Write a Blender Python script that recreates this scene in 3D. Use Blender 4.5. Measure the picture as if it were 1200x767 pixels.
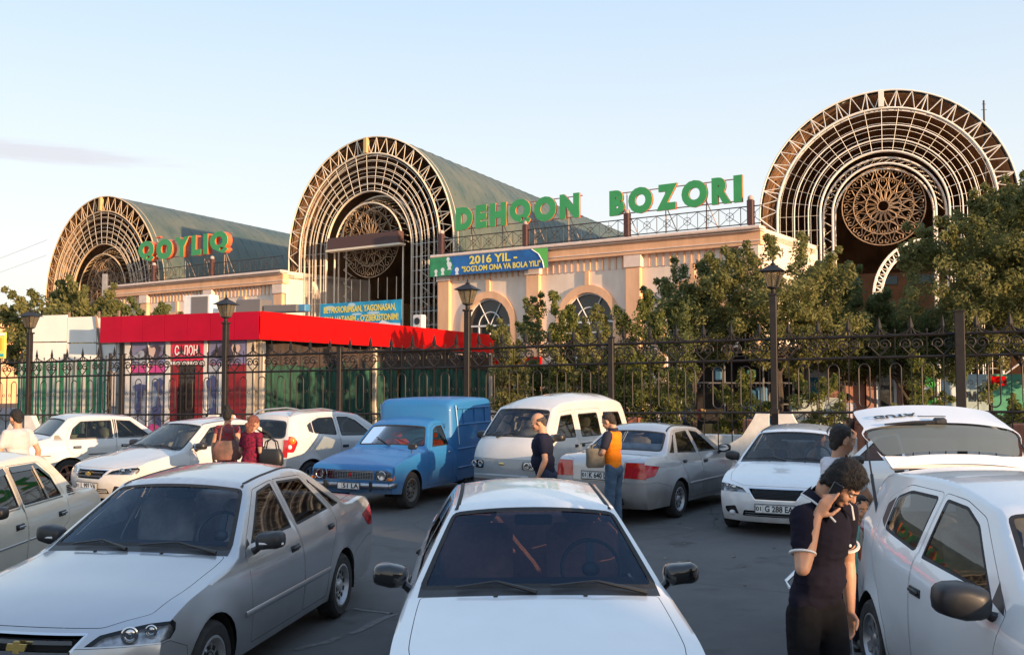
import bpy, bmesh, math, random
from math import sin, cos, pi, radians, sqrt, atan2, floor
from mathutils import Vector, Matrix, noise, Euler
from mathutils.geometry import delaunay_2d_cdt
random.seed(7)
for o in list(bpy.data.objects): bpy.data.objects.remove(o)
SC = bpy.context.scene
COL = SC.collection

# ---------------------------------------------------------------- camera, sky, sun, exposure
CAM_H, PITCH = 2.15, 0.0516
cd = bpy.data.cameras.new('camera'); cam = bpy.data.objects.new('camera', cd); COL.objects.link(cam)
cam.location = (0, 0, CAM_H); cam.rotation_euler = (pi/2 + PITCH, 0, 0)
cd.sensor_width = 36; cd.lens = 1150*36/1200; cd.clip_start = .1; cd.clip_end = 5000
SC.camera = cam
SUN_EL, SUN_AZ = radians(7.0), atan2(-0.715, 0.70)      # direction towards the sun, angle from +X
sun_dir = Vector((cos(SUN_AZ)*cos(SUN_EL), sin(SUN_AZ)*cos(SUN_EL), sin(SUN_EL)))
W = bpy.data.worlds.new('World'); SC.world = W; W.use_nodes = True
nt = W.node_tree; bg = nt.nodes['Background']
sky = nt.nodes.new('ShaderNodeTexSky'); sky.sky_type = 'NISHITA'; sky.sun_disc = False
sky.sun_elevation = SUN_EL; sky.sun_rotation = pi/2 - SUN_AZ
sky.air_density = 1.0; sky.dust_density = 2.2; sky.ozone_density = 1.6
sky_mx = nt.nodes.new('ShaderNodeMix'); sky_mx.data_type = 'RGBA'
tcw = nt.nodes.new('ShaderNodeTexCoord'); sxw = nt.nodes.new('ShaderNodeSeparateXYZ'); nt.links.new(tcw.outputs['Generated'], sxw.inputs[0])
rw_ = nt.nodes.new('ShaderNodeValToRGB'); nt.links.new(sxw.outputs[2], rw_.inputs[0])      # pale summer haze over the blue
cr = rw_.color_ramp; cr.elements[0].position = 0; cr.elements[0].color = (3.3,3.1,2.9,1); cr.elements[1].position = 1; cr.elements[1].color = (1.5,2.2,3.4,1)
for q_, c_ in ((.10,(3.25,3.1,3.0)), (.22,(2.75,2.95,3.1)), (.36,(2.1,2.6,3.15)), (.6,(1.9,2.5,3.3))):
    e_ = cr.elements.new(q_); e_.color = (*c_, 1)
sky_mx.inputs[0].default_value = .82; nt.links.new(sky.outputs[0], sky_mx.inputs[6]); nt.links.new(rw_.outputs[0], sky_mx.inputs[7])
# one small grey cloud low on the left
cm = nt.nodes.new('ShaderNodeMapping'); cm.vector_type = 'POINT'; cdir = Vector((-.487, 1.0, .232)).normalized()
vs_ = nt.nodes.new('ShaderNodeVectorMath'); vs_.operation = 'SUBTRACT'; vs_.inputs[1].default_value = cdir; nt.links.new(tcw.outputs['Generated'], vs_.inputs[0])
cm.inputs['Scale'].default_value = (8, 8, 95); nt.links.new(vs_.outputs[0], cm.inputs[0])
ln = nt.nodes.new('ShaderNodeVectorMath'); ln.operation = 'LENGTH'; nt.links.new(cm.outputs[0], ln.inputs[0])
cn = nt.nodes.new('ShaderNodeTexNoise'); cn.inputs['Scale'].default_value = 2.2; cn.inputs['Detail'].default_value = 5; nt.links.new(cm.outputs[0], cn.inputs[0])
ca = nt.nodes.new('ShaderNodeMath'); ca.operation = 'MULTIPLY_ADD'; ca.inputs[1].default_value = -1.1; nt.links.new(cn.outputs[0], ca.inputs[0]); nt.links.new(ln.outputs['Value'], ca.inputs[2])
cr2 = nt.nodes.new('ShaderNodeMapRange'); cr2.interpolation_type = 'SMOOTHSTEP'; cr2.inputs[1].default_value = .55; cr2.inputs[2].default_value = -.2; cr2.inputs[3].default_value = 0; cr2.inputs[4].default_value = .7; nt.links.new(ca.outputs[0], cr2.inputs[0])
sky_m2 = nt.nodes.new('ShaderNodeMix'); sky_m2.data_type = 'RGBA'; nt.links.new(cr2.outputs[0], sky_m2.inputs[0]); nt.links.new(sky_mx.outputs[2], sky_m2.inputs[6]); sky_m2.inputs[7].default_value = (2.35,2.3,2.5,1)
nt.links.new(sky_m2.outputs[2], bg.inputs[0]); bg.inputs[1].default_value = 0.125
sl = bpy.data.lights.new('sun', 'SUN'); sl.energy = 3.3; sl.angle = radians(.6); sl.color = (1, .66, .38)
so = bpy.data.objects.new('sun', sl); COL.objects.link(so); so.location = (40, -30, 30)
so.rotation_euler = (-sun_dir).to_track_quat('-Z', 'Y').to_euler()
SC.view_settings.view_transform = 'Standard'; SC.view_settings.look = 'None'
SC.view_settings.exposure = 1.42; SC.view_settings.gamma = 1

# ---------------------------------------------------------------- materials
MATS = {}
def mat(name, col=(.5,.5,.5), rough=.5, metal=0, coat=0, var=0.0, scale=6, bump=0, bscale=40, spec=.5, col2=None, emit=None, rvar=0, detail=4, stretch=None):
    if name in MATS: return MATS[name]
    m = bpy.data.materials.new(name); m.use_nodes = True; MATS[name] = m
    t = m.node_tree; b = t.nodes['Principled BSDF']
    b.inputs['Base Color'].default_value = (*col, 1); b.inputs['Roughness'].default_value = rough
    b.inputs['Metallic'].default_value = metal; b.inputs['Coat Weight'].default_value = coat
    b.inputs['Coat Roughness'].default_value = .06; b.inputs['Specular IOR Level'].default_value = spec
    m.diffuse_color = (*col, 1)
    if var or bump or col2 or rvar:
        tc = t.nodes.new('ShaderNodeTexCoord'); src = tc.outputs['Object']
        if stretch:
            mp = t.nodes.new('ShaderNodeMapping'); mp.inputs['Scale'].default_value = stretch
            t.links.new(src, mp.inputs[0]); src = mp.outputs[0]
        n = t.nodes.new('ShaderNodeTexNoise'); n.inputs['Scale'].default_value = scale; n.inputs['Detail'].default_value = detail
        n.inputs['Roughness'].default_value = .6
        t.links.new(src, n.inputs['Vector'])
        if var or col2:
            r = t.nodes.new('ShaderNodeMapRange'); r.inputs[1].default_value = .3; r.inputs[2].default_value = .7
            t.links.new(n.outputs['Fac'], r.inputs[0])
            mx = t.nodes.new('ShaderNodeMix'); mx.data_type = 'RGBA'
            t.links.new(r.outputs[0], mx.inputs[0])
            a = [c*(1-var) for c in col]; c2 = col2 or [min(1, c*(1+var)) for c in col]
            mx.inputs[6].default_value = (*a, 1); mx.inputs[7].default_value = (*c2, 1)
            t.links.new(mx.outputs[2], b.inputs['Base Color'])
        if rvar:
            r2 = t.nodes.new('ShaderNodeMapRange'); r2.inputs[1].default_value = .3; r2.inputs[2].default_value = .75
            r2.inputs[3].default_value = max(.02, rough-rvar); r2.inputs[4].default_value = rough+rvar
            t.links.new(n.outputs['Fac'], r2.inputs[0]); t.links.new(r2.outputs[0], b.inputs['Roughness'])
        if bump:
            n2 = t.nodes.new('ShaderNodeTexNoise'); n2.inputs['Scale'].default_value = bscale; n2.inputs['Detail'].default_value = 3
            t.links.new(src, n2.inputs['Vector'])
            bp = t.nodes.new('ShaderNodeBump'); bp.inputs['Strength'].default_value = bump; bp.inputs['Distance'].default_value = .02
            t.links.new(n2.outputs['Fac'], bp.inputs['Height']); t.links.new(bp.outputs[0], b.inputs['Normal'])
    if emit:
        b.inputs['Emission Color'].default_value = (*emit[:3], 1); b.inputs['Emission Strength'].default_value = emit[3]
    return m
def glass(name, tint=(.1,.12,.13), gloss=1.0, opac=.0, dark=(.01,.012,.014), ior=1.45):
    if name in MATS: return MATS[name]
    m = bpy.data.materials.new(name); m.use_nodes = True; MATS[name] = m
    t = m.node_tree; t.nodes.remove(t.nodes['Principled BSDF']); out = t.nodes['Material Output']
    tr = t.nodes.new('ShaderNodeBsdfTransparent'); tr.inputs[0].default_value = (*tint, 1)
    df = t.nodes.new('ShaderNodeBsdfDiffuse'); df.inputs[0].default_value = (*dark, 1)
    mx0 = t.nodes.new('ShaderNodeMixShader'); mx0.inputs[0].default_value = opac
    t.links.new(tr.outputs[0], mx0.inputs[1]); t.links.new(df.outputs[0], mx0.inputs[2])
    gl = t.nodes.new('ShaderNodeBsdfGlossy'); gl.inputs['Roughness'].default_value = .02; gl.inputs[0].default_value = (*(gloss if isinstance(gloss, tuple) else (gloss,)*3), 1)
    fr = t.nodes.new('ShaderNodeFresnel'); fr.inputs[0].default_value = ior
    mx = t.nodes.new('ShaderNodeMixShader'); t.links.new(fr.outputs[0], mx.inputs[0])
    t.links.new(mx0.outputs[0], mx.inputs[1]); t.links.new(gl.outputs[0], mx.inputs[2]); t.links.new(mx.outputs[0], out.inputs[0])
    m.diffuse_color = (*dark, 1)
    return m
def paint(name, col, metal=0., rough=.35, coat=1., dust=.12):
    """car paint under a clear coat with thin road dust that collects low on the body"""
    if name in MATS: return MATS[name]
    m = mat(name, col, rough, metal, coat, var=.02, scale=2, detail=1)
    t = m.node_tree; b = t.nodes['Principled BSDF']
    tc = t.nodes.new('ShaderNodeTexCoord'); sx = t.nodes.new('ShaderNodeSeparateXYZ'); t.links.new(tc.outputs['Object'], sx.inputs[0])
    r = t.nodes.new('ShaderNodeMapRange'); r.inputs[1].default_value = .65; r.inputs[2].default_value = .15; r.inputs[3].default_value = 0; r.inputs[4].default_value = 1
    t.links.new(sx.outputs[2], r.inputs[0])
    n = t.nodes.new('ShaderNodeTexNoise'); n.inputs['Scale'].default_value = 5; n.inputs['Detail'].default_value = 3; t.links.new(tc.outputs['Object'], n.inputs[0])
    mu = t.nodes.new('ShaderNodeMath'); mu.operation = 'MULTIPLY'; t.links.new(r.outputs[0], mu.inputs[0]); t.links.new(n.outputs['Fac'], mu.inputs[1])
    ad = t.nodes.new('ShaderNodeMath'); ad.operation = 'MULTIPLY_ADD'; ad.inputs[1].default_value = .9
    t.links.new(mu.outputs[0], ad.inputs[0])
    r3 = t.nodes.new('ShaderNodeMapRange'); r3.inputs[1].default_value = .3; r3.inputs[2].default_value = .75; r3.inputs[3].default_value = dust*.3; r3.inputs[4].default_value = dust*.8
    t.links.new(n.outputs['Fac'], r3.inputs[0]); n.inputs['Roughness'].default_value = .45; t.links.new(r3.outputs[0], ad.inputs[2])
    mx = t.nodes.new('ShaderNodeMix'); mx.data_type = 'RGBA'
    old = b.inputs['Base Color'].links[0].from_socket
    t.links.new(ad.outputs[0], mx.inputs[0]); t.links.new(old, mx.inputs[6]); mx.inputs[7].default_value = (.23,.20,.17,1)
    t.links.new(mx.outputs[2], b.inputs['Base Color'])
    ct = t.nodes.new('ShaderNodeMath'); ct.operation = 'MULTIPLY_ADD'; ct.inputs[1].default_value = -coat*.35; ct.inputs[2].default_value = coat
    t.links.new(ad.outputs[0], ct.inputs[0]); t.links.new(ct.outputs[0], b.inputs['Coat Weight'])
    return m
RUBBER = mat('rubber', (.018,.018,.019), .75, var=.3, scale=20)
TYRE = mat('tyre_rubber', (.022,.021,.02), .85, var=.35, scale=14, bump=.2)
BLACKP = mat('black_plastic', (.02,.02,.022), .42, var=.2, scale=10)
GLOSSB = mat('gloss_black', (.008,.008,.009), .12, coat=.6)
DARK = mat('dark_cavity', (.006,.006,.006), .9)
CHROME = mat('chrome', (.62,.62,.63), .14, 1)
ALU = mat('wheel_alloy', (.36,.36,.37), .35, .85, var=.15, scale=12)
STEELW = mat('steel_wheel', (.42,.42,.43), .45, .7, var=.2, scale=15)
UPH = mat('upholstery_grey', (.34,.31,.29), .9, var=.35, scale=7)
UPHRED = mat('upholstery_red', (.35,.03,.025), .85, var=.25, scale=14)
UPHBROWN = mat('upholstery_brown', (.42,.19,.13), .85, var=.2, scale=14)
GL_DARK = glass('tinted_glass', (.36,.40,.41))
GL_CLEAR = glass('clear_glass', (.72,.78,.76))
GL_MID = glass('windscreen_glass', (.80,.86,.90), gloss=(.62,.78,1.0), ior=1.42)
GL_BACK = glass('film_glass', (.10,.13,.15), opac=.3, dark=(.02,.045,.06))
LENS = glass('lamp_lens', (.88,.9,.92))
REDL = mat('red_lens', (.42,.012,.014), .12, coat=1, var=.25, scale=30)
AMBER = mat('amber_lens', (.75,.20,.02), .15, coat=1)
WHITEL = mat('white_lens', (.6,.6,.62), .15, coat=1)
GOLD = mat('gold_emblem', (.75,.55,.18), .25, .8)
PLATEW = mat('plate_white', (.72,.72,.70), .4)
INK = mat('plate_ink', (.012,.012,.014), .5)

# ---------------------------------------------------------------- helpers
def mk(name, verts, faces, m=None, parent=None, smooth=True, mats=None, fm=None):
    me = bpy.data.meshes.new(name); me.from_pydata([tuple(v) for v in verts], [], faces)
    for mm in (mats or [m]): me.materials.append(mm)
    if fm: me.polygons.foreach_set('material_index', fm)
    me.polygons.foreach_set('use_smooth', [smooth]*len(me.polygons))
    me.update(); o = bpy.data.objects.new(name, me); COL.objects.link(o)
    if parent: o.parent = parent
    return o
def inst(o, parent=None, loc=None, rot=None, scale=None, name=None):
    c = bpy.data.objects.new(name or o.name.split('.')[0], o.data); COL.objects.link(c); c.parent = parent
    if loc is not None: c.location = loc
    if rot is not None: c.rotation_euler = rot
    if scale is not None: c.scale = scale
    return c
def empty(name, loc=(0,0,0), rz=0, label=None, cat=None, group=None):
    o = bpy.data.objects.new(name, None); COL.objects.link(o); o.location = loc; o.rotation_euler = (0,0,rz); o.empty_display_size = .2
    tag(o, label, cat, group); return o
def tag(o, label=None, cat=None, group=None, kind=None):
    if label: o['label'] = label
    if cat: o['category'] = cat
    if group: o['group'] = group
    if kind: o['kind'] = kind
    return o
class G:
    """mesh gatherer: shapes of one part collected and built as one mesh"""
    def __init__(s): s.v = []; s.f = []
    def add(s, vs, fs, M=None):
        n = len(s.v); s.v += [tuple(M @ Vector(v)) for v in vs] if M is not None else [tuple(v) for v in vs]
        s.f += [tuple(i+n for i in f) for f in fs]; return s
    def box(s, c, d, rz=0, M=None, bev=0):
        x, y, z = (k/2 for k in d); R = Matrix.Translation(c) @ Matrix.Rotation(rz, 4, 'Z')
        if M is not None: R = M @ R
        if bev:
            b = min(bev, x*.9, y*.9, z*.9); vs = []; 
            for sz in (-1, 1):
                for (ax, ay, az) in ((x-b, y-b, z),) if False else ((x-b,y-b,z),(x,y-b,z-b),(x-b,y,z-b)):
                    for (qx, qy) in ((-1,-1),(1,-1),(1,1),(-1,1)): vs.append((qx*ax, qy*ay, sz*az))
            fs = []
            for k, sz in ((0,-1),(12,1)):
                t = [k, k+1, k+2, k+3]; fs.append(t if sz > 0 else t[::-1])
                for i in range(4):
                    j = (i+1) % 4
                    a, b2, X, X2, Y, Y2 = k+i, k+j, k+4+i, k+4+j, k+8+i, k+8+j
                    if i % 2 == 0: q = [a, Y, Y2, b2]        # edge facing y
                    else: q = [a, X, X2, b2]
                    fs.append(q); fs.append([a, X, Y])
            for i in range(4):
                j = (i+1) % 4
                if i % 2 == 0: fs.append([8+i, 8+j, 20+j, 20+i])
                else: fs.append([4+i, 4+j, 16+j, 16+i])
                fs.append([4+i, 8+i, 20+i, 16+i])
            s.add(vs, fs, R); return s
        vs = [(a*x, b*y, c2*z) for c2 in (-1,1) for a, b in ((-1,-1),(1,-1),(1,1),(-1,1))]
        s.add(vs, [(3,2,1,0),(4,5,6,7),(0,1,5,4),(1,2,6,5),(2,3,7,6),(3,0,4,7)], R); return s
    def tube(s, pts, r, n=6, closed=False, M=None, cap=True):
        pts = [Vector(p) for p in pts]; k = len(pts); rs = r if isinstance(r, (list, tuple)) else [r]*k
        vs = []; prev = None
        for i, p in enumerate(pts):
            a = pts[i-1] if (i > 0 or closed) else p; b = pts[(i+1) % k] if (i < k-1 or closed) else p
            d = (b-a)
            if d.length < 1e-9: d = Vector((0,0,1))
            d.normalize()
            u = (prev - d*prev.dot(d)) if prev is not None else d.orthogonal()
            if u.length < 1e-6: u = d.orthogonal()
            u.normalize(); prev = u; w = d.cross(u)
            for j in range(n):
                t = 2*pi*(j+.5)/n; vs.append(p + (u*cos(t)+w*sin(t))*rs[i])
        fs = []
        for i in range(k if closed else k-1):
            for j in range(n):
                a, b = i*n+j, i*n+(j+1) % n; c, d2 = ((i+1) % k)*n+(j+1) % n, ((i+1) % k)*n+j
                fs.append((a, b, c, d2))
        if cap and not closed: fs.append(tuple(range(n))[::-1]); fs.append(tuple(range((k-1)*n, k*n)))
        s.add(vs, fs, M); return s
    def lathe(s, prof, n=20, M=None, axis='Z', closed=False):
        """prof: list of (radius, height) round the axis"""
        vs = []; k = len(prof)
        for r, h in prof:
            for j in range(n):
                t = 2*pi*j/n; a, b = r*cos(t), r*sin(t)
                vs.append((a, b, h) if axis == 'Z' else ((a, h, b) if axis == 'Y' else (h, a, b)))
        fs = []
        for i in range(k if closed else k-1):
            for j in range(n): fs.append((i*n+j, i*n+(j+1) % n, ((i+1) % k)*n+(j+1) % n, ((i+1) % k)*n+j))
        s.add(vs, fs, M); return s
    def ell(s, c, r, n=12, m=8, M=None):
        vs = []; fs = []
        for i in range(m+1):
            p = pi*i/m
            for j in range(n):
                t = 2*pi*j/n; vs.append((c[0]+r[0]*sin(p)*cos(t), c[1]+r[1]*sin(p)*sin(t), c[2]+r[2]*cos(p)))
        for i in range(m):
            for j in range(n): fs.append((i*n+j, (i+1)*n+j, (i+1)*n+(j+1) % n, i*n+(j+1) % n))
        s.add(vs, fs, M); return s
    def prism(s, poly, h0, h1, M=None):
        """polygon in xy between two heights"""
        n = len(poly); vs = [(x, y, h0) for x, y in poly]+[(x, y, h1) for x, y in poly]
        fs = [tuple(range(n))[::-1], tuple(range(n, 2*n))]+[(i, (i+1) % n, n+(i+1) % n, n+i) for i in range(n)]
        s.add(vs, fs, M); return s
    def build(s, name, m, parent=None, smooth=False, sharp=None):
        o = mk(name, s.v, s.f, m, parent, smooth)
        if smooth: soft(o, sharp or 40)
        return o
def soft(o, deg=40):
    me = o.data; bm = bmesh.new(); bm.from_mesh(me); bmesh.ops.remove_doubles(bm, verts=bm.verts, dist=.0004)
    bmesh.ops.recalc_face_normals(bm, faces=bm.faces)
    a = radians(deg)
    for f in bm.faces: f.smooth = True
    for e in bm.edges: e.smooth = not (len(e.link_faces) == 2 and e.calc_face_angle(0) > a)
    bm.to_mesh(me); bm.free(); return o
TEXTS = {}
def text(body, size, m, parent=None, depth=.002, name='lettering', M=None, bold=0., width=None, align='CENTER', spacing=1.0, xs=1.0):
    """flat or raised lettering turned into a mesh; text runs along local x, up is local y"""
    key = (body, size, depth, bold, align, spacing)
    cu = bpy.data.curves.new('t', 'FONT'); cu.body = body; cu.size = size; cu.extrude = depth; cu.offset = bold; cu.align_x = align; cu.align_y = 'CENTER'
    cu.space_character = spacing; cu.resolution_u = 3
    to = bpy.data.objects.new('t', cu); COL.objects.link(to)
    dg = bpy.context.evaluated_depsgraph_get(); me = bpy.data.meshes.new_from_object(to.evaluated_get(dg))
    bpy.data.objects.remove(to); bpy.data.curves.remove(cu)
    X = Matrix.Identity(4)
    if width and len(me.vertices):
        w = max(v.co.x for v in me.vertices)-min(v.co.x for v in me.vertices); X = Matrix.Diagonal((width/w, 1, 1, 1))
    if M is not None: X = M @ X
    me.transform(X); me.materials.clear(); me.materials.append(m); me.name = name
    o = bpy.data.objects.new(name, me); COL.objects.link(o); o.parent = parent; return o

# ---------------------------------------------------------------- car builder
def inpoly(p, poly):
    x, y = p; c = False; j = len(poly)-1
    for i in range(len(poly)):
        xi, yi = poly[i]; xj, yj = poly[j]
        if (yi > y) != (yj > y) and x < (xj-xi)*(y-yi)/(yj-yi)+xi: c = not c
        j = i
    return c
def area(p): return sum(p[i-1][0]*p[i][1]-p[i][0]*p[i-1][1] for i in range(len(p)))/2
def inset(poly, d):
    """shrink a polygon by d"""
    n = len(poly); sg = 1 if area(poly) > 0 else -1; out = []
    for i in range(n):
        p0, p1, p2 = (Vector(poly[(i+k) % n]) for k in (-1, 0, 1))
        a = (p1-p0); b = (p2-p1)
        if a.length < 1e-7 or b.length < 1e-7: out.append(tuple(p1)); continue
        a.normalize(); b.normalize(); na = Vector((-a.y, a.x))*sg; nb = Vector((-b.y, b.x))*sg
        m = na+nb
        if m.length < 1e-4: m = na.copy()
        m.normalize(); k = 1/max(.35, m.dot(na)); q = p1+m*d*k; out.append((q.x, q.y))
    return out
def dens(poly, step, closed=True):
    out = []; n = len(poly)
    for i in range(n if closed else n-1):
        a, b = poly[i], poly[(i+1) % n]; L = math.hypot(b[0]-a[0], b[1]-a[1]); k = max(1, int(math.ceil(L/step)))
        for j in range(k): out.append((a[0]+(b[0]-a[0])*j/k, a[1]+(b[1]-a[1])*j/k))
    if not closed: out.append(poly[-1])
    return out
def rnd(poly, r, n=3, keep=()):
    """round polygon corners with radius r"""
    out = []; N = len(poly)
    for i in range(N):
        p0, p1, p2 = (Vector(poly[(i+k) % N]) for k in (-1, 0, 1)); a = p0-p1; b = p2-p1
        rr = r[i] if isinstance(r, (list, tuple)) else r
        t = min(rr, a.length*.45, b.length*.45)
        if t < 1e-5: out.append(tuple(p1)); continue
        A = p1+a.normalized()*t; B = p1+b.normalized()*t
        for k in range(n+1):
            u = k/n; q = A*(1-u)**2+p1*2*u*(1-u)+B*u*u; out.append((q.x, q.y))
    return out
def cdt(outline, regs, sp, edge=.025):
    """triangulate outline with region polygons; returns 2D verts and a dict name -> triangles ('' = rest)"""
    V = []; E = []
    def addp(poly):
        n = len(V); V.extend(Vector(p) for p in poly); E.extend((n+i, n+(i+1) % len(poly)) for i in range(len(poly)))
    addp(outline)
    for nm, poly in regs: addp(dens(poly, sp*1.0))
    near = {}
    def reg(p): near.setdefault((int(floor(p[0]/sp)), int(floor(p[1]/sp))), []).append(p)
    for v in V: reg(v)
    def free(p, d):
        i, j = int(floor(p[0]/sp)), int(floor(p[1]/sp))
        return not any((q[0]-p[0])**2+(q[1]-p[1])**2 < d*d for a in (-1,0,1) for b in (-1,0,1) for q in near.get((i+a, j+b), ()))
    for a, b in E:       # points along constraint edges keep free grid points away
        va, vb = V[a], V[b]; L = (vb-va).length
        for k in range(1, max(1, int(L/(sp*.35)))): reg(va.lerp(vb, k/max(1, int(L/(sp*.35)))))
    for p in inset(outline, edge):
        if inpoly(p, outline) and free(p, edge*.7): V.append(Vector(p)); reg(p)
    xs = [p[0] for p in outline]; ys = [p[1] for p in outline]
    x = min(xs)
    row = 0
    y = min(ys)+sp/2
    while y < max(ys):
        x = min(xs)+(sp/2 if row % 2 else 0); row += 1
        while x < max(xs):
            if inpoly((x, y), outline) and free((x, y), sp*.42): V.append(Vector((x, y)))
            x += sp
        y += sp*.87
    vo, eo, fo, _, _, _ = delaunay_2d_cdt(V, E, [], 0, 1e-5)
    out = {}
    for f in fo:
        cx = sum(vo[i].x for i in f)/3; cy = sum(vo[i].y for i in f)/3
        if not inpoly((cx, cy), outline): continue
        nm = ''
        for n2, poly in regs:
            if inpoly((cx, cy), poly): nm = n2
        out.setdefault(nm, []).append(tuple(f))
    return [tuple(v) for v in vo], out
def lin(tab, x):
    if x <= tab[0][0]: return tab[0][1]
    for (a, b), (c, d) in zip(tab, tab[1:]):
        if x <= c: return b+(d-b)*(x-a)/(c-a)
    return tab[-1][1]
def smt(tab, x):
    """smooth (monotone hermite) table"""
    n = len(tab)
    if x <= tab[0][0]: return tab[0][1]
    if x >= tab[-1][0]: return tab[-1][1]
    for i in range(n-1):
        if x <= tab[i+1][0]: break
    def sl(k):
        if k <= 0 or k >= n-1: return 0
        d0 = (tab[k][1]-tab[k-1][1])/(tab[k][0]-tab[k-1][0]); d1 = (tab[k+1][1]-tab[k][1])/(tab[k+1][0]-tab[k][0])
        return 0 if d0*d1 <= 0 else 2*d0*d1/(d0+d1)
    h = tab[i+1][0]-tab[i][0]; t = (x-tab[i][0])/h
    m0, m1 = sl(i), sl(i+1)
    if i == 0: m0 = (tab[1][1]-tab[0][1])/h
    if i == n-2: m1 = (tab[-1][1]-tab[-2][1])/h
    return (2*t**3-3*t*t+1)*tab[i][1]+(t**3-2*t*t+t)*h*m0+(-2*t**3+3*t*t)*tab[i+1][1]+(t**3-t*t)*h*m1

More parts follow.
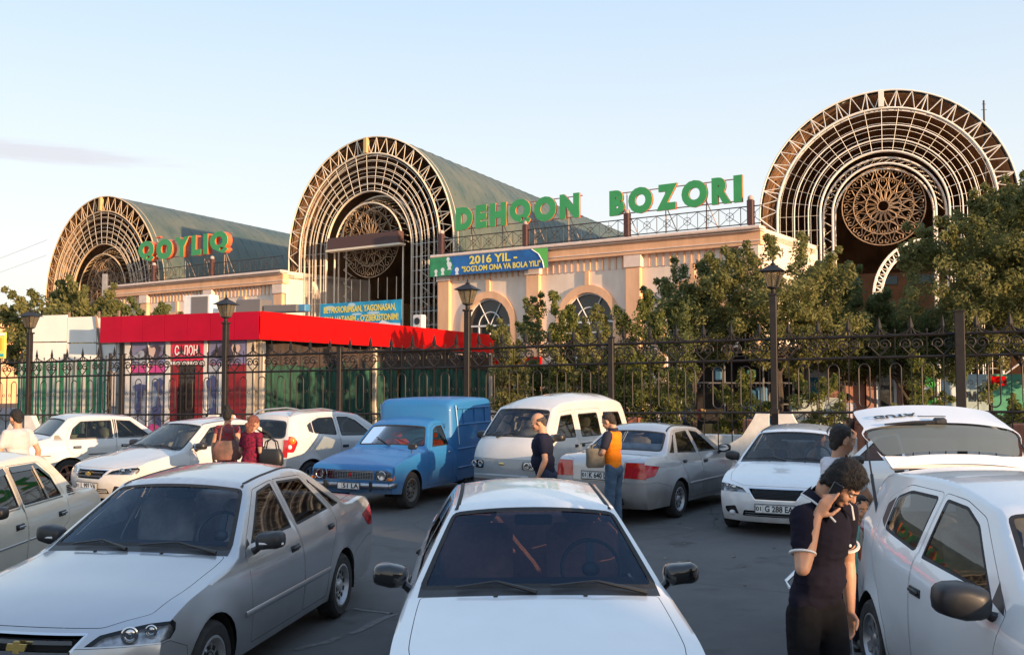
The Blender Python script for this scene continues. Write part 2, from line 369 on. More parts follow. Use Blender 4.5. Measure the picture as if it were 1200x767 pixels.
class Car:
    def __init__(s, spec):
        s.sp = spec; E = spec['E']; n = len(E); s.n = n
        K = 8; s.tab = []
        P = [Vector(e[:4]) for e in E]
        for i in range(n-1):
            sharp0 = len(E[i]) > 4; sharp1 = len(E[i+1]) > 4
            h = (P[i+1].xy-P[i].xy).length
            def tan(k, sharp):
                if sharp or k == 0 or k == n-1: return (P[i+1]-P[i])/max(h, 1e-6)
                a = (P[k].xy-P[k-1].xy).length; b = (P[k+1].xy-P[k].xy).length
                return ((P[k]-P[k-1])/a*b+(P[k+1]-P[k])/b*a)/(a+b)
            m0, m1 = tan(i, sharp0), tan(i+1, sharp1)
            for j in range(K):
                t = j/K
                s.tab.append((i+t, P[i]*(2*t**3-3*t*t+1)+m0*h*(t**3-2*t*t+t)+P[i+1]*(-2*t**3+3*t*t)+m1*h*(t**3-t*t)))
        s.tab.append((n-1, P[-1]))
        s.arc = [0]
        for a, b in zip(s.tab, s.tab[1:]): s.arc.append(s.arc[-1]+(b[1].xy-a[1].xy).length)
        # seam samples about every 5 cm
        s.seam = []; last = -1
        for k, (u, p) in enumerate(s.tab):
            if k == 0 or k == len(s.tab)-1 or s.arc[k]-last > .045: s.seam.append(s.arc[k]); last = s.arc[k]
    def at(s, a):
        """edge point (x, z, bulge, crown) at arc length a"""
        A = s.arc; lo, hi = 0, len(A)-1
        a = min(max(a, 0), A[-1])
        while hi-lo > 1:
            m = (lo+hi)//2
            if A[m] <= a: lo = m
            else: hi = m
        t = (a-A[lo])/max(1e-9, A[hi]-A[lo]); return s.tab[lo][1].lerp(s.tab[hi][1], t)
    def a_of(s, u):
        k = min(max(u, 0), s.n-1)*8; i = min(int(k), len(s.arc)-2); return s.arc[i]+(s.arc[i+1]-s.arc[i])*(k-i)
    def S(s, x, z):
        sp = s.sp; zb = lin(sp['belt'], x); P = smt(sp['plan'], x)
        if z <= zb:
            zl = sp['zlow']; y = P*smt(sp['prof'], z if z < zl else zl+(z-zl)*(sp['zref']-zl)/(zb-zl))
        else:
            d = z-zb; y = P*smt(sp['prof'], sp['zref']) - sp['lean']*d - sp.get('lean2', .12)*d*d - sp.get('step', .012)*min(1, d/.03)
        for (xc, zc, R) in sp['arches']:
            r = math.hypot(x-xc, z-zc); y += sp.get('flare', .012)*math.exp(-((r-R)/.05)**2) if r > R-.02 else sp.get('flare', .012)
        return y
    def side(s, x, z, d=0, sgn=1):
        y = s.S(x, z)-d
        return (x, sgn*y, z)
    def top(s, a, b, d=0):
        v = max(-1, min(1, b/.75)); p = s.at(a); nb = s.sp.get('nb', 2.4)
        x = p.x-p.z*(1-abs(v)**nb); z = p.y+p[3]*(1-abs(v)**2.2)
        y = v*s.S(p.x, p.y)
        if d:   # push inwards: along the profile normal
            q = s.at(a+.01); q0 = s.at(a-.01); t = (q.xy-q0.xy)
            if t.length > 0: t.normalize(); x += d*t.y*1.0; z -= d*t.x*1.0
            y *= (1-d*.5)
        return (x, y, z)
    def build(s, root, M_):
        sp = s.sp; side_v = s.side
        # ---- side outline
        up = [(s.at(a).x, s.at(a).y) for a in s.seam]
        lo = []
        zb0 = sp['sill']
        x0, z0 = up[0]; x1, z1 = up[-1]
        bot = [(x1, z1)]
        for (xc, zc, R) in sorted(sp['arches'], reverse=True):
            t0 = math.asin(max(-1, min(1, (zb0-zc)/R)))
            arc = [(xc+R*cos(t), zc+R*sin(t)) for t in [t0+(pi-2*t0)*k/16 for k in range(17)]]
            bot += arc
        bot.append((x0, z0))
        botd = dens(bot, .07, False)[1:-1]
        outline = up+botd
        regs = []; meta = {}
        for nm, d in sp['side'].items():
            poly = d['poly']; poly = rnd(poly, d.get('r', .03))
            if d.get('gap'):
                regs.append(('gap', poly)); poly = inset(poly, d['gap'])
            if d.get('trim'):
                regs.append((d.get('trimname', nm+'_trim'), poly)); poly = inset(poly, d['trim'])
                meta[d.get('trimname', nm+'_trim')] = (d.get('trimmat', RUBBER), d.get('on'), 0.0)
            regs.append((nm, poly)); meta[nm] = (d.get('mat'), d.get('on'), d.get('in', 0))
        V2, T = cdt(outline, regs, sp.get('grid', .075))
        # ---- loft
        w = .75
        so_ = [(a, w) for a in s.seam]
        nv = 12
        outl = so_+[(s.seam[-1], w-2*w*k/nv) for k in range(1, nv)]+[(a, -w) for a in reversed(s.seam)]+[(s.seam[0], -w+2*w*k/nv) for k in range(1, nv)]
        regs2 = []; meta2 = {}
        for nm, d in sp['top'].items():
            pls = d['poly']
            for sg in ((1, -1) if d.get('mirror') else (1,)):
                poly = [(s.a_of(u), v*w*sg) for u, v in pls]
                poly = rnd(poly, d.get('r', .03)); key = nm+('#' if sg < 0 else '')
                if d.get('gap'): regs2.append(('gap', poly)); poly = inset(poly, d['gap'])
                if d.get('trim'):
                    tn = d.get('trimname', nm+'_trim')+('#' if sg < 0 else '')
                    regs2.append((tn, poly)); poly = inset(poly, d['trim']); meta2[tn] = (d.get('trimmat', RUBBER), None, 0)
                regs2.append((key, poly)); meta2[key] = (d.get('mat'), d.get('on'), d.get('in', 0))
        V3, T3 = cdt(outl, regs2, .085)
        objs = {}; bodyV = []; bodyF = []
        def put(vs, fs):
            n = len(bodyV); bodyV.extend(vs); bodyF.extend(tuple(i+n for i in f) for f in fs)
        def sub(V, tris, fn):
            ids = sorted({i for t in tris for i in t}); mp = {i: k for k, i in enumerate(ids)}
            return [fn(*V[i]) for i in ids], [tuple(mp[i] for i in t) for t in tris]
        for sg in (1, -1):
            for nm, tris in T.items():
                if nm == 'gap': continue
                if nm == '':
                    vs, fs = sub(V2, tris, lambda x, z: side_v(x, z, 0, sg)); put(vs, fs if sg < 0 else [f[::-1] for f in fs]); continue
                mm, on, dd = meta[nm]
                if mm == 'skip' or (sp.get('skip') and (nm, sg) in sp['skip']): continue
                vs, fs = sub(V2, tris, lambda x, z: side_v(x, z, dd, sg))
                objs.setdefault(nm, {})[sg] = (vs, fs if sg < 0 else [f[::-1] for f in fs], mm, on)
        for nm, tris in T3.items():
            if nm == 'gap': continue
            if nm == '': vs, fs = sub(V3, tris, lambda a, b: s.top(a, b)); put(vs, [f[::-1] for f in fs]); continue
            mm, on, dd = meta2[nm]
            if mm == 'skip': continue
            vs, fs = sub(V3, tris, lambda a, b: s.top(a, b, dd))
            objs.setdefault(nm.rstrip('#'), {})['t'+nm] = (vs, [f[::-1] for f in fs], mm, on)
        P = M_['paint']
        body = mk('body', bodyV, bodyF, M_.get('body', P), root)
        soft(body, 62)
        made = {}
        order = sorted(objs, key=lambda k: 0 if not any(d[3] for d in objs[k].values()) else 1)
        for nm in order:
            keys = list(objs[nm])
            # the pieces of one kind that meet at the seam are joined (lamp wrapping the corner)
            if nm in sp.get('wrap', ()):
                groups = {}
                for k in keys:
                    sg = (k if isinstance(k, int) else (-1 if k.endswith('#') else 1)); groups.setdefault(sg, []).append(k)
            else: groups = {k: [k] for k in keys}
            for g, ks in groups.items():
                vs = []; fs = []
                for k in ks:
                    n = len(vs); vs += objs[nm][k][0]; fs += [tuple(i+n for i in f) for f in objs[nm][k][1]]
                mm, on = objs[nm][ks[0]][2:4]
                mm = M_.get(nm) or (P if mm is None else (M_.get(mm, P) if isinstance(mm, str) else mm))
                par = root
                sgn = g if isinstance(g, int) else (-1 if str(g).endswith('#') else 1)
                if on: par = made.get((on, sgn)) or made.get((on, 1)) or root
                o = mk(nm.split('-')[0], vs, fs, mm, par); soft(o, 60); made[(nm, sgn)] = o
        s.made = made
        # dark floor pan and arch liners keep the light out
        L = x1; g = G(); hw = sp['prof'][1][1]-.06
        a = sorted(sp['arches'])
        g.box(((a[0][0]+a[1][0])/2, 0, sp['sill']+.03), (a[1][0]-a[0][0]-a[0][2]*1.9, hw*2, .06))
        g.box(((x0+a[1][0])/2+1.2, 0, sp['sill']+.12), (a[1][0]+1.0 - x0, hw*1.1, .1))
        for (xc, zc, R) in a:
            for sg in (1, -1):
                arc = [(xc+(R-.002)*cos(t), zc+(R-.002)*sin(t)) for t in [pi*k/12 for k in range(-1, 14)]]
                yo = s.S(xc, zc+R)-.02; vs = [(x, sg*yo, z) for x, z in arc]+[(x, sg*(yo-.34), z) for x, z in arc]
                n = len(arc); g.add(vs, [(i, i+1, n+i+1, n+i) for i in range(n-1)]+[tuple(range(n, 2*n))])
        g.build('underbody', DARK, root)
        return body
_wheel = {}
def wheel_meshes(R, rr, wd, style):
    key = (R, rr, wd, style)
    if key in _wheel: return _wheel[key]
    t = G(); t.lathe([(rr, -wd/2+.01), (rr+.01, -wd/2), (R-.035, -wd/2-.004), (R-.012, -wd/2+.012), (R, -wd/2+.035), (R, 0), (R, wd/2-.035), (R-.012, wd/2-.012), (R-.035, wd/2+.004), (rr+.01, wd/2), (rr, wd/2-.01)], 36, axis='Y')
    for gy in (-.03, 0, .03): pass
    tyre = t.build('tyre', TYRE, None, True, 30)
    r = G()
    r.lathe([(rr+.004, wd/2-.004), (rr-.012, wd/2-.001), (rr-.02, wd/2-.02), (rr-.035, wd/2-.05)], 32, axis='Y')
    if style in ('alloy', 'star'):
        r.lathe([(rr-.02, -wd/2+.02), (rr-.03, wd/2-.06)], 28, axis='Y')
        ns = 5 if style == 'star' else 7
        for k in range(ns):
            th = 2*pi*k/ns; M = Matrix.Rotation(th, 4, 'Y')
            r.add([(.03, wd/2-.03, -.022), (.03, wd/2-.03, .022), (rr-.02, wd/2-.022, .034), (rr-.02, wd/2-.022, -.034), (.03, wd/2-.07, -.022), (.03, wd/2-.07, .022), (rr-.02, wd/2-.07, .034), (rr-.02, wd/2-.07, -.034)],
                  [(0,1,2,3),(0,4,5,1),(1,5,6,2),(3,2,6,7),(0,3,7,4)], M)
        r.lathe([(0, wd/2-.018), (.03, wd/2-.02), (.05, wd/2-.03), (.05, wd/2-.07)], 16, axis='Y')
    else:
        r.lathe([(rr-.035, wd/2-.05), (rr-.05, wd/2-.058), (rr-.075, wd/2-.03), (rr-.10, wd/2-.034)], 32, axis='Y')
        r.lathe([(.058, wd/2-.045), (.05, wd/2-.02), (.035, wd/2-.012), (0, wd/2-.010)], 20, axis='Y')
        r.lathe([(rr-.10, wd/2-.034), (.058, wd/2-.045)], 32, axis='Y')
    rim = r.build('rim', ALU if style in ('alloy','star') else STEELW, None, True, 35)
    d = G()
    if style in ('alloy', 'star'): d.lathe([(rr-.03, wd/2-.11), (0, wd/2-.11)], 20, axis='Y')
    else:
        for k in range(10):
            M = Matrix.Rotation(2*pi*k/10, 4, 'Y'); d.box((rr-.072, wd/2-.028, 0), (.028, .006, .036), M=M)
        for k in range(4):
            M = Matrix.Rotation(2*pi*(k+.5)/4, 4, 'Y'); d.box((.078, wd/2-.036, 0), (.018, .012, .018), M=M)
        d.lathe([(.078, wd/2-.035), (.086, wd/2-.034)], 20, axis='Y')
    slots = d.build('brake_disc' if style in ('alloy', 'star') else 'vent_slot', DARK, None)
    for o in (tyre, rim, slots): COL.objects.unlink(o)
    _wheel[key] = (tyre, rim, slots); return _wheel[key]
def add_wheel(root, x, y, R, rr, wd, style, side, turn=0, rimmat=None):
    ts = wheel_meshes(R, rr, wd, style)
    w = bpy.data.objects.new('wheel', ts[1].data); COL.objects.link(w); w.parent = root
    if rimmat:
        w.data = ts[1].data.copy(); w.data.materials.clear(); w.data.materials.append(rimmat)
    w.location = (x, y, R); w.rotation_euler = (0, random.uniform(0, 6), (0 if side > 0 else pi)+turn); w.rotation_mode = 'ZYX' if False else 'XYZ'
    for t in (ts[0], ts[2]):
        c = bpy.data.objects.new(t.name.split('.')[0], t.data); COL.objects.link(c); c.parent = w
    return w
def seat_mesh(m, parent, x, y, z0, w=.5, back=.62, head=True, lean=.28):
    g = G(); g.box((x, y, z0+.08), (.5, w, .16), bev=.05)
    M = Matrix.Translation((x+.26, y, z0+.14)) @ Matrix.Rotation(lean, 4, 'Y')
    g.box((0, 0, back/2), (.15, w*.98, back), M=M, bev=.06)
    if head: g.box((0, 0, back+.10), (.10, .27, .19), M=M, bev=.05)
    return g.build('seat', m, parent, True, 60)
def interior(root, sp, m=UPH, rows=((1.95, 2),(2.8, 1)), z0=.42, dash=(1.42, .82), wheelx=None, wcol=BLACKP):
    hw = sp['prof'][3][1]-.14
    for x, n in rows:
        if n == 2:
            for y in (-.36, .36): seat_mesh(m, root, x, y, z0)
        else: seat_mesh(m, root, x, 0, z0, 1.25, .58, False)
    g = G(); g.box((dash[0], 0, dash[1]-.1), (.45, hw*1.9, .26), bev=.07); g.build('dashboard', BLACKP, root, True, 50)
    sx = wheelx or dash[0]+.30
    M = Matrix.Translation((sx, -.36, dash[1]+.05)) @ Matrix.Rotation(radians(-65), 4, 'Y')
    g = G(); g.tube([(.185*cos(2*pi*k/22), .185*sin(2*pi*k/22), 0) for k in range(22)], .013, 6, True, M)
    g.box((0, 0, -.01), (.34, .05, .02), M=M); g.ell((0,0,-.01), (.05,.06,.025), M=M); g.build('steering_wheel', wcol, root, True)
def mirror(root, x, y, z, sg, m=BLACKP, big=1., arm=None, sig=None):
    """door mirror; outer face to the front (-x)"""
    g = G(); n = 10; k = big
    base = (x, sg*(y-.10), z-.03)
    cx, cy, cz = x, sg*(y+.085*k), z+.04
    secs = []
    for (dx, s_) in ((-.085, .45), (-.075, .78), (-.045, .96), (.0, 1), (.035, 1), (.045, .94)):
        ring = []
        for j in range(16):
            t = 2*pi*j/16; c_, s2 = cos(t), sin(t)
            a = (abs(c_)**.6)*(1 if c_ > 0 else -1)*.115*k*s_; b = (abs(s2)**.6)*(1 if s2 > 0 else -1)*.072*k*s_
            ring.append((cx+dx*k, cy+a, cz+b-(.012 if a*sg < 0 else 0)*k))
        secs.append(ring)
    vs = [p for r in secs for p in r]; fs = []
    for i in range(len(secs)-1):
        for j in range(16): fs.append((i*16+j, i*16+(j+1) % 16, (i+1)*16+(j+1) % 16, (i+1)*16+j))
    fs.append(tuple(range(16))[::-1])
    g.add(vs, fs)
    g.tube([(x-.03, sg*(y-.12), z-.06), (x-.02, sg*(y-.04), z-.045), (cx, cy-sg*.06*k, cz-.035)], [.035, .028, .024], 8)
    g.add([(x-.17, sg*(y-.118), z-.07), (x+.03, sg*(y-.118), z-.07), (x+.03, sg*(y-.15), z+.06), (x-.17, sg*(y-.15), z-.05), (x-.17, sg*(y-.095), z-.07), (x+.02, sg*(y-.095), z-.07), (x+.02, sg*(y-.13), z+.04)], [(4,5,6),(0,4,6,3),(5,1,2,6)])
    mo = g.build('mirror', m, root, True, 45)
    q = G(); q.ell((cx+.047*k, cy, cz), (.004, .10*k, .06*k), 14, 6); q.build('mirror_glass', CHROME, mo, True)
    if sig:
        q = G(); q.tube([(cx-.082*k, cy-sg*.06*k, cz-.02), (cx-.07*k, cy+sg*.05*k, cz-.022), (cx-.02*k, cy+sg*.115*k, cz-.025)], .011*k, 6); q.build('turn_signal', sig, mo, True)
    return mo
def plate(root, x, z, body, face=-1, w=.52, h=.112, tilt=0, m=PLATEW, y=0):
    """number plate; face -1 looks to -x (front), +1 to +x (rear)"""
    R = Matrix.Translation((x, y, z)) @ (Matrix.Rotation(-pi/2 if face < 0 else pi/2, 4, 'Z')) @ Matrix.Rotation(pi/2+tilt, 4, 'X')
    g = G(); g.box((0, 0, 0), (w+.02, h+.02, .012), M=R); p = g.build('number_plate', BLACKP, root)
    g = G(); g.box((0, 0, .008), (w, h, .006), M=R, bev=.002); g.build('plate_face', m, p)
    if body:
        reg, rest = body
        if reg: text(reg, h*.72, INK, p, .0005, 'plate_digits', R @ Matrix.Translation((-w*.40, 0, .0125)), bold=.002, width=w*.13)
        q = G(); q.box((-w*.30, 0, .0118), (.004, h*.9, .001), M=R)
        for yy in (-h*.45, h*.45): q.box((0, yy, .0118), (w*.97, .004, .001), M=R)
        for xx in (-w*.485, w*.485): q.box((xx, 0, .0118), (.004, h*.9, .001), M=R)
        q.build('plate_border', INK, p)
        text(rest, h*.98, INK, p, .0005, 'plate_lettering', R @ Matrix.Translation((w*.10, 0, .0125)), bold=.003, width=w*.72)
    return p
def wiper(root, pts, r=.008):
    g = G(); g.tube([pts[0], pts[1]], [.014, .007], 6); g.tube(pts[1:], r, 5); return g.build('wiper', BLACKP, root, True)
def handle(root, car, x, z, sg, m=BLACKP, L=.15, chrome=False):
    y = car.S(x, z); g = G()
    if chrome:
        g.box((x, sg*(y+.012), z), (L, .018, .022), bev=.008); return g.build('handle', CHROME, root, True)
    g.box((x, sg*(y+.002), z), (L, .012, .055), bev=.005); g.box((x, sg*(y+.014), z+.004), (L*.92, .02, .028), bev=.009)
    return g.build('handle', m, root, True)
# ---------------------------------------------------------------- vehicle shapes (x runs back from the front bumper, z up)
def win(poly, **k): return dict(poly=poly, trim=k.pop('trim', .018), mat=k.pop('mat', 'glass'), on=k.pop('on', None), **{'in': .006, **k})
NEXIA = dict(
    E=[(.28,.19,.22,0),(.24,.30,.24,0),(.225,.45,.235,0),(.25,.585,.225,0),(.31,.665,.20,.01),(.47,.735,.15,.03),(.85,.812,.06,.05),(1.25,.88,.10,.05),
       (1.32,.90,.12,.035,1),(1.98,1.322,.06,.045,1),(2.4,1.358,0,.048),(3.05,1.338,-.03,.045),(3.13,1.312,-.04,.04,1),(3.66,.99,-.10,.02,1),(3.76,.98,-.05,.02),
       (4.30,.965,-.08,.02),(4.40,.93,-.09,.01),(4.425,.75,-.10,0),(4.43,.55,-.11,0),(4.40,.32,-.11,0),(4.33,.22,-.10,0)],
    belt=[(0,.90),(1.5,.90),(3.3,.945),(4.5,.98)], zref=.93, zlow=.5,
    prof=[(.15,.775),(.25,.80),(.42,.825),(.52,.832),(.66,.826),(.80,.806),(.93,.755)], lean=.50, step=.012,
    plan=[(.15,.915),(.35,.955),(.8,.99),(1.4,1.0),(3.2,1.0),(3.9,.975),(4.25,.945),(4.45,.91)],
    arches=[(.84,.285,.335),(3.36,.285,.335)], sill=.215,
    side=dict(
        door=dict(poly=[(1.44,.27),(1.41,.60),(1.42,.885),(2.02,1.288),(2.41,1.325),(2.415,.27)], gap=.004, r=.03),
        door_window=win([(1.60,.938),(2.07,1.265),(2.365,1.302),(2.365,.948)], on='door', r=.02),
        mirror_gusset=dict(poly=[(1.475,.915),(1.585,.938),(1.585,.985)], mat=BLACKP, on='door', r=0),
        rear_door=dict(poly=[(2.425,.27),(2.425,1.325),(2.97,1.31),(3.29,1.005),(3.28,.86),(3.10,.68),(2.99,.50),(2.97,.27)], gap=.004, r=.03),
        rear_door_window=win([(2.475,.948),(2.475,1.302),(2.945,1.285),(3.22,.985)], on='rear_door', r=.02),
        quarter_window=win([(3.055,1.265),(3.515,1.0),(3.345,.985)], r=.02),
        bumper=dict(poly=[(-.2,.05),(.52,.05),(.52,.30),(.505,.50),(.33,.575),(-.2,.575)], gap=.003, r=0),
        rear_bumper=dict(poly=[(4.8,.05),(3.66,.05),(3.69,.52),(4.15,.61),(4.8,.61)], gap=.003, r=0),
        headlight=dict(poly=[(-.2,.58),(.33,.587),(.385,.625),(.395,.665),(.36,.692),(.33,.69),(-.2,.60)], mat=LENS, gap=.003, r=.0),
        taillight=dict(poly=[(4.02,.83),(4.8,.93),(4.8,.66),(4.20,.70)], mat=REDL, gap=.003, r=.03),
    ),
    top=dict(
        bumper=dict(poly=[(-1,1.2),(2.93,1.2),(2.93,-1.2),(-1,-1.2)], gap=.003, r=0),
        rear_bumper=dict(poly=[(22,1.2),(17.70,1.2),(17.70,-1.2),(22,-1.2)], gap=.003, r=0),
        headlight=dict(poly=[(2.97,1.3),(3.0,.50),(3.6,.58),(4.15,.88),(4.4,1.3)], mat=LENS, mirror=True, gap=.003, r=0),
        grille=dict(poly=[(2.30,.36),(2.95,.44),(3.75,.50),(3.75,-.50),(2.95,-.44),(2.30,-.36)], mat=DARK, trim=.014, trimname='grille_surround', trimmat=CHROME, r=.02, **{'in': .05}),
        intake=dict(poly=[(.75,.60),(1.35,.56),(1.35,-.56),(.75,-.60)], mat=DARK, r=.02, **{'in': .03}),
        fog_recess=dict(poly=[(.9,.66),(1.7,.72),(1.5,.93),(1.0,.90)], mat=BLACKP, mirror=True, r=.02, **{'in': .02}),
        hood=dict(poly=[(4.0,.58),(4.6,.84),(5.5,.885),(7.78,.90),(7.78,-.90),(5.5,-.885),(4.6,-.84),(4.0,-.58)], gap=.004, r=.03),
        cowl=dict(poly=[(7.80,.92),(8.10,.95),(8.10,-.95),(7.80,-.92)], mat=BLACKP, r=0),
        windscreen=dict(poly=[(8.06,.955),(8.93,.955),(8.93,-.955),(8.06,-.955)], mat='windscreen', trim=.035, r=.06, **{'in': .004}),
        rear_window=dict(poly=[(12.10,.93),(12.93,.91),(12.93,-.91),(12.10,-.93)], mat='rearglass', trim=.035, r=.08, **{'in': .004}),
        boot_lid=dict(poly=[(13.3,.86),(15.4,.84),(16.1,.60),(17.66,.58),(17.66,-.58),(16.1,-.60),(15.4,-.84),(13.3,-.86)], gap=.004, r=.03),
        taillight=dict(poly=[(16.15,1.3),(16.2,.62),(17.35,.56),(17.5,1.3)], mat=REDL, mirror=True, gap=.003, r=0),
    ),
    wrap=('headlight','taillight','bumper','rear_bumper'))
def reflector(o, d=.045, m=None, name='reflector'):
    """silvered bowl behind a clear lamp lens"""
    me = o.data; n = Vector((0,0,0))
    for p in me.polygons: n += p.normal*p.area
    n.normalize(); c = sum((v.co for v in me.vertices), Vector())/len(me.vertices)
    vs = [c+(v.co-c)*.93-n*d for v in me.vertices]
    return mk(name, vs, [tuple(p.vertices) for p in me.polygons], m or CHROME, o)
LAMPGREY = mat('lamp_bowl', (.42,.42,.43), .25, .6, var=.5, scale=25)
def nexia(label, colour, loc, t, group=None, glassm=GL_DARK, ws=GL_MID, plate_f=None, plate_r=None, style='steel', seats=UPH, mirror_m=BLACKP, sig=None, parts=True, grille='bars', skip=None, handlem=BLACKP, seatz=.42, body_mirror=False, turn=0, open_door=None):
    root = empty('parked_car', (loc[0], loc[1], 0), t, label, 'car', group)
    sp = dict(NEXIA); sp['skip'] = skip
    car = Car(sp); car.build(root, dict(paint=colour, glass=glassm, windscreen=ws, rearglass=GL_MID))
    for sg in (1, -1):
        if skip and ('door', sg) in skip: pass
        else:
            handle(car.made[('door', sg)], car, 2.26, .80, sg, handlem)
            mirror(car.made[('door', sg)], 1.60, .80, .935, sg, colour if body_mirror else mirror_m, .92, sig=sig)
        handle(car.made[('rear_door', sg)], car, 3.10, .845, sg, handlem, .12)
        for nm, dd, mm in (('headlight', .05, LAMPGREY),):
            o = car.made.get((nm, sg))
            if o:
                reflector(o, dd, mm)
                g = G(); S_ = car.S
                for (x, y, z, r) in ((.205, .60, .632, .050), (.27, .70, .645, .036)):
                    M = Matrix.Translation((x, sg*y, z)) @ Matrix.Rotation(sg*-.35, 4, 'Z') @ Matrix.Rotation(-pi/2, 4, 'Y')
                    g.lathe([(r, 0), (r*1.02, .012), (r*.86, .016), (r*.8, .004)], 18, M=M); g.ell((0,0,0), (r*.78, r*.78, .012), 14, 6, M=M)
                g.build('bulb', CHROME, o, True, 50)
        g = G(); xs = [1.30+k*.1 for k in range(18)]
        # rubbing strip along the doors
        pts = [(x, sg*(car.S(x, .50)+.004), .50) for x in xs]
        vs = []; fs = []
        for (x, y, z) in pts: vs += [(x, y, z-.022), (x, y+sg*.008, z-.012), (x, y+sg*.008, z+.012), (x, y, z+.022)]
        for i in range(len(pts)-1):
            for j in range(3): fs.append((i*4+j, i*4+j+1, i*4+5+j, i*4+4+j))
        fs += [(0,1,2,3), tuple(len(vs)-4+k for k in (3,2,1,0))]
        g.add(vs, fs); g.build('rubbing_strip', colour, root, True, 50)
        g = G(); pts = []
        for k in range(26):
            a = car.a_of(8.95+k*(12.05-8.95)/25); pts.append(Vector(car.top(a, sg*.75*.925))+Vector((0,0,.002)))
        vs = []; fs = []
        for p in pts: vs += [p+Vector((0,-.014,0)), p+Vector((0,0,.006)), p+Vector((0,.014,0))]
        for i in range(len(pts)-1):
            for j in range(2): fs.append((i*3+j, i*3+j+1, i*3+4+j, i*3+3+j))
        g.add(vs, fs); g.build('roof_channel', RUBBER, root, True)
        add_wheel(root, .84, sg*.735, .285, .185, .17, style, sg, turn)
        add_wheel(root, 3.36, sg*.735, .285, .185, .17, style, sg)
        g = G(); g.ell((.145, sg*.60, .30), (.02, .045, .035), 12, 6); g.build('fog_lamp', WHITEL, root, True)
    if open_door:
        sg, an = open_door; d = car.made[('door', sg)]; hx, hy = 1.45, sg*.79
        d.matrix_basis = Matrix.Translation((hx,hy,0)) @ Matrix.Rotation(sg*an, 4, 'Z') @ Matrix.Translation((-hx,-hy,0))
        reflector(d, .05, UPH, 'door_lining')
    # grille bars and emblem
    g = G()
    def gz(v): return car.top(car.a_of(v[0]), v[1]*.75, -.004)
    if grille == 'bars':
        for u in (2.72, 3.22):
            pts = [Vector(gz((u, v))) for v in [(-.41+.82*k/12) for k in range(13)]]
            vs = []; fs = []
            for p in pts: vs += [p+Vector((.02,0,-.014)), p+Vector((-.003,0,-.012)), p+Vector((-.003,0,.012)), p+Vector((.02,0,.014))]
            for i in range(12):
                for j in range(3): fs.append((i*4+j, i*4+j+1, i*4+5+j, i*4+4+j))
            g.add(vs, fs)
        g.build('grille_bar', CHROME, root, True, 50)
        g = G(); c = Vector(gz((2.98, 0)))
        M = Matrix.Translation(c+Vector((-.014,0,0))) @ Matrix.Rotation(-pi/2, 4, 'Z') @ Matrix.Rotation(pi/2, 4, 'X')
        k = .055
        g.prism([(-k*1.15,-k*.36),(-k*.33,-k*.36),(-k*.33,-k*.62),(k*.42,-k*.62),(k*.42,-k*.36),(k*1.0,-k*.36),(k*1.25,k*.36),(k*.42,k*.36),(k*.42,k*.62),(-k*.33,k*.62),(-k*.33,k*.36),(-k,k*.36)], -.004, .008, M)
        g.build('emblem', GOLD, root)
    else:
        for u in [2.42+.13*k for k in range(10)]:
            g.tube([Vector(gz((u, v)))+Vector((.016,0,0)) for v in [(-.40+.80*k/10) for k in range(11)]], .004, 4)
        g.build('grille_mesh', BLACKP, root)
    g = G(); 
    for u in (.95, 1.15): g.tube([Vector(gz((u, v)))+Vector((.012,0,0)) for v in [(-.54+1.08*k/10) for k in range(11)]], .008, 5)
    g.build('intake_bar', CHROME if grille != 'bars' else colour, root, True)
    for (y0, y1, x1) in ((.02, .46, .0), (-.58, -.06, .0)):
        def wsp(y, u): return Vector(car.top(car.a_of(u), y*1.05, -.018))
        wiper(root, [wsp(y0*1.0, 8.0), wsp((y0+y1)/2, 8.09)+Vector((0,0,.01)), wsp(y1, 8.05)+Vector((0,0,.004))])
    for y in (.25, -.25):
        g = G(); p = Vector(car.top(car.a_of(7.45), y)); g.ell(p+Vector((0,0,.004)), (.014,.014,.008), 8, 5); g.build('washer_jet', BLACKP, root, True)
    if parts:
        interior(root, sp, seats, ((2.0, 2), (2.95, 1)), seatz, (1.55, .90), 1.86)
        g = G(); M = Matrix.Translation((1.93, 0, 1.25)); g.box((0,0,0), (.03, .24, .065), M=M, bev=.01); g.build('rear_view_mirror', BLACKP, root, True)
    if plate_f: plate(root, -.018, .385, plate_f)
    if plate_r: plate(root, 4.545, .70, plate_r, 1)
    return root, car
def ribbon(g, car, pts, sg, h=.012, out=.006):
    """thin raised strip that follows the side of the body through (x, z) points"""
    vs = []; fs = []
    for x, z in pts:
        y = car.S(x, z)
        vs += [(x, sg*(y-.001), z-h), (x, sg*(y+out), z-h*.6), (x, sg*(y+out), z+h*.6), (x, sg*(y-.001), z+h)]
    n = len(pts)
    for i in range(n-1):
        for j in range(3): fs.append((i*4+j, i*4+j+1, i*4+5+j, i*4+4+j))
    fs += [(0,1,2,3), tuple(len(vs)-4+k for k in (3,2,1,0))]; g.add(vs, fs)
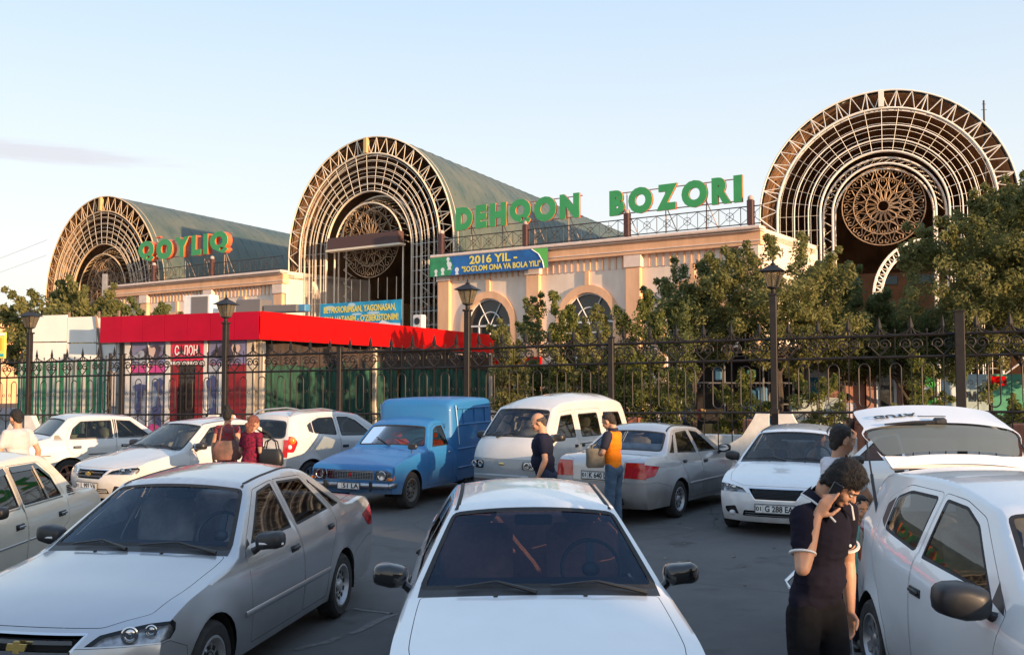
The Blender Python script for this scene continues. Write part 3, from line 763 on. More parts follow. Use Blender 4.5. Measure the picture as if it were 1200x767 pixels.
LADA = dict(
    E=[(.08,.26,.03,0),(.05,.34,.03,0,1),(.04,.72,.03,0,1),(.12,.80,.03,.01,1),(.7,.875,.02,.02),(1.26,.925,.02,.02,1),(1.33,.95,.03,.02,1),(1.86,1.355,.03,.03,1),(2.4,1.385,0,.045),(3.0,1.37,-.02,.04),
       (3.10,1.345,-.02,.035,1),(3.46,.99,-.04,.02,1),(3.58,.965,-.03,.015),(4.0,.945,-.02,.015,1),(4.05,.90,-.02,.005),(4.09,.62,-.02,0),(4.08,.32,-.02,0,1),(4.04,.27,-.02,0)],
    belt=[(0,.86),(1.3,.925),(3.4,.93),(4.1,.93)], zref=.93, zlow=.5,
    prof=[(.18,.765),(.28,.785),(.5,.80),(.70,.812),(.80,.805),(.93,.765)], lean=.40, step=.012,
    plan=[(0,.965),(.4,.985),(1,1),(3.3,1),(3.8,.985),(4.1,.965)],
    arches=[(.70,.29,.335),(3.12,.29,.325)], sill=.25,
    side=dict(
        door=dict(poly=[(1.20,.30),(1.20,.90),(1.42,.94),(1.90,1.315),(2.215,1.335),(2.215,.30)], gap=.004, r=.02),
        door_window=win([(1.50,.965),(1.90,1.29),(2.175,1.308),(2.175,.965)], on='door', r=.015),
        rear_door=dict(poly=[(2.225,.30),(2.225,1.335),(2.90,1.325),(3.10,1.17),(3.20,.95),(3.13,.70),(2.84,.60),(2.74,.40),(2.73,.30)], gap=.004, r=.03),
        rear_door_window=win([(2.27,.965),(2.27,1.308),(2.87,1.298),(3.04,1.16),(3.12,.965)], on='rear_door', r=.03),
    ),
    top=dict(
        hood=dict(poly=[(3.1,.95),(4.9,.95),(4.9,-.95),(3.1,-.95)], gap=.004, r=.01),
        cowl=dict(poly=[(5.02,.92),(5.9,.93),(5.9,-.93),(5.02,-.92)], mat=BLACKP, r=0),
        windscreen=dict(poly=[(6.05,.94),(6.93,.93),(6.93,-.93),(6.05,-.94)], mat='windscreen', trim=.03, r=.05, **{'in': .004}),
        rear_window=dict(poly=[(10.08,.93),(10.93,.92),(10.93,-.92),(10.08,-.93)], mat='rearglass', trim=.03, r=.05, **{'in': .004}),
        boot_lid=dict(poly=[(11.6,.90),(13.05,.90),(14.0,.55),(14.9,.55),(14.9,-.55),(14.0,-.55),(13.05,-.90),(11.6,-.90)], gap=.004, r=.02),
        taillight=dict(poly=[(14.15,.97),(14.15,.62),(14.8,.62),(14.8,.97)], mat=REDL, mirror=True, gap=.003, r=.01),
        headlight=dict(poly=[(1.3,.95),(1.3,.55),(1.9,.55),(1.9,.95)], mat=LENS, mirror=True, gap=.003, r=.01),
        grille=dict(poly=[(1.25,.52),(1.95,.52),(1.95,-.52),(1.25,-.52)], mat=BLACKP, trim=.012, trimname='grille_surround', trimmat=CHROME, r=.01, **{'in': .02}),
    ), wrap=())
SPARK = dict(
    E=[(.20,.20,.20,0),(.15,.34,.15,0),(.15,.54,.15,0),(.22,.72,.18,.01),(.36,.835,.16,.03),(.58,.90,.08,.04),(.76,.95,.10,.04,1),(1.52,1.405,.08,.05,1),(2.1,1.478,0,.045),(2.8,1.478,0,.045),
       (3.22,1.445,-.02,.05),(3.36,1.41,-.06,.045,1),(3.51,1.10,-.09,.0),(3.545,1.0,-.09,0,1),(3.57,.72,-.10,0),(3.60,.52,-.09,0),(3.58,.32,-.09,0),(3.52,.22,-.07,0)],
    belt=[(0,.86),(1.2,.94),(2.2,1.01),(3.5,1.12)], zref=.98, zlow=.5,
    prof=[(.15,.735),(.28,.77),(.45,.792),(.62,.80),(.78,.796),(.90,.778),(.98,.745)], lean=.40, step=.012,
    plan=[(.1,.87),(.3,.935),(.66,.98),(1.1,1.0),(2.7,1.0),(3.1,.965),(3.4,.91),(3.6,.87)],
    arches=[(.66,.29,.34),(3.03,.29,.34)], sill=.22, flare=.02,
    side=dict(
        door=dict(poly=[(1.10,.27),(1.06,.60),(1.0,.93),(1.60,1.352),(1.9,1.415),(2.21,1.425),(2.235,1.0),(2.22,.27)], gap=.004, r=.04),
        door_window=win([(1.22,.985),(1.64,1.305),(1.86,1.380),(2.165,1.392),(2.18,1.02)], on='door', r=.03),
        mirror_gusset=dict(poly=[(1.02,.93),(1.20,.965),(1.20,1.075)], mat=BLACKP, on='door', r=0),
        rear_door=dict(poly=[(2.23,.27),(2.245,1.0),(2.22,1.425),(2.75,1.42),(3.06,1.29),(3.02,.90),(2.82,.66),(2.68,.45),(2.66,.27)], gap=.004, r=.05),
        rear_door_window=win([(2.295,1.035),(2.275,1.392),(2.70,1.385),(2.90,1.32),(2.90,1.095)], on='rear_door', r=.04),
        window_corner=dict(poly=[(2.915,1.10),(2.915,1.315),(3.03,1.255),(3.02,1.14)], mat=BLACKP, on='rear_door', r=.01),
        bumper=dict(poly=[(-.2,.05),(.33,.05),(.33,.36),(.36,.52),(.22,.60),(-.2,.60)], gap=.003, r=0),
        rear_bumper=dict(poly=[(4,.05),(3.36,.05),(3.36,.42),(3.30,.58),(3.50,.62),(4,.62)], gap=.003, r=0),
        headlight=dict(poly=[(-.2,.62),(.30,.66),(.62,.88),(.72,.93),(.50,.875),(-.2,.75)], mat=LENS, gap=.003, r=0),
        taillight=dict(poly=[(3.43,.76),(4,.80),(4,1.10),(3.42,1.06),(3.33,.95)], mat=REDL, gap=.003, r=.04),
    ),
    top=dict(
        bumper=dict(poly=[(-1,1.2),(2.35,1.2),(2.35,-1.2),(-1,-1.2)], gap=.003, r=0),
        rear_bumper=dict(poly=[(22,1.2),(14.55,1.2),(14.55,-1.2),(22,-1.2)], gap=.003, r=0),
        headlight=dict(poly=[(2.5,1.3),(2.6,.62),(3.3,.80),(3.9,1.3)], mat=LENS, mirror=True, gap=.003, r=0),
        grille=dict(poly=[(.9,.60),(2.2,.50),(2.2,-.50),(.9,-.60)], mat=DARK, trim=.015, trimname='grille_surround', trimmat=CHROME, r=.03, **{'in': .04}),
        hood=dict(poly=[(3.0,.62),(4.0,.90),(5.85,.93),(5.85,-.93),(4.0,-.90),(3.0,-.62)], gap=.004, r=.03),
        cowl=dict(poly=[(5.9,.95),(6.08,.95),(6.08,-.95),(5.9,-.95)], mat=BLACKP, r=0),
        windscreen=dict(poly=[(6.05,.955),(6.94,.945),(6.94,-.945),(6.05,-.955)], mat='windscreen', trim=.035, r=.06, **{'in': .004}),
        tailgate=dict(poly=[(10.95,.93),(12.5,.91),(13.0,.84),(14.5,.80),(14.5,-.80),(13.0,-.84),(12.5,-.91),(10.95,-.93)], gap=.005, r=.04),
        rear_window=dict(poly=[(11.25,.92),(12.80,.90),(12.80,-.90),(11.25,-.92)], mat='rearglass', on='tailgate', trim=.03, trimmat=GLOSSB, r=.10, **{'in': .003}),
        taillight=dict(poly=[(12.9,1.3),(13.0,.86),(14.2,.84),(14.3,1.3)], mat=REDL, mirror=True, gap=.003, r=0),
    ), wrap=('headlight','taillight','bumper','rear_bumper'))
IZH = dict(
    E=[(.12,.30,.05,0),(.09,.40,.05,0,1),(.07,.50,.05,0),(.07,.68,.05,0,1),(.13,.735,.05,.01,1),(.6,.825,.03,.02),(1.25,.915,.02,.025,1),(1.37,.95,.04,.02,1),(1.73,1.325,.06,.03,1),(1.95,1.39,.02,.04),(2.2,1.40,0,.045),
       (2.36,1.38,-.02,.03,1),(2.44,1.0,-.02,0),(2.46,.66,0,0,1),(4.02,.64,0,0,1),(4.06,.5,0,0),(4.05,.34,0,0)],
    belt=[(0,.82),(1.3,.90),(2.5,.92),(4.1,.92)], zref=.9, zlow=.5,
    prof=[(.2,.72),(.30,.745),(.5,.765),(.68,.772),(.80,.765),(.90,.735)], lean=.36, step=.012,
    plan=[(0,.96),(.4,.985),(1,1),(3.3,1),(4.1,1)],
    arches=[(.74,.30,.345),(3.14,.30,.34)], sill=.27, flare=.012,
    side=dict(
        door=dict(poly=[(1.33,.32),(1.33,.86),(1.45,.92),(1.78,1.275),(1.98,1.335),(2.28,1.345),(2.31,.92),(2.30,.32)], gap=.004, r=.03),
        door_window=win([(1.58,.955),(1.84,1.245),(2.0,1.30),(2.23,1.31),(2.245,.955)], on='door', r=.03, mat='glass'),
        turn_signal=dict(poly=[(.09,.51),(.13,.51),(.15,.58),(.10,.585)], mat=AMBER, r=.005),
    ),
    top=dict(
        grille=dict(poly=[(2.1,.58),(2.85,.58),(2.85,-.58),(2.1,-.58)], mat=DARK, trim=.014, trimname='grille_surround', trimmat=CHROME, r=.02, **{'in': .03}),
        headlight=dict(poly=[(2.1,.97),(2.1,.60),(2.85,.60),(2.85,.97)], mat=LENS, mirror=True, gap=.002, r=.03),
        hood=dict(poly=[(4.1,.93),(5.9,.93),(5.9,-.93),(4.1,-.93)], gap=.004, r=.02),
        windscreen=dict(poly=[(7.06,.94),(7.93,.93),(7.93,-.93),(7.06,-.94)], mat='windscreen', trim=.03, r=.06, **{'in': .004}),
        rear_window=dict(poly=[(11.2,.6),(11.9,.6),(11.9,-.6),(11.2,-.6)], mat='rearglass', trim=.03, r=.05, **{'in': .004}),
    ), wrap=())
DAMAS = dict(
    E=[(.10,.26,.08,0),(.06,.36,.10,0),(.05,.60,.11,0),(.08,.84,.11,0),(.20,1.05,.11,.01),(.27,1.12,.10,.01,1),(.72,1.63,.08,.03,1),(1.0,1.70,.03,.09),(1.5,1.735,0,.12),(2.6,1.74,0,.13),(3.15,1.71,-.02,.10),
       (3.31,1.66,-.04,.06,1),(3.42,1.2,-.05,0),(3.45,.6,-.05,0),(3.43,.30,-.04,0)],
    belt=[(0,1.05),(3.5,1.08)], zref=1.05, zlow=.5,
    prof=[(.2,.655),(.35,.685),(.6,.70),(.85,.698),(1.05,.675)], lean=.165, lean2=.08, step=.008,
    plan=[(0,.90),(.15,.955),(.4,.985),(.8,1),(2.8,1),(3.2,.98),(3.45,.95)],
    arches=[(.62,.27,.30),(2.50,.27,.30)], sill=.26, flare=.01,
    side=dict(
        door=dict(poly=[(.92,.34),(.92,.52),(.68,.66),(.46,.72),(.44,1.08),(.86,1.57),(1.36,1.60),(1.38,.34)], gap=.004, r=.04),
        door_window=win([(.62,1.13),(.90,1.505),(1.30,1.525),(1.32,1.115)], on='door', r=.04),
        sliding_door=dict(poly=[(1.44,.34),(1.42,1.60),(2.34,1.605),(2.36,.80),(2.20,.62),(2.14,.34)], gap=.004, r=.04),
        sliding_door_window=win([(1.52,1.11),(1.50,1.52),(2.22,1.53),(2.25,1.11)], on='sliding_door', r=.05),
        quarter_window=win([(2.46,1.11),(2.44,1.53),(3.10,1.52),(3.21,1.12)], r=.05),
        lower_band=dict(poly=[(-.1,.1),(.31,.1),(.31,.44),(.32,.78),(-.1,.82)], gap=.002, r=0),
    ),
    top=dict(
        lower_band=dict(poly=[(-1,1.2),(2.85,1.2),(2.85,-1.2),(-1,-1.2)], gap=.002, r=0),
        headlight=dict(poly=[(2.05,.93),(2.05,.58),(2.72,.58),(2.72,.93)], mat=LENS, mirror=True, gap=.002, r=.06, trim=.014, trimname='headlight_surround', trimmat=mat('grey_trim',(.25,.25,.26),.45)),
        intake=dict(poly=[(.5,.5),(1.0,.5),(1.0,-.5),(.5,-.5)], mat=DARK, r=.02, **{'in': .02}),
        windscreen=dict(poly=[(5.05,.95),(5.94,.94),(5.94,-.94),(5.05,-.95)], mat='windscreen', trim=.03, r=.08, **{'in': .004}),
        rear_window=dict(poly=[(11.2,.85),(12.0,.85),(12.0,-.85),(11.2,-.85)], mat='rearglass', trim=.03, r=.08, **{'in': .004}),
    ), wrap=('lower_band',))
def lada(label, colour, loc, t, group=None, glassm=GL_DARK, wheel='steel', rimm=None, rearm=GL_BACK, seats=UPH, deflect=False, trims=True):
    root = empty('parked_car', (loc[0], loc[1], 0), t, label, 'car', group)
    car = Car(LADA); car.build(root, dict(paint=colour, glass=glassm, windscreen=GL_MID, rearglass=rearm))
    for sg in (1, -1):
        dr, rd = car.made[('door', sg)], car.made[('rear_door', sg)]
        for x, p in ((2.05, dr), (2.98, rd)):
            handle(p, car, x, .80, sg, L=.16)
            g = G(); g.box((x-.005, sg*(car.S(x, .80)+.028), .806), (.13, .006, .018), bev=.003); g.build('handle_plate', CHROME, p)
        mirror(dr, 1.50, .78, .96, sg, BLACKP, .8)
        g = G()
        for a, b in ((.20, .34), (1.06, 2.20), (2.24, 2.77), (3.47, 4.0)): ribbon(g, car, [(a+(b-a)*k/8, .655) for k in range(9)], sg, .010, .007)
        g.build('side_moulding', CHROME if trims else BLACKP, root)
        g = G()      # bright window surrounds and dividers
        for pts in ([(1.50,.955),(2.175,.955)], [(2.27,.955),(3.12,.955)]): ribbon(g, car, [(pts[0][0]+(pts[1][0]-pts[0][0])*k/6, .953) for k in range(7)], sg, .009, .006)
        for (xa, za, xb, zb) in ((2.20,.965,2.20,1.315), (2.23,.965,2.24,1.315), (2.80,.965,2.745,1.295), (1.66,.975,1.66,1.09)):
            pts = [Vector((xa+(xb-xa)*k/5, sg*(car.S(xa+(xb-xa)*k/5, za+(zb-za)*k/5)+.004), za+(zb-za)*k/5)) for k in range(6)]
            g.tube(pts, .009, 5)
        g.build('window_divider', mat('dull_trim', (.36,.33,.29), .5, .3) if trims else BLACKP, root)
        # black louvred vent at the foot of the rear pillar
        g = G()
        for k in range(5):
            xa = 3.255+k*.004; z = .975+k*.016
            g.box((xa+.075, sg*(car.S(xa+.07, z)+.006), z), (.15-k*.018, .012, .010))
        g.build('pillar_vent', BLACKP, root)
        g = G(); g.box((3.33, sg*(car.S(3.33, .95)+.004), .955), (.17, .012, .016), bev=.003); g.build('vent_trim', CHROME, root)
        if deflect:
            g = G(); pts = [(1.58, 1.03), (1.90, 1.30), (2.18, 1.318)]
            for P_ in ([(1.56,1.02),(1.88,1.298),(2.17,1.322)], [(2.28,1.322),(2.84,1.316),(3.03,1.18)]):
                D = dens(P_, .06, False); vs = []; fs = []
                for x, z in D: vs += [(x, sg*(car.S(x, z)+.004), z), (x+.01, sg*(car.S(x, z)+.034), z-.055)]
                for i in range(len(D)-1): fs.append((2*i, 2*i+1, 2*i+3, 2*i+2))
                g.add(vs, fs)
            g.build('wind_deflector', GLOSSB, root, True)
        add_wheel(root, .70, sg*.715, .285, .175, .165, wheel, sg, rimmat=rimm); add_wheel(root, 3.12, sg*.715, .285, .175, .165, wheel, sg, rimmat=rimm)
        o = car.made.get(('headlight', sg))
        if o: reflector(o, .03)
    for x, nm in ((-.015, 'bumper'), (4.135, 'rear_bumper')):
        g = G(); g.box((x, 0, .40), (.07, 1.56, .12), bev=.03)
        for sg in (1, -1): g.box((x+(.10 if x < 1 else -.10), sg*.775, .40), (.25, .05, .11), bev=.02)
        g.build(nm, CHROME if trims else BLACKP, root, True, 50)
    plate(root, 4.125, .62, ('01', 'A 572 BA'), 1, tilt=-.05)
    interior(root, LADA, seats, ((1.95, 2), (2.75, 1)), .42, (1.5, .88), 1.78)
    return root, car
def spark(label, colour, loc, t, group=None, rails=True, open_gate=None, glassm=GL_DARK, plate_r=None, big_mirror=1.0, gate_sticker=False):
    root = empty('hatchback_car', (loc[0], loc[1], 0), t, label, 'car', group)
    car = Car(SPARK); car.build(root, dict(paint=colour, glass=glassm, windscreen=GL_MID, rearglass=glass('grey_glass', (.30,.33,.32), opac=.8, dark=(.13,.15,.145)) if open_gate else GL_DARK))
    for sg in (1, -1):
        handle(car.made[('door', sg)], car, 2.12, .82, sg, L=.17)
        mirror(car.made[('door', sg)], 1.12, .81, .955, sg, BLACKP, big_mirror)
        add_wheel(root, .66, sg*.70, .285, .185, .17, 'alloy', sg); add_wheel(root, 3.03, sg*.70, .285, .185, .17, 'alloy', sg)
        o = car.made.get(('headlight', sg)); reflector(o, .04, LAMPGREY)
        o = car.made.get(('taillight', sg))
        if open_gate: continue
        g = G(); g.ell((3.51, sg*.66, .865), (.05, .085, .055), 12, 8); g.build('reversing_lamp', WHITEL, o, True)
        g = G(); g.ell((3.455, sg*.70, .985), (.07, .075, .075), 12, 8); g.build('indicator_lamp', AMBER, o, True)
        if rails:
            g = G(); pts = []
            for k in range(15):
                u = k/14; a = car.a_of(8.0+2.75*u); p = Vector(car.top(a, sg*.75*.93)); pts.append(p+Vector((0, 0, .008+.05*min(1, 5*u, 5*(1-u)))))
            g.tube(pts, .016, 6); g.build('roof_rail', mat('rail_grey', (.35,.35,.36), .3, .6), root, True)
    if open_gate:
        h = Vector(car.at(car.a_of(10.97)).xy); R = Matrix.Translation((h.x, 0, h.y+.04)) @ Matrix.Rotation(-open_gate, 4, 'Y') @ Matrix.Translation((-h.x, 0, -h.y-.04))
        tg = car.made[('tailgate', 1)]; me = tg.data
        # spoiler lip, inner lining, wiper
        reflector(tg, .05, mat('gate_lining', (.30,.30,.30), .6), 'lining')
        def P(u, v, d=0): return Vector(car.top(car.a_of(u), v*.75, -d))
        g = G(); g.tube([P(12.62, 0, .02), P(12.66, .30, .02), P(12.70, .62, .022)], [.016, .012, .008], 6); g.box(P(12.74, 0, .02), (.05, .10, .06), bev=.015); g.build('wiper', BLACKP, tg, True)
        g = G(); g.add([P(10.98, -.90, .004), P(10.98, .90, .004), P(11.27, .90, .03), P(11.27, -.90, .03), P(10.98, -.9, -.01), P(10.98, .9, -.01), P(11.27, .90, -.01), P(11.27, -.9, -.01)], [(0,1,2,3),(3,2,6,7),(0,3,7,4),(1,5,6,2)]); g.build('spoiler', colour, tg)
        if gate_sticker:
            a0 = P(13.5, .62, .006); n_ = (P(13.9, 0, 0)-P(13.3, 0, 0)).normalized()
            for (s_, v0, u_, wd, hh) in (('GUTA', .42, 13.5, .34, .085), ('~', .02, 13.35, .22, .06)):
                o_ = P(u_, v0, .006); ex = (P(u_, v0-.1)-P(u_, v0)).normalized(); ey = -n_; ez = ex.cross(ey)
                M = Matrix(((ex.x, ey.x, ez.x, o_.x), (ex.y, ey.y, ez.y, o_.y), (ex.z, ey.z, ez.z, o_.z), (0,0,0,1)))
                text(s_, hh, INK, tg, .001, 'lettering', M, bold=.003, width=wd)
        tg.matrix_basis = R
        for sg in (1, -1):
            a = R @ P(12.4, sg*.86); b = Vector((3.20, sg*.66, 1.12)); g = G(); g.tube([b, a.lerp(b, .5)], .012, 6); g.tube([a.lerp(b, .5), a], .007, 6); g.build('gas_strut', BLACKP, root, True)
    else:
        def P(u, v, d=0): return Vector(car.top(car.a_of(u), v*.75, -d))
        g = G(); g.tube([P(12.6, 0, .02), P(12.62, .35, .02)], .009, 5); g.build('wiper', BLACKP, car.made[('tailgate', 1)], True)
        if plate_r: plate(car.made[('tailgate', 1)], 3.69, .80, plate_r, 1)
    for y0, y1 in ((.05, .5), (-.55, -.05)):
        def wsp(y, u): return Vector(car.top(car.a_of(u), y*1.05, -.016))
        wiper(root, [wsp(y0, 6.0), wsp((y0+y1)/2, 6.09), wsp(y1, 6.05)])
    interior(root, SPARK, UPH, ((1.75, 2), (2.6, 1)), .50, (1.25, .98), 1.52)
    return root, car
def izh(label, colour, loc, t):
    root = empty('pickup_van', (loc[0], loc[1], 0), t, label, 'van', None)
    car = Car(IZH); car.build(root, dict(paint=colour, glass=glass('door_glass', (.5,.55,.5)), windscreen=glass('van_windscreen', (.70,.74,.72), ior=1.3), rearglass=GL_DARK))
    # load box: rounded sections lofted front to back
    secs = []
    def sec(x, hw, z0, z1, r):
        pts = [(-hw*.985, z0), (-hw, z0+.25), (-hw*.995, z1-.45), (-hw*.965, z1-r)]
        for k in range(1, 7): a = pi-pi/2*k/7; pts.append((-hw*.965+r+r*cos(a), z1-r+r*sin(a)))
        pts += [(-hw*.5, z1+.012)]
        pts = pts+[(0, z1+.02)]+[(-y, z) for y, z in pts[::-1]]; return [(x, y, z) for y, z in pts]
    S_ = [(2.28,.70,.95,1.64,.12),(2.31,.735,.95,1.70,.12),(2.38,.765,.60,1.745,.12),(2.50,.775,.30,1.765,.12),(3.2,.78,.30,1.78,.12),(4.0,.775,.30,1.77,.12),(4.10,.765,.30,1.755,.11),(4.13,.74,.32,1.72,.11)]
    rings = [sec(*q) for q in S_]; n = len(rings[0]); vs = [p for r in rings for p in r]; fs = []
    for i in range(len(rings)-1):
        for j in range(n-1): fs.append((i*n+j, i*n+j+1, (i+1)*n+j+1, (i+1)*n+j))
    fs.append(tuple(range(n))[::-1]); fs.append(tuple(range((len(rings)-1)*n, len(rings)*n)))
    g = G(); g.add(vs, fs); bx = g.build('load_box', colour, root, True, 50)
    for sg in (1, -1):
        g = G()
        for z in (.52, .86, 1.30, 1.60): g.box((3.25, sg*.779, z), (1.5, .022, .035), bev=.01)
        for x in (2.75, 3.25, 3.75): g.box((x, sg*.779, 1.45), (.035, .02, .26), bev=.008)
        g.build('pressed_rib', colour, bx)
        g = G(); g.tube([(2.40, sg*.775, 1.66), (2.50, sg*.787, 1.15), (2.54, sg*.787, .95)], .012, 5); g.build('edge_trim', mat('pale_blue_paint', (.35,.50,.62), .4), bx, True)
        handle(car.made[('door', sg)], car, 2.16, .84, sg, chrome=True, L=.12)
        add_wheel(root, .74, sg*.67, .305, .19, .165, 'steel', sg, turn=-.04, rimmat=mat('dusty_steel', (.12,.11,.10), .8)); add_wheel(root, 3.14, sg*.67, .305, .19, .165, 'steel', sg, rimmat=MATS['dusty_steel'])
        o = car.made[('headlight', sg)]; reflector(o, .03)
        g = G(); M = Matrix.Translation((.028, sg*.575, .595)) @ Matrix.Rotation(-pi/2, 4, 'Y'); g.lathe([(.072, 0), (.075, .010), (.068, .012), (.06, .004), (0, .0)], 20, M=M)
        for z_ in (-.078, .078): g.box((.028+.0*z_, sg*.575, .595+z_), (.018, .20, .012))
        for y_ in (.475, .675): g.box((.028, sg*y_, .595), (.018, .012, .168))
        g.build('bulb', CHROME, o)
        g = G(); g.box((.055, sg*.70, .535), (.04, .10, .05), bev=.01); g.build('turn_signal', AMBER, root, True)
    g = G()
    for k in range(7): z = .535+k*.022; g.box((.022, 0, z), (.016, .86, .009))
    for k in range(19): g.box((.024, -.42+k*.0467, .60), (.014, .009, .15))
    g.build('grille_lattice', CHROME, root)
    g = G(); M = Matrix.Translation((.018, 0, .60)) @ Matrix.Rotation(-pi/2, 4, 'Y'); g.lathe([(.0, .01), (.03, .008), (.034, 0)], 14, M=M); g.build('emblem', REDL, root, True)
    g = G(); g.box((-.02, 0, .435), (.06, 1.46, .085), bev=.025)
    for sg in (1, -1): g.box((.10, sg*.74, .435), (.26, .05, .08), bev=.02)
    g.build('bumper', mat('dull_chrome', (.40,.41,.43), .28, .9), root, True, 50)
    g = G()
    for y in (-.42, .42): g.box((-.06, y, .43), (.05, .05, .16), bev=.015)
    g.build('bumper_guard', RUBBER, root)
    plate(root, -.062, .425, ('', '51 LA'), w=.40, h=.10, y=-.02)
    def wsp(y, u): return Vector(car.top(car.a_of(u), y, -.02))
    wiper(root, [wsp(-.02, 6.8), wsp(.10, 7.12), wsp(.36, 7.35)]); wiper(root, [wsp(-.50, 6.8), wsp(-.40, 7.1), wsp(-.12, 7.3)])
    g = G(); g.tube([(1.02, -.60, .88), (1.0, -.60, .98)], .012, 6); g.box((1.0, -.62, 1.0), (.05, .17, .10), bev=.02); g.build('fender_mirror', BLACKP, root, True)
    g = G(); g.box((2.30, 0, 1.0), (.04, 1.25, .66)); g.build('cab_back_panel', UPH, root)
    for y in (-.36, .36): seat_mesh(UPHRED, root, 1.90, y, .42, .50, .50)
    g = G(); g.box((1.58, 0, .84), (.30, 1.3, .20), bev=.06); g.build('dashboard', UPHRED, root, True, 50)
    M = Matrix.Translation((1.76, -.36, .93)) @ Matrix.Rotation(radians(-55), 4, 'Y'); g = G(); g.tube([(.2*cos(2*pi*k/20), .2*sin(2*pi*k/20), 0) for k in range(20)], .012, 6, True, M); g.build('steering_wheel', BLACKP, root, True)
    return root
def damas(label, colour, loc, t):
    root = empty('minivan', (loc[0], loc[1], 0), t, label, 'minivan', None)
    GREYP = paint('grey_band_paint', (.27,.29,.31), .2, .4)
    car = Car(DAMAS); car.build(root, dict(paint=colour, glass=glass('van_glass', (.30,.32,.30)), windscreen=GL_MID, rearglass=GL_CLEAR, lower_band=GREYP))
    for sg in (1, -1):
        handle(car.made[('door', sg)], car, 1.28, .97, sg, L=.10)
        if ('sliding_door', sg) in car.made:
            handle(car.made[('sliding_door', sg)], car, 1.52, .97, sg, L=.10)
        g = G(); ribbon(g, car, [(1.4+k*.15, 1.0) for k in range(12)], sg, .008, .006); g.build('door_rail', RUBBER, root)
        add_wheel(root, .62, sg*.60, .265, .165, .15, 'steel', sg); add_wheel(root, 2.50, sg*.60, .265, .165, .15, 'steel', sg)
        o = car.made[('headlight', sg)]; reflector(o, .03)
        g = G()
        for y in (.47, .60):
            M = Matrix.Translation((.0, sg*y, .70)) @ Matrix.Rotation(-pi/2, 4, 'Y'); g.lathe([(.05, 0), (.053, .012), (.045, .014), (.04, .004), (0, 0)], 16, M=M)
        g.build('bulb', CHROME, o, True)
        g = G(); g.box((-.005, sg*.52, .36), (.04, .16, .05), bev=.01); g.build('turn_signal', AMBER, root, True)
        mirror(car.made[('door', sg)], .52, .70, 1.12, sg, BLACKP, .95)
    g = G(); g.ell((-.06, 0, .72), (.012, .06, .022), 14, 6); g.build('emblem', GOLD, root, True)
    g = G(); g.box((-.075, 0, .50), (.05, 1.10, .10), bev=.02); g.build('bumper', GREYP, root, True)
    plate(root, -.10, .38, ('01', 'E 417 LA'))
    def wsp(y, u): return Vector(car.top(car.a_of(u), y, -.02))
    wiper(root, [wsp(.30, 5.0), wsp(.05, 5.13), wsp(-.22, 5.2)]); wiper(root, [wsp(.72, 5.0), wsp(.50, 5.12), wsp(.26, 5.18)])
    g = G()
    for z in (1.24,): g.box((.56, -.05, z+.22), (.03, .22, .06), bev=.01)
    g.build('rear_view_mirror', BLACKP, root, True)
    for x in (.95, 1.75, 2.5):
        for y in (-.33, .33): seat_mesh(UPH, root, x, y, .62, .46, .50)
    g = G(); g.box((.55, 0, .98), (.30, 1.2, .2), bev=.05); g.build('dashboard', BLACKP, root, True, 50)
    M = Matrix.Translation((.72, -.33, 1.12)) @ Matrix.Rotation(radians(-40), 4, 'Y'); g = G(); g.tube([(.18*cos(2*pi*k/20), .18*sin(2*pi*k/20), 0) for k in range(20)], .012, 6, True, M); g.build('steering_wheel', BLACKP, root, True)
    return root
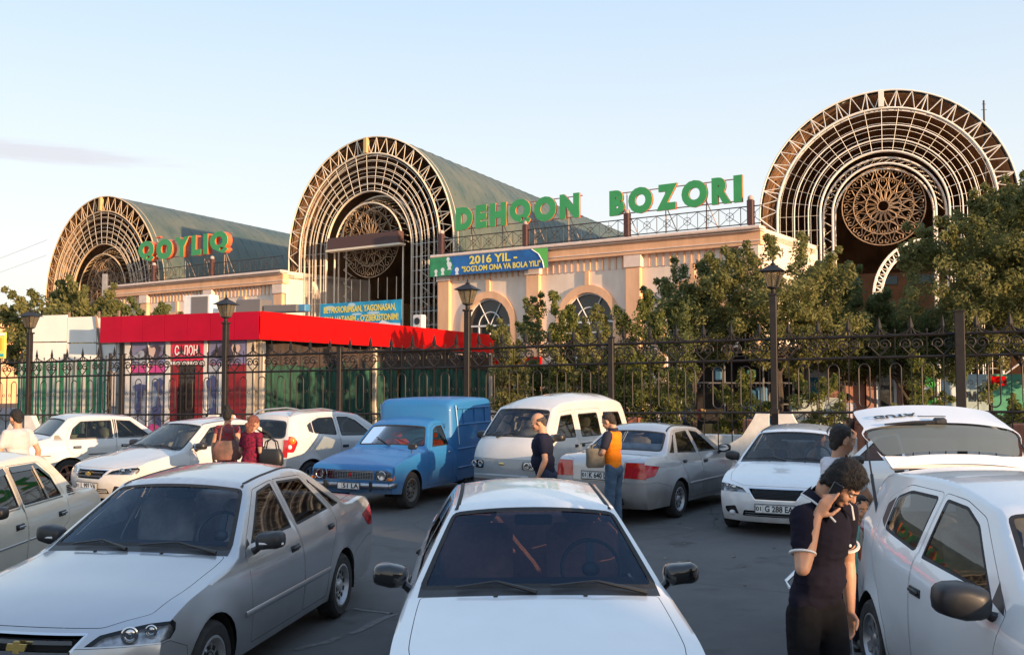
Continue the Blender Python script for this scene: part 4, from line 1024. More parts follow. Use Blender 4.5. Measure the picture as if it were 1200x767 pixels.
# ---------------------------------------------------------------- ground
def ground_mat():
    m = bpy.data.materials.new('asphalt'); m.use_nodes = True; t = m.node_tree; b = t.nodes['Principled BSDF']; b.inputs['Roughness'].default_value = .88
    tc = t.nodes.new('ShaderNodeTexCoord'); src = tc.outputs['Object']
    def N(sc, det=5, ro=.6):
        n = t.nodes.new('ShaderNodeTexNoise'); n.inputs['Scale'].default_value = sc; n.inputs['Detail'].default_value = det; n.inputs['Roughness'].default_value = ro; t.links.new(src, n.inputs[0]); return n.outputs['Fac']
    def R(s, a, b_, c, d):
        r = t.nodes.new('ShaderNodeMapRange'); r.inputs[1].default_value = a; r.inputs[2].default_value = b_; r.inputs[3].default_value = c; r.inputs[4].default_value = d; t.links.new(s, r.inputs[0]); return r.outputs[0]
    def mix(f, a, c):
        x = t.nodes.new('ShaderNodeMix'); x.data_type = 'RGBA'; t.links.new(f, x.inputs[0])
        for s, i in ((a, 6), (c, 7)):
            if isinstance(s, tuple): x.inputs[i].default_value = (*s, 1)
            else: t.links.new(s, x.inputs[i])
        return x.outputs[2]
    base = mix(R(N(.35), .35, .65, 0, 1), (.062,.063,.065), (.094,.094,.094))
    base = mix(R(N(3.2, 6), .42, .72, 0, .7), base, (.10,.098,.095))
    base = mix(R(N(170, 2), .5, .78, 0, .75), base, (.15,.145,.135))
    base = mix(R(N(1.1, 3), .60, .70, 0, .65), base, (.022,.022,.023))      # oil stains
    vo = t.nodes.new('ShaderNodeTexVoronoi'); vo.feature = 'DISTANCE_TO_EDGE'; vo.inputs['Scale'].default_value = .32
    wv = t.nodes.new('ShaderNodeMix'); wv.data_type = 'VECTOR'; wv.inputs[0].default_value = .18; t.links.new(src, wv.inputs[4]); nn = t.nodes.new('ShaderNodeTexNoise'); nn.inputs['Scale'].default_value = 1.6; nn.inputs['Detail'].default_value = 6; t.links.new(src, nn.inputs[0]); t.links.new(nn.outputs['Color'], wv.inputs[5]); t.links.new(wv.outputs[1], vo.inputs['Vector'])
    base = mix(R(vo.outputs['Distance'], .0, .005, .55, 0), base, (.016,.016,.017))      # cracks
    vp = t.nodes.new('ShaderNodeTexVoronoi'); vp.inputs['Scale'].default_value = .16; t.links.new(src, vp.inputs['Vector']); sv = t.nodes.new('ShaderNodeSeparateColor'); t.links.new(vp.outputs['Color'], sv.inputs[0])
    base = mix(R(sv.outputs[0], .62, .64, 0, .4), base, (.085,.083,.080))      # repair patches
    t.links.new(base, b.inputs['Base Color'])
    bp = t.nodes.new('ShaderNodeBump'); bp.inputs['Strength'].default_value = .5; bp.inputs['Distance'].default_value = .01
    t.links.new(N(150, 3), bp.inputs['Height']); t.links.new(bp.outputs[0], b.inputs['Normal']); return m
nx, ny = 40, 50
gv = []; gf = []
for j in range(ny+1):
    for i in range(nx+1):
        gv.append((-400+800*i/nx, -250+1250*j/ny, 0))
for j in range(ny):
    for i in range(nx): gf.append((j*(nx+1)+i, j*(nx+1)+i+1, (j+1)*(nx+1)+i+1, (j+1)*(nx+1)+i))
tag(mk('ground', gv, gf, ground_mat()), kind='structure')
# worn white paint marks between the cars
WPAINT = mat('worn_road_paint', (.30,.30,.29), .8, var=.45, scale=14, col2=(.075,.074,.072))
def mark(pts, w):
    vs = []; fs = []
    P = [Vector((*p, .004)) for p in pts]
    for i, p in enumerate(P):
        d = (P[min(i+1, len(P)-1)]-P[max(i-1, 0)]).normalized(); n = Vector((-d.y, d.x, 0))*w/2*random.uniform(.6, 1)
        vs += [p-n, p+n]
    for i in range(len(P)-1): fs.append((2*i, 2*i+1, 2*i+3, 2*i+2))
    return tag(mk('road_marking', vs, fs, WPAINT, None, False), kind='structure')
def gpt(px, py):
    """ground point seen at a pixel of the photograph, used once to survey the worn marks"""
    a = (383.5-py)/1150; d = Vector(((px-600)/1150, cos(PITCH)-a*sin(PITCH), sin(PITCH)+a*cos(PITCH))); k = -CAM_H/d.z
    return (d.x*k, d.y*k)
for A, B, w in (((412,742),(463,719),.09), ((417,713),(462,719),.07), ((345,762),(400,746),.08), ((756,612),(812,619),.08), ((700,607),(760,614),.06)):
    a, b = Vector(gpt(*A)), Vector(gpt(*B)); mark([tuple(a.lerp(b, k/6)+Vector((random.uniform(-.02,.02), random.uniform(-.02,.02)))) for k in range(7)], w)
lit = G(); rs_ = random.Random(12)      # dry leaves and scraps of litter on the asphalt
for k in range(260):
    x, y = rs_.uniform(-9, 9), rs_.uniform(3.5, 21); s_ = rs_.uniform(.012, .045); a_ = rs_.uniform(0, 6)
    lit.add([(x+s_*cos(a_), y+s_*sin(a_), .006), (x-s_*.6*sin(a_), y+s_*.6*cos(a_), .006+s_*.3), (x-s_*cos(a_), y-s_*sin(a_), .007), (x+s_*.6*sin(a_), y-s_*.6*cos(a_), .012)], [(0,1,2,3)])
tag(lit.build('litter', mat('dry_leaf', (.16,.12,.07), .8, var=.6, scale=3, col2=(.35,.33,.28))), kind='stuff')
# kerb and paving on the market side of the fence
FP0 = Vector((5.74, 21.5)); FD = Vector((-.9225, .386)); FN = Vector((.386, .9225)); FSP = 3.71
def fpt(i, off=0):      # fence post i, i falls to the left
    return FP0+FD*FSP*(6-i)+FN*off
PAVE = mat('paving_concrete', (.20,.185,.17), .9, var=.2, scale=2, bump=.3)
g = G(); a, b = fpt(-9, -.25), fpt(16, -.25); c, d = fpt(16, 30), fpt(-9, 30)
g.add([(a.x,a.y,.10),(b.x,b.y,.10),(c.x,c.y,.10),(d.x,d.y,.10),(a.x,a.y,-.1),(b.x,b.y,-.1)], [(0,1,2,3),(0,4,5,1)])
tag(g.build('pavement', PAVE), kind='structure')
kerbm = mat('kerb_stone', (.30,.285,.26), .85, var=.2, scale=3)
kr = empty('kerb'); tag(kr, kind='structure'); kmesh = None
ang = atan2(FD.y, FD.x)
for k in range(78):
    p = fpt(13.2-k*.27, -.36)
    if kmesh is None:
        g = G(); g.box((0,0,.055), (.985, .18, .15), bev=.015); kmesh = g.build('kerb_stone', kerbm, kr); kmesh.location = (p.x, p.y, 0); kmesh.rotation_euler = (0,0,ang)
    else: inst(kmesh, kr, (p.x, p.y, random.uniform(-.006,.004)), (0,0,ang+random.uniform(-.004,.004)))

# ---------------------------------------------------------------- wrought iron fence
IRON = mat('fence_iron', (.014,.011,.010), .55, .0, var=.35, scale=8, spec=.4)
def spiral(c, r0, a0, turns, dirn, n=16):
    out = []
    for k in range(n+1):
        t = k/n; r = r0*(1-.82*t); a = a0+dirn*turns*2*pi*t; out.append((c[0]+r*cos(a), 0, c[1]+r*sin(a)))
    return out
proto = {}
def P(name, build):
    if name not in proto:
        g = G(); build(g); o = g.build(name, IRON); COL.objects.unlink(o); proto[name] = o.data
    return proto[name]
def put(name, me, parent, loc, rz, sx=1):
    o = bpy.data.objects.new(name, me); COL.objects.link(o); o.parent = parent; o.location = loc; o.rotation_euler = (0,0,rz); o.scale = (sx,1,1); return o
spear = P('spear_finial', lambda g: (g.tube([(0,0,0),(0,0,.10)], .014, 5), g.add([(0,0,.33),(-.045,0,.14),(0,-.016,.14),(.045,0,.14),(0,.016,.14),(0,0,.07)], [(0,1,2),(0,2,3),(0,3,4),(0,4,1),(5,2,1),(5,3,2),(5,4,3),(5,1,4)]), g.tube([(-.07,0,.02),(-.03,0,.09),(0,0,.10),(.03,0,.09),(.07,0,.02)], .010, 4)))
bud = P('bud_finial', lambda g: (g.tube([(0,0,0),(0,0,.07)], .012, 5), g.ell((0,0,.10), (.022,.022,.04), 6, 5)))
swag = P('swag', lambda g: g.tube([(-.31+.62*k/10, 0, .17-.155*sin(pi*k/10)**.7 if 0 < k < 10 else .17) for k in range(11)], .016, 4))
def heart(g):
    for s in (1, -1):
        g.tube([(s*.0,0,.02),(s*.10,0,.12),(s*.17,0,.20)]+[(s*(p[0]),0,p[2]) for p in spiral((.10,.255), .125, -.3, 1.5, 1)], .017, 4)
scroll = P('scroll', heart)
vbar = P('bar', lambda g: g.box((0,0,.57), (.022,.022,1.14)))
vlow = P('lower_bar', lambda g: g.box((0,0,.58), (.022,.022,1.16)))
vtop = P('top_bar', lambda g: g.box((0,0,.23), (.016,.016,.46)))
def oval(g):
    w = .11; pts = []
    for k in range(13): a = pi*k/12; pts.append((w*cos(a), 0, .88+w*1.1*sin(a)))
    for k in range(13): a = pi+pi*k/12; pts.append((w*cos(a), 0, .20+w*1.1*sin(a)))
    g.tube(pts, .015, 4, True)
ovalm = P('oval_loop', oval)
def rng(g): g.tube([(.042*cos(2*pi*k/10), 0, .042*sin(2*pi*k/10)) for k in range(10)], .008, 4, True)
ringm = P('ring', rng)
def lows(g):
    g.tube([(-.31+.62*k/10, 0, -.02-.17*sin(pi*k/10)) for k in range(11)], .011, 4)
    for s in (1,-1): g.tube([(s*(.17+p[0]),0,p[2]) for p in spiral((0,-.09), .06, 1.2, 1.1, -1, 10)], .009, 4)
lowswag = P('lower_swag', lows)
fence = empty('iron_fence', (fpt(6).x, fpt(6).y, 0), 0, 'long black wrought iron fence with spear tips and scrolls between cars and market', 'fence')
def L(i, u=0, z=0, off=0):   # point in fence coordinates, relative to the fence root
    p = fpt(i+u, off)-fpt(6); return (p.x, p.y, z-.0617*(6-i-u))
RZ = ang+pi
for i in range(-1, 9):
    a, b = Vector(L(i)), Vector(L(i+1))
    for z, h, t in ((3.0,.05,.035), (2.55,.045,.03), (1.40,.045,.03), (.22,.05,.035)):
        g = G(); g.tube([a+Vector((0,0,z)), b+Vector((0,0,z))], h*.62, 4); g.build('rail', IRON, fence)
    n = 6; du = 1/n
    for k in range(n):
        u = (k+.5)*du
        put('spear_finial', spear, fence, L(i, u, 3.0), RZ).scale = (1.35,1.35,1.25); put('scroll', scroll, fence, L(i, u, 2.56), RZ)
        put('swag', swag, fence, L(i, u+du/2, 3.0), RZ) if k < n-1 else None
        put('bud_finial', bud, fence, L(i, u+du/2, 3.0), RZ) if k < n-1 else None
        put('bar', vbar, fence, L(i, u, 1.41), RZ)
        put('lower_bar', vlow, fence, L(i, u, .22), RZ)
        put('lower_swag', lowswag, fence, L(i, u, 1.40), RZ)
        if k < n-1: put('oval_loop', ovalm, fence, L(i, u+du/2, 1.42), RZ); put('lower_bar', vlow, fence, L(i, u+du/2, .22), RZ); put('top_bar', vtop, fence, L(i, u+du/2, 2.55), RZ)
        for s in (-.20, .20):
            if 0 < u+s*du < 1: put('ring', ringm, fence, L(i, u+s*du, 2.0), RZ)
for i in range(-1, 10):
    if i in (0, 2, 4, 6, 8): continue
    g = G(); x, y, z = L(i); h = 3.15 if i != 7 else 3.45; w = .13 if i != 7 else .19
    g.box((x, y, z+h/2-.2), (w, w, h+.4), RZ, bev=.012); g.box((x, y, z+h+.012), (w+.04, w+.04, .025), RZ)
    if i == 7: g.box((x, y, z+1.42), (w+.03, w+.03, .06), RZ)
    g.build('post', IRON, fence)
# lamps on the fence line, standing on flared white plinths
PLW = mat('whitewashed_concrete', (.62,.60,.56), .85, var=.12, scale=5)
LGL = glass('lantern_glass', (.55,.52,.42), opac=.35, dark=(.28,.24,.17))
def lamp(i, label):
    p = fpt(i); z0 = -.075*(6-i)
    r = empty('street_lamp', (p.x, p.y, z0), RZ, label, 'street lamp', 'lantern lamps along the iron fence')
    g = G(); g.box((0,0,2.0), (.145,.145,4.0), bev=.012); g.box((0,0,3.98), (.20,.20,.05), bev=.01); g.box((0,0,1.42), (.20,.20,.12), bev=.02); g.build('pole', IRON, r)
    g = G(); g.lathe([(.05,4.0),(.06,4.05),(.05,4.10),(.12,4.13),(.12,4.15)], 12)
    B, T_, z1, z2 = .095, .185, 4.15, 4.50
    for a in range(4):
        c = [(1,1),(-1,1),(-1,-1),(1,-1)]; q, q2 = c[a], c[(a+1)%4]
        g.tube([(q[0]*B,q[1]*B,z1),(q[0]*T_,q[1]*T_,z2)], .011, 4)
        g.tube([(q[0]*T_,q[1]*T_,z2),(q2[0]*T_,q2[1]*T_,z2)], .012, 4); g.tube([(q[0]*B,q[1]*B,z1),(q2[0]*B,q2[1]*B,z1)], .012, 4)
        m1, m2 = ((q[0]+q2[0])/2*B, (q[1]+q2[1])/2*B, z1), ((q[0]+q2[0])/2*T_, (q[1]+q2[1])/2*T_, z2); g.tube([m1, m2], .006, 4)
    fr = g.build('lantern_frame', IRON, r)
    g = G(); g.add([(q[0]*.27, q[1]*.27, 4.49) for q in ((1,1),(-1,1),(-1,-1),(1,-1))]+[(q[0]*.05, q[1]*.05, 4.64) for q in ((1,1),(-1,1),(-1,-1),(1,-1))], [(0,1,5,4),(1,2,6,5),(2,3,7,6),(3,0,4,7),(3,2,1,0),(4,5,6,7)])
    g.lathe([(.05,4.64),(.06,4.66),(.02,4.69),(.025,4.72),(0,4.80)], 10); g.build('lantern_hat', IRON, r)
    g = G(); c = ((1,1),(-1,1),(-1,-1),(1,-1)); k = .96; g.add([(q[0]*B*k,q[1]*B*k,z1) for q in c]+[(q[0]*T_*k,q[1]*T_*k,z2) for q in c], [(0,1,5,4),(1,2,6,5),(2,3,7,6),(3,0,4,7)]); g.build('lantern_glass', LGL, fr)
    g = G(); g.ell((0,0,4.27), (.035,.035,.06), 8, 6); g.tube([(0,0,4.15),(0,0,4.22)], .02, 6); g.build('bulb', WHITEL, fr, True)
    return r
for i, lb in ((0, 'lantern lamp furthest left, in front of the white panels'), (2, 'lantern lamp in front of the dark red shop front'), (4, 'lantern lamp beside the round window below the long blue banner'), (6, 'lantern lamp in front of the bushy trees, tallest looking of the four'), (8, 'lantern lamp beyond the right edge beside the thick fence post')): 
    if i < 8: lamp(i, lb)
for i, lb in ((0, 'flared white plinth behind the man in the white shirt'), (2, 'flared white plinth above the roof of the white saloon by the two women'), (6, 'wide flared white plinth behind the white car with the dark grille')):
    p = fpt(i, -.12); r = empty('lamp_plinth', (p.x, p.y, -.06*(6-i)), RZ, lb, 'plinth')
    for s in (1, -1):
        pr = [(s*.10,0),(s*.10,1.38),(s*.38,1.38),(s*.45,1.24),(s*.68,.88),(s*1.10,.62),(s*1.15,0)]
        g = G(); g.prism(pr, -.09, .09, Matrix.Rotation(pi/2, 4, 'X')); g.build('fin', PLW, r)

# ---------------------------------------------------------------- market building
BO = Vector((-4.24, 57.3, 0)); BU = Vector((.816, -.579, 0)).normalized(); BV = Vector((.579, .816, 0)).normalized()
BM = Matrix(((BU.x, BV.x, 0, BO.x), (BU.y, BV.y, 0, BO.y), (0, 0, 1, 0), (0, 0, 0, 1)))   # local u, v (away), z
BR = atan2(BU.y, BU.x)
WALL = mat('cream_render', (.76,.62,.50), .85, var=.11, scale=1.3, stretch=(1,1,.35), bump=.15, bscale=8)
SALM = mat('salmon_render', (.74,.43,.25), .85, var=.14, scale=1.8, stretch=(1,1,.3), bump=.1, bscale=8)
LEDGE = mat('pale_ledge', (.74,.58,.48), .8, var=.1, scale=3)
FRAMEW = mat('white_window_frame', (.62,.63,.64), .5)
WGL = glass('shop_glass', (.05,.055,.06), opac=.75, dark=(.055,.06,.062))
def front(u0, u1, pil, wins, name_label, endl=True, endr=True):
    r = empty('market_wing', tuple(BO), BR, name_label, 'building')
    H = 9.3
    # wall with arched openings
    out = [(u0,0),(u1,0),(u1,7.78),(u0,7.78)]; regs = []
    def archp(c, R, zs, z0=.9): return [(c+R*cos(pi*k/14), zs+R*sin(pi*k/14)) for k in range(15)]+[(c-R, z0), (c+R, z0)]
    for c in wins: regs.append(('surround', archp(c, 1.95, 5.1, .5))); regs.append(('hole', archp(c, 1.55, 5.1)))
    V, T = cdt(out, regs, 1.2, .2)
    def face(tris, v):
        ids = sorted({i for t in tris for i in t}); mp = {i: k for k, i in enumerate(ids)}
        return [(V[i][0], v, V[i][1]) for i in ids], [tuple(mp[i] for i in t) for t in tris]
    vs, fs = face(T[''], 0); g = G(); g.add(vs, fs)
    g.box(((u0+u1)/2, 4, 9.0), (u1-u0, 8, .5)); g.box((u0+.1, 4, 4.6), (.2, 8, 8.9)); g.box((u1-.1, 4, 4.6), (.2, 8, 8.9)); g.box(((u0+u1)/2, 8, 4.6), (u1-u0, .2, 8.9))
    g.build('wall', WALL, r)
    for c in wins:
        g = G(); A = archp(c, 1.95, 5.1, .5); B_ = archp(c, 1.55, 5.1)
        n = 15
        for (a, b) in [(k, k+1) for k in range(14)]:
            q = [A[a], A[b], B_[b], B_[a]]; vv = [(x, -.12, z) for x, z in q]+[(x, .25, z) for x, z in q]; g.add(vv, [(0,1,2,3),(0,4,5,1),(3,2,6,7)])
        for s in (1, -1): g.box((c+s*1.75, .065, 3.0), (.4, .37, 4.2))
        g.build('arch_surround', SALM, r)
        g = G(); g.box((c, -.06, 7.4), (.26, .14, .75)); g.build('keystone', SALM, r)
        w = empty('window', (0,0,0)); w.parent = r
        w = w
        g = G(); ww = .045
        pts = [(c+1.52*cos(pi*k/16), .12, 5.1+1.52*sin(pi*k/16)) for k in range(17)]; g.tube(pts, .06, 4)
        g.tube([(c+.78*cos(pi*k/12), .12, 5.1+.78*sin(pi*k/12)) for k in range(13)], .04, 4)
        for a in (60, 120): g.tube([(c, .12, 5.1), (c+1.5*cos(radians(a)), .12, 5.1+1.5*sin(radians(a)))], .035, 4)
        g.box((c, .12, 5.1), (3.1, .09, .10)); g.box((c, .12, 4.55), (3.1, .06, .06))
        for s in (-.78, .78, 0): g.box((c+s, .12, 3.0), (.07, .08, 4.2))
        for s in (-1.52, 1.52): g.box((c+s, .12, 3.0), (.09, .1, 4.2))
        g.build('window_frame', FRAMEW, w)
        g = G(); q = archp(c, 1.55, 5.1, .9); g.add([(x, .2, z) for x, z in q], [tuple(range(len(q)))]); g.build('pane', WGL, w)
    for c in pil:
        g = G(); g.box((c, -.14, 3.9), (.85, .28, 7.7), bev=.03); g.build('pilaster', SALM, r)
        g = G(); g.box((c, -.17, 8.08), (1.0, .34, .62), bev=.02); g.build('pilaster_cap', LEDGE, r)
    # recessed pale frieze with thin upright fins
    g = G(); g.box(((u0+u1)/2, .02, 8.1), (u1-u0-.01, .06, .64)); g.build('frieze', mat('pale_frieze', (.78,.70,.60), .85, var=.06), r)
    fin = None; k = 0; x = u0+.25
    while x < u1-.1:
        if all(abs(x-c) > .62 for c in pil):
            if fin is None: g = G(); g.box((0, -.045, 8.08), (.085, .09, .62)); fin = g.build('frieze_fin', SALM, r); fin.location = (x, 0, 0)
            else: inst(fin, r, (x, 0, 0))
        x += .385
    g = G(); g.box(((u0+u1)/2, -.12, 8.72), (u1-u0+.2, .5, .62)); g.build('cornice_band', SALM, r)
    g = G(); g.box(((u0+u1)/2, -.17, 8.60), (u1-u0+.24, .5, .05)); g.box(((u0+u1)/2, -.3, 9.20), (u1-u0+.4, .75, .17), bev=.04); g.box(((u0+u1)/2, -.22, 9.06), (u1-u0+.34, .62, .05)); g.build('ledge', LEDGE, r)
    return r
rightw = front(0, 19.6, (.5, 6.75, 12.9, 19.1), (3.6, 10.1, 16.1), 'salmon and cream market wing with arched windows under the words DEHQON BOZORI')
leftw = front(-33.2, -13.2, (-28.6, -21.0, -13.7), (-24.8, -17.3), 'salmon and cream market wing behind the red shop roof under the word QOYLIQ')
# roof railings with ball topped posts
RAILM = mat('railing_dark', (.035,.03,.028), .6)
def railing(u0, u1, posts, v=-.25, label=''):
    r = empty('roof_railing', tuple(BM @ Vector((0, v, 9.3))), BR, label, 'railing')
    for z in (.12, .95):
        g = G(); g.tube([(u0,0,z),(u1,0,z)], .028, 4); g.build('rail', RAILM, r)
    n = int((u1-u0)/1.1); w = (u1-u0)/n
    g = G()
    for a, b in (((0,.12),(w,.95)), ((w,.12),(0,.95))): g.tube([(a[0],0,a[1]),(b[0],0,b[1])], .014, 4)
    g.tube([(w/2+.2*cos(2*pi*k/12),0,.53+.2*sin(2*pi*k/12)) for k in range(12)], .014, 4, True); g.tube([(0,0,0),(0,0,.95)], .02, 4); g.tube([(w/2,0,.12),(w/2,0,.95)], .012, 4)
    p0 = g.build('baluster_panel', RAILM, r); p0.location = (u0, 0, 0)
    for k in range(1, n): inst(p0, r, (u0+k*w, 0, 0))
    for c in posts:
        g = G(); g.box((c, 0, .65), (.30, .30, 1.2), bev=.03); g.build('railing_post', mat('red_brown_post', (.07,.028,.024), .6, var=.2), r)
        g = G(); g.ell((c,0,1.33), (.15,.15,.15), 12, 8); g.build('post_ball', mat('pink_ball', (.45,.32,.28), .5), r, True)
    return r
railing(-.1, 19.8, (6.3, 12.6, 19.2, .35), label='dark roof railing with ball topped posts below DEHQON BOZORI')
railing(-33.2, -13.2, (-20.6, -27.4), label='dark roof railing with ball topped posts below QOYLIQ')
# roof letters
LGREEN = mat('letter_green', (.045,.33,.10), .45, var=.08, scale=2)
LRED = mat('letter_orange_red', (.72,.13,.035), .5)
def sign(words, u0, u1, z, cap, label, v=-.1, mark_over=None, deep=.06):
    r = empty('roof_sign', tuple(BM @ Vector((u0, v, z))), BR, label, 'sign')
    n = len(words); L_ = u1-u0
    cu = bpy.data.curves.new('w', 'FONT'); ws = []
    for ch in words:
        cu.body = ch; cu.size = 1; o = bpy.data.objects.new('w', cu); COL.objects.link(o); bpy.context.view_layer.update(); ws.append(max(o.dimensions.x, .12)); bpy.data.objects.remove(o)
    bpy.data.curves.remove(cu)
    gap = .14; tot = sum(ws)+gap*(n-1); k = L_/tot; x = 0
    for ch, w in zip(words, ws):
        s = cap/.73
        W_ = w*k
        hold = empty('letter', (x+W_/2, 0, cap/2)); hold.parent = r
        for nm, m, off, sc in (('letter_face', LGREEN, -.20, 1.0), ('letter_side', LRED, -.18+deep, 1.0)):
            M = Matrix.Translation((0, off, 0)) @ Matrix.Rotation(pi/2, 4, 'X')
            cu = bpy.data.curves.new('t', 'FONT'); cu.body = ch; cu.size = s; cu.extrude = .02 if nm == 'letter_face' else deep; cu.offset = .098*cap*(1 if nm == 'letter_face' else .96); cu.align_x = 'CENTER'; cu.align_y = 'BOTTOM'; cu.resolution_u = 4
            o = bpy.data.objects.new('t', cu); COL.objects.link(o); dg = bpy.context.evaluated_depsgraph_get(); me = bpy.data.meshes.new_from_object(o.evaluated_get(dg)); bpy.data.objects.remove(o); bpy.data.curves.remove(cu)
            xs = [vv.co.x for vv in me.vertices]; ys = [vv.co.y for vv in me.vertices]; cx = (max(xs)+min(xs))/2; cy = (max(ys)+min(ys))/2
            sx = W_*1.02/(max(xs)-min(xs)) if ch != 'I' else 1
            sy = cap*(1.0 if ch not in 'QO' else 1.03)/(max(ys)-min(ys))
            if ch == 'Q': sy *= 1.05
            me.transform(M @ Matrix.Diagonal((sx, sy, 1, 1)) @ Matrix.Translation((-cx, -cy, 0))); me.materials.clear(); me.materials.append(m); me.name = nm
            o2 = bpy.data.objects.new(nm, me); COL.objects.link(o2); o2.parent = hold
        x += W_+gap*k
    if mark_over is not None:
        g = G(); g.box((mark_over, -.1, cap+.22), (.55, .2, .12), bev=.03); g.build('accent_mark', LRED, r)
    g = G(); STEEL = mat('sign_frame_steel', (.30,.22,.17), .6)
    for zz in (.12, cap-.1): g.tube([(0,.18,zz),(L_,.18,zz)], .03, 4)
    q = .8
    while q < L_:
        g.tube([(q,.2,cap*.9),(q,.2,-(z-9.35))], .03, 4); g.tube([(q,.2,.3),(q-.35,.9,-(z-9.4))], .025, 4); g.tube([(q,.2,.3),(q+.35,.9,-(z-9.4))], .025, 4); q += 2.2
    g.build('sign_frame', STEEL, r)
    return r
sign('DEHQON', 1.46, 9.75, 10.62, 1.32, 'green roof letters DEHQON with red edges in front of the middle vault')
sign('BOZORI', 11.6, 18.7, 10.5, 1.30, 'green roof letters BOZORI with red edges against the sky')
sign('QOYLIQ', -29.3, -18.9, 10.95, 1.45, 'green roof letters QOYLIQ with orange edges in front of the left vault', mark_over=2.4, deep=.2)
# printed banners
BBLUE = mat('banner_blue', (.010,.10,.34), .45, var=.3, scale=.9, col2=(.015,.16,.46)); BGREEN = mat('banner_green', (.03,.26,.10), .45, var=.3, scale=2)
BCYAN = mat('banner_cyan', (.01,.27,.50), .45, var=.3, scale=1.4, col2=(.02,.40,.66)); YEL = mat('banner_yellow', (.85,.68,.10), .5); WHI = mat('banner_white', (.75,.76,.76), .5)
RU = Matrix.Rotation(pi/2, 4, 'X')
def bm_text(s, size, m, par, x, y, z, width=None, bold=.0, nm='lettering'):
    return text(s, size, m, par, .001, nm, Matrix.Translation((x, y, z)) @ RU, bold=bold, width=width)
r = empty('banner', tuple(BM @ Vector((-.2, -.62, 8.02))), BR, 'long blue and green banner reading 2016 YIL on the cornice of the right wing', 'banner')
g = G(); g.box((4.1, 0, .55), (8.2, .03, 1.08)); g.build('cloth', BBLUE, r)
g = G(); g.add([(0,-.02,.01),(1.5,-.02,.01),(1.75,-.02,.5),(1.45,-.02,1.09),(0,-.02,1.09)], [(0,1,2,3,4)]); g.build('green_print', BGREEN, r)
g = G(); g.add([(8.2,-.02,.01),(8.0,-.02,.01),(7.85,-.02,.55),(7.2,-.02,1.09),(8.2,-.02,1.09)], [(0,1,2,3,4)]); g.build('green_print', mat('banner_lime', (.12,.48,.08), .45), r)
g = G(); g.tube([(7.95,-.024,.02),(7.86,-.024,.4),(7.6,-.024,.8),(7.15,-.024,1.08)], .03, 4); g.build('white_print', WHI, r)
for (cx, cz, rr) in ((.95,.35,.14), (1.45,.62,.17), (2.0,.30,.15), (1.35,.95,.12), (.45,.3,.12)):
    g = G(); g.lathe([(0,0),(rr,.001)], 10, Matrix.Translation((cx,-.022,cz)) @ RU); g.build('figure_print', WHI, r)
    g = G(); g.add([(cx-rr*.9,-.021,cz-.28),(cx+rr*.9,-.021,cz-.28),(cx+rr*.4,-.021,cz-.08),(cx-rr*.4,-.021,cz-.08)], [(0,1,2,3)]); g.build('figure_print', WHI, r)
bm_text('2016 YIL -', .62, YEL, r, 4.55, -.024, .76, 3.3, .018); bm_text('"SOG\'LOM ONA VA BOLA YILI"', .42, YEL, r, 5.05, -.026, .28, 5.4, .012)
b0 = Vector((-11.35, 58.0, 4.9))
r = empty('banner', tuple(b0), BR, 'light blue banner above the red shop roof with yellow words BETAKRORIMSAN, YAGONASAN', 'banner')
g = G(); g.box((3.2, 0, .80), (6.4, .04, 1.65)); g.build('cloth', BCYAN, r)
bm_text('BETAKRORIMSAN, YAGONASAN,', .50, YEL, r, 3.15, -.03, 1.22, 5.7, .014); bm_text("ONA VATANIM - O'ZBEKISTONIM!", .50, YEL, r, 3.25, -.03, .66, 5.9, .014)
g = G()
for cx, cz, w, h in ((.8,1.35,.5,.14), (2.6,1.48,.3,.10), (4.3,.95,.5,.08), (3.0,.92,.4,.07)):
    g.add([(cx+w*cos(2*pi*k/12), -.024, cz+h*sin(2*pi*k/12)) for k in range(12)], [tuple(range(12))])
g.build('cloud_print', mat('cloud_print', (.45,.62,.70), .5), r)
g = G(); g.add([(4.3,-.026,.05),(6.35,-.026,.05),(6.35,-.026,.30),(5.6,-.026,.34),(5.0,-.026,.52),(4.6,-.026,.28)], [(0,1,2,3,4,5)]); g.build('house_print', WHI, r)
g = G()
for k in range(5): g.box((.5+k*1.35, .05, -2.4), (.06,.06,4.9))
g.build('banner_pole', mat('sign_frame_steel'), r)

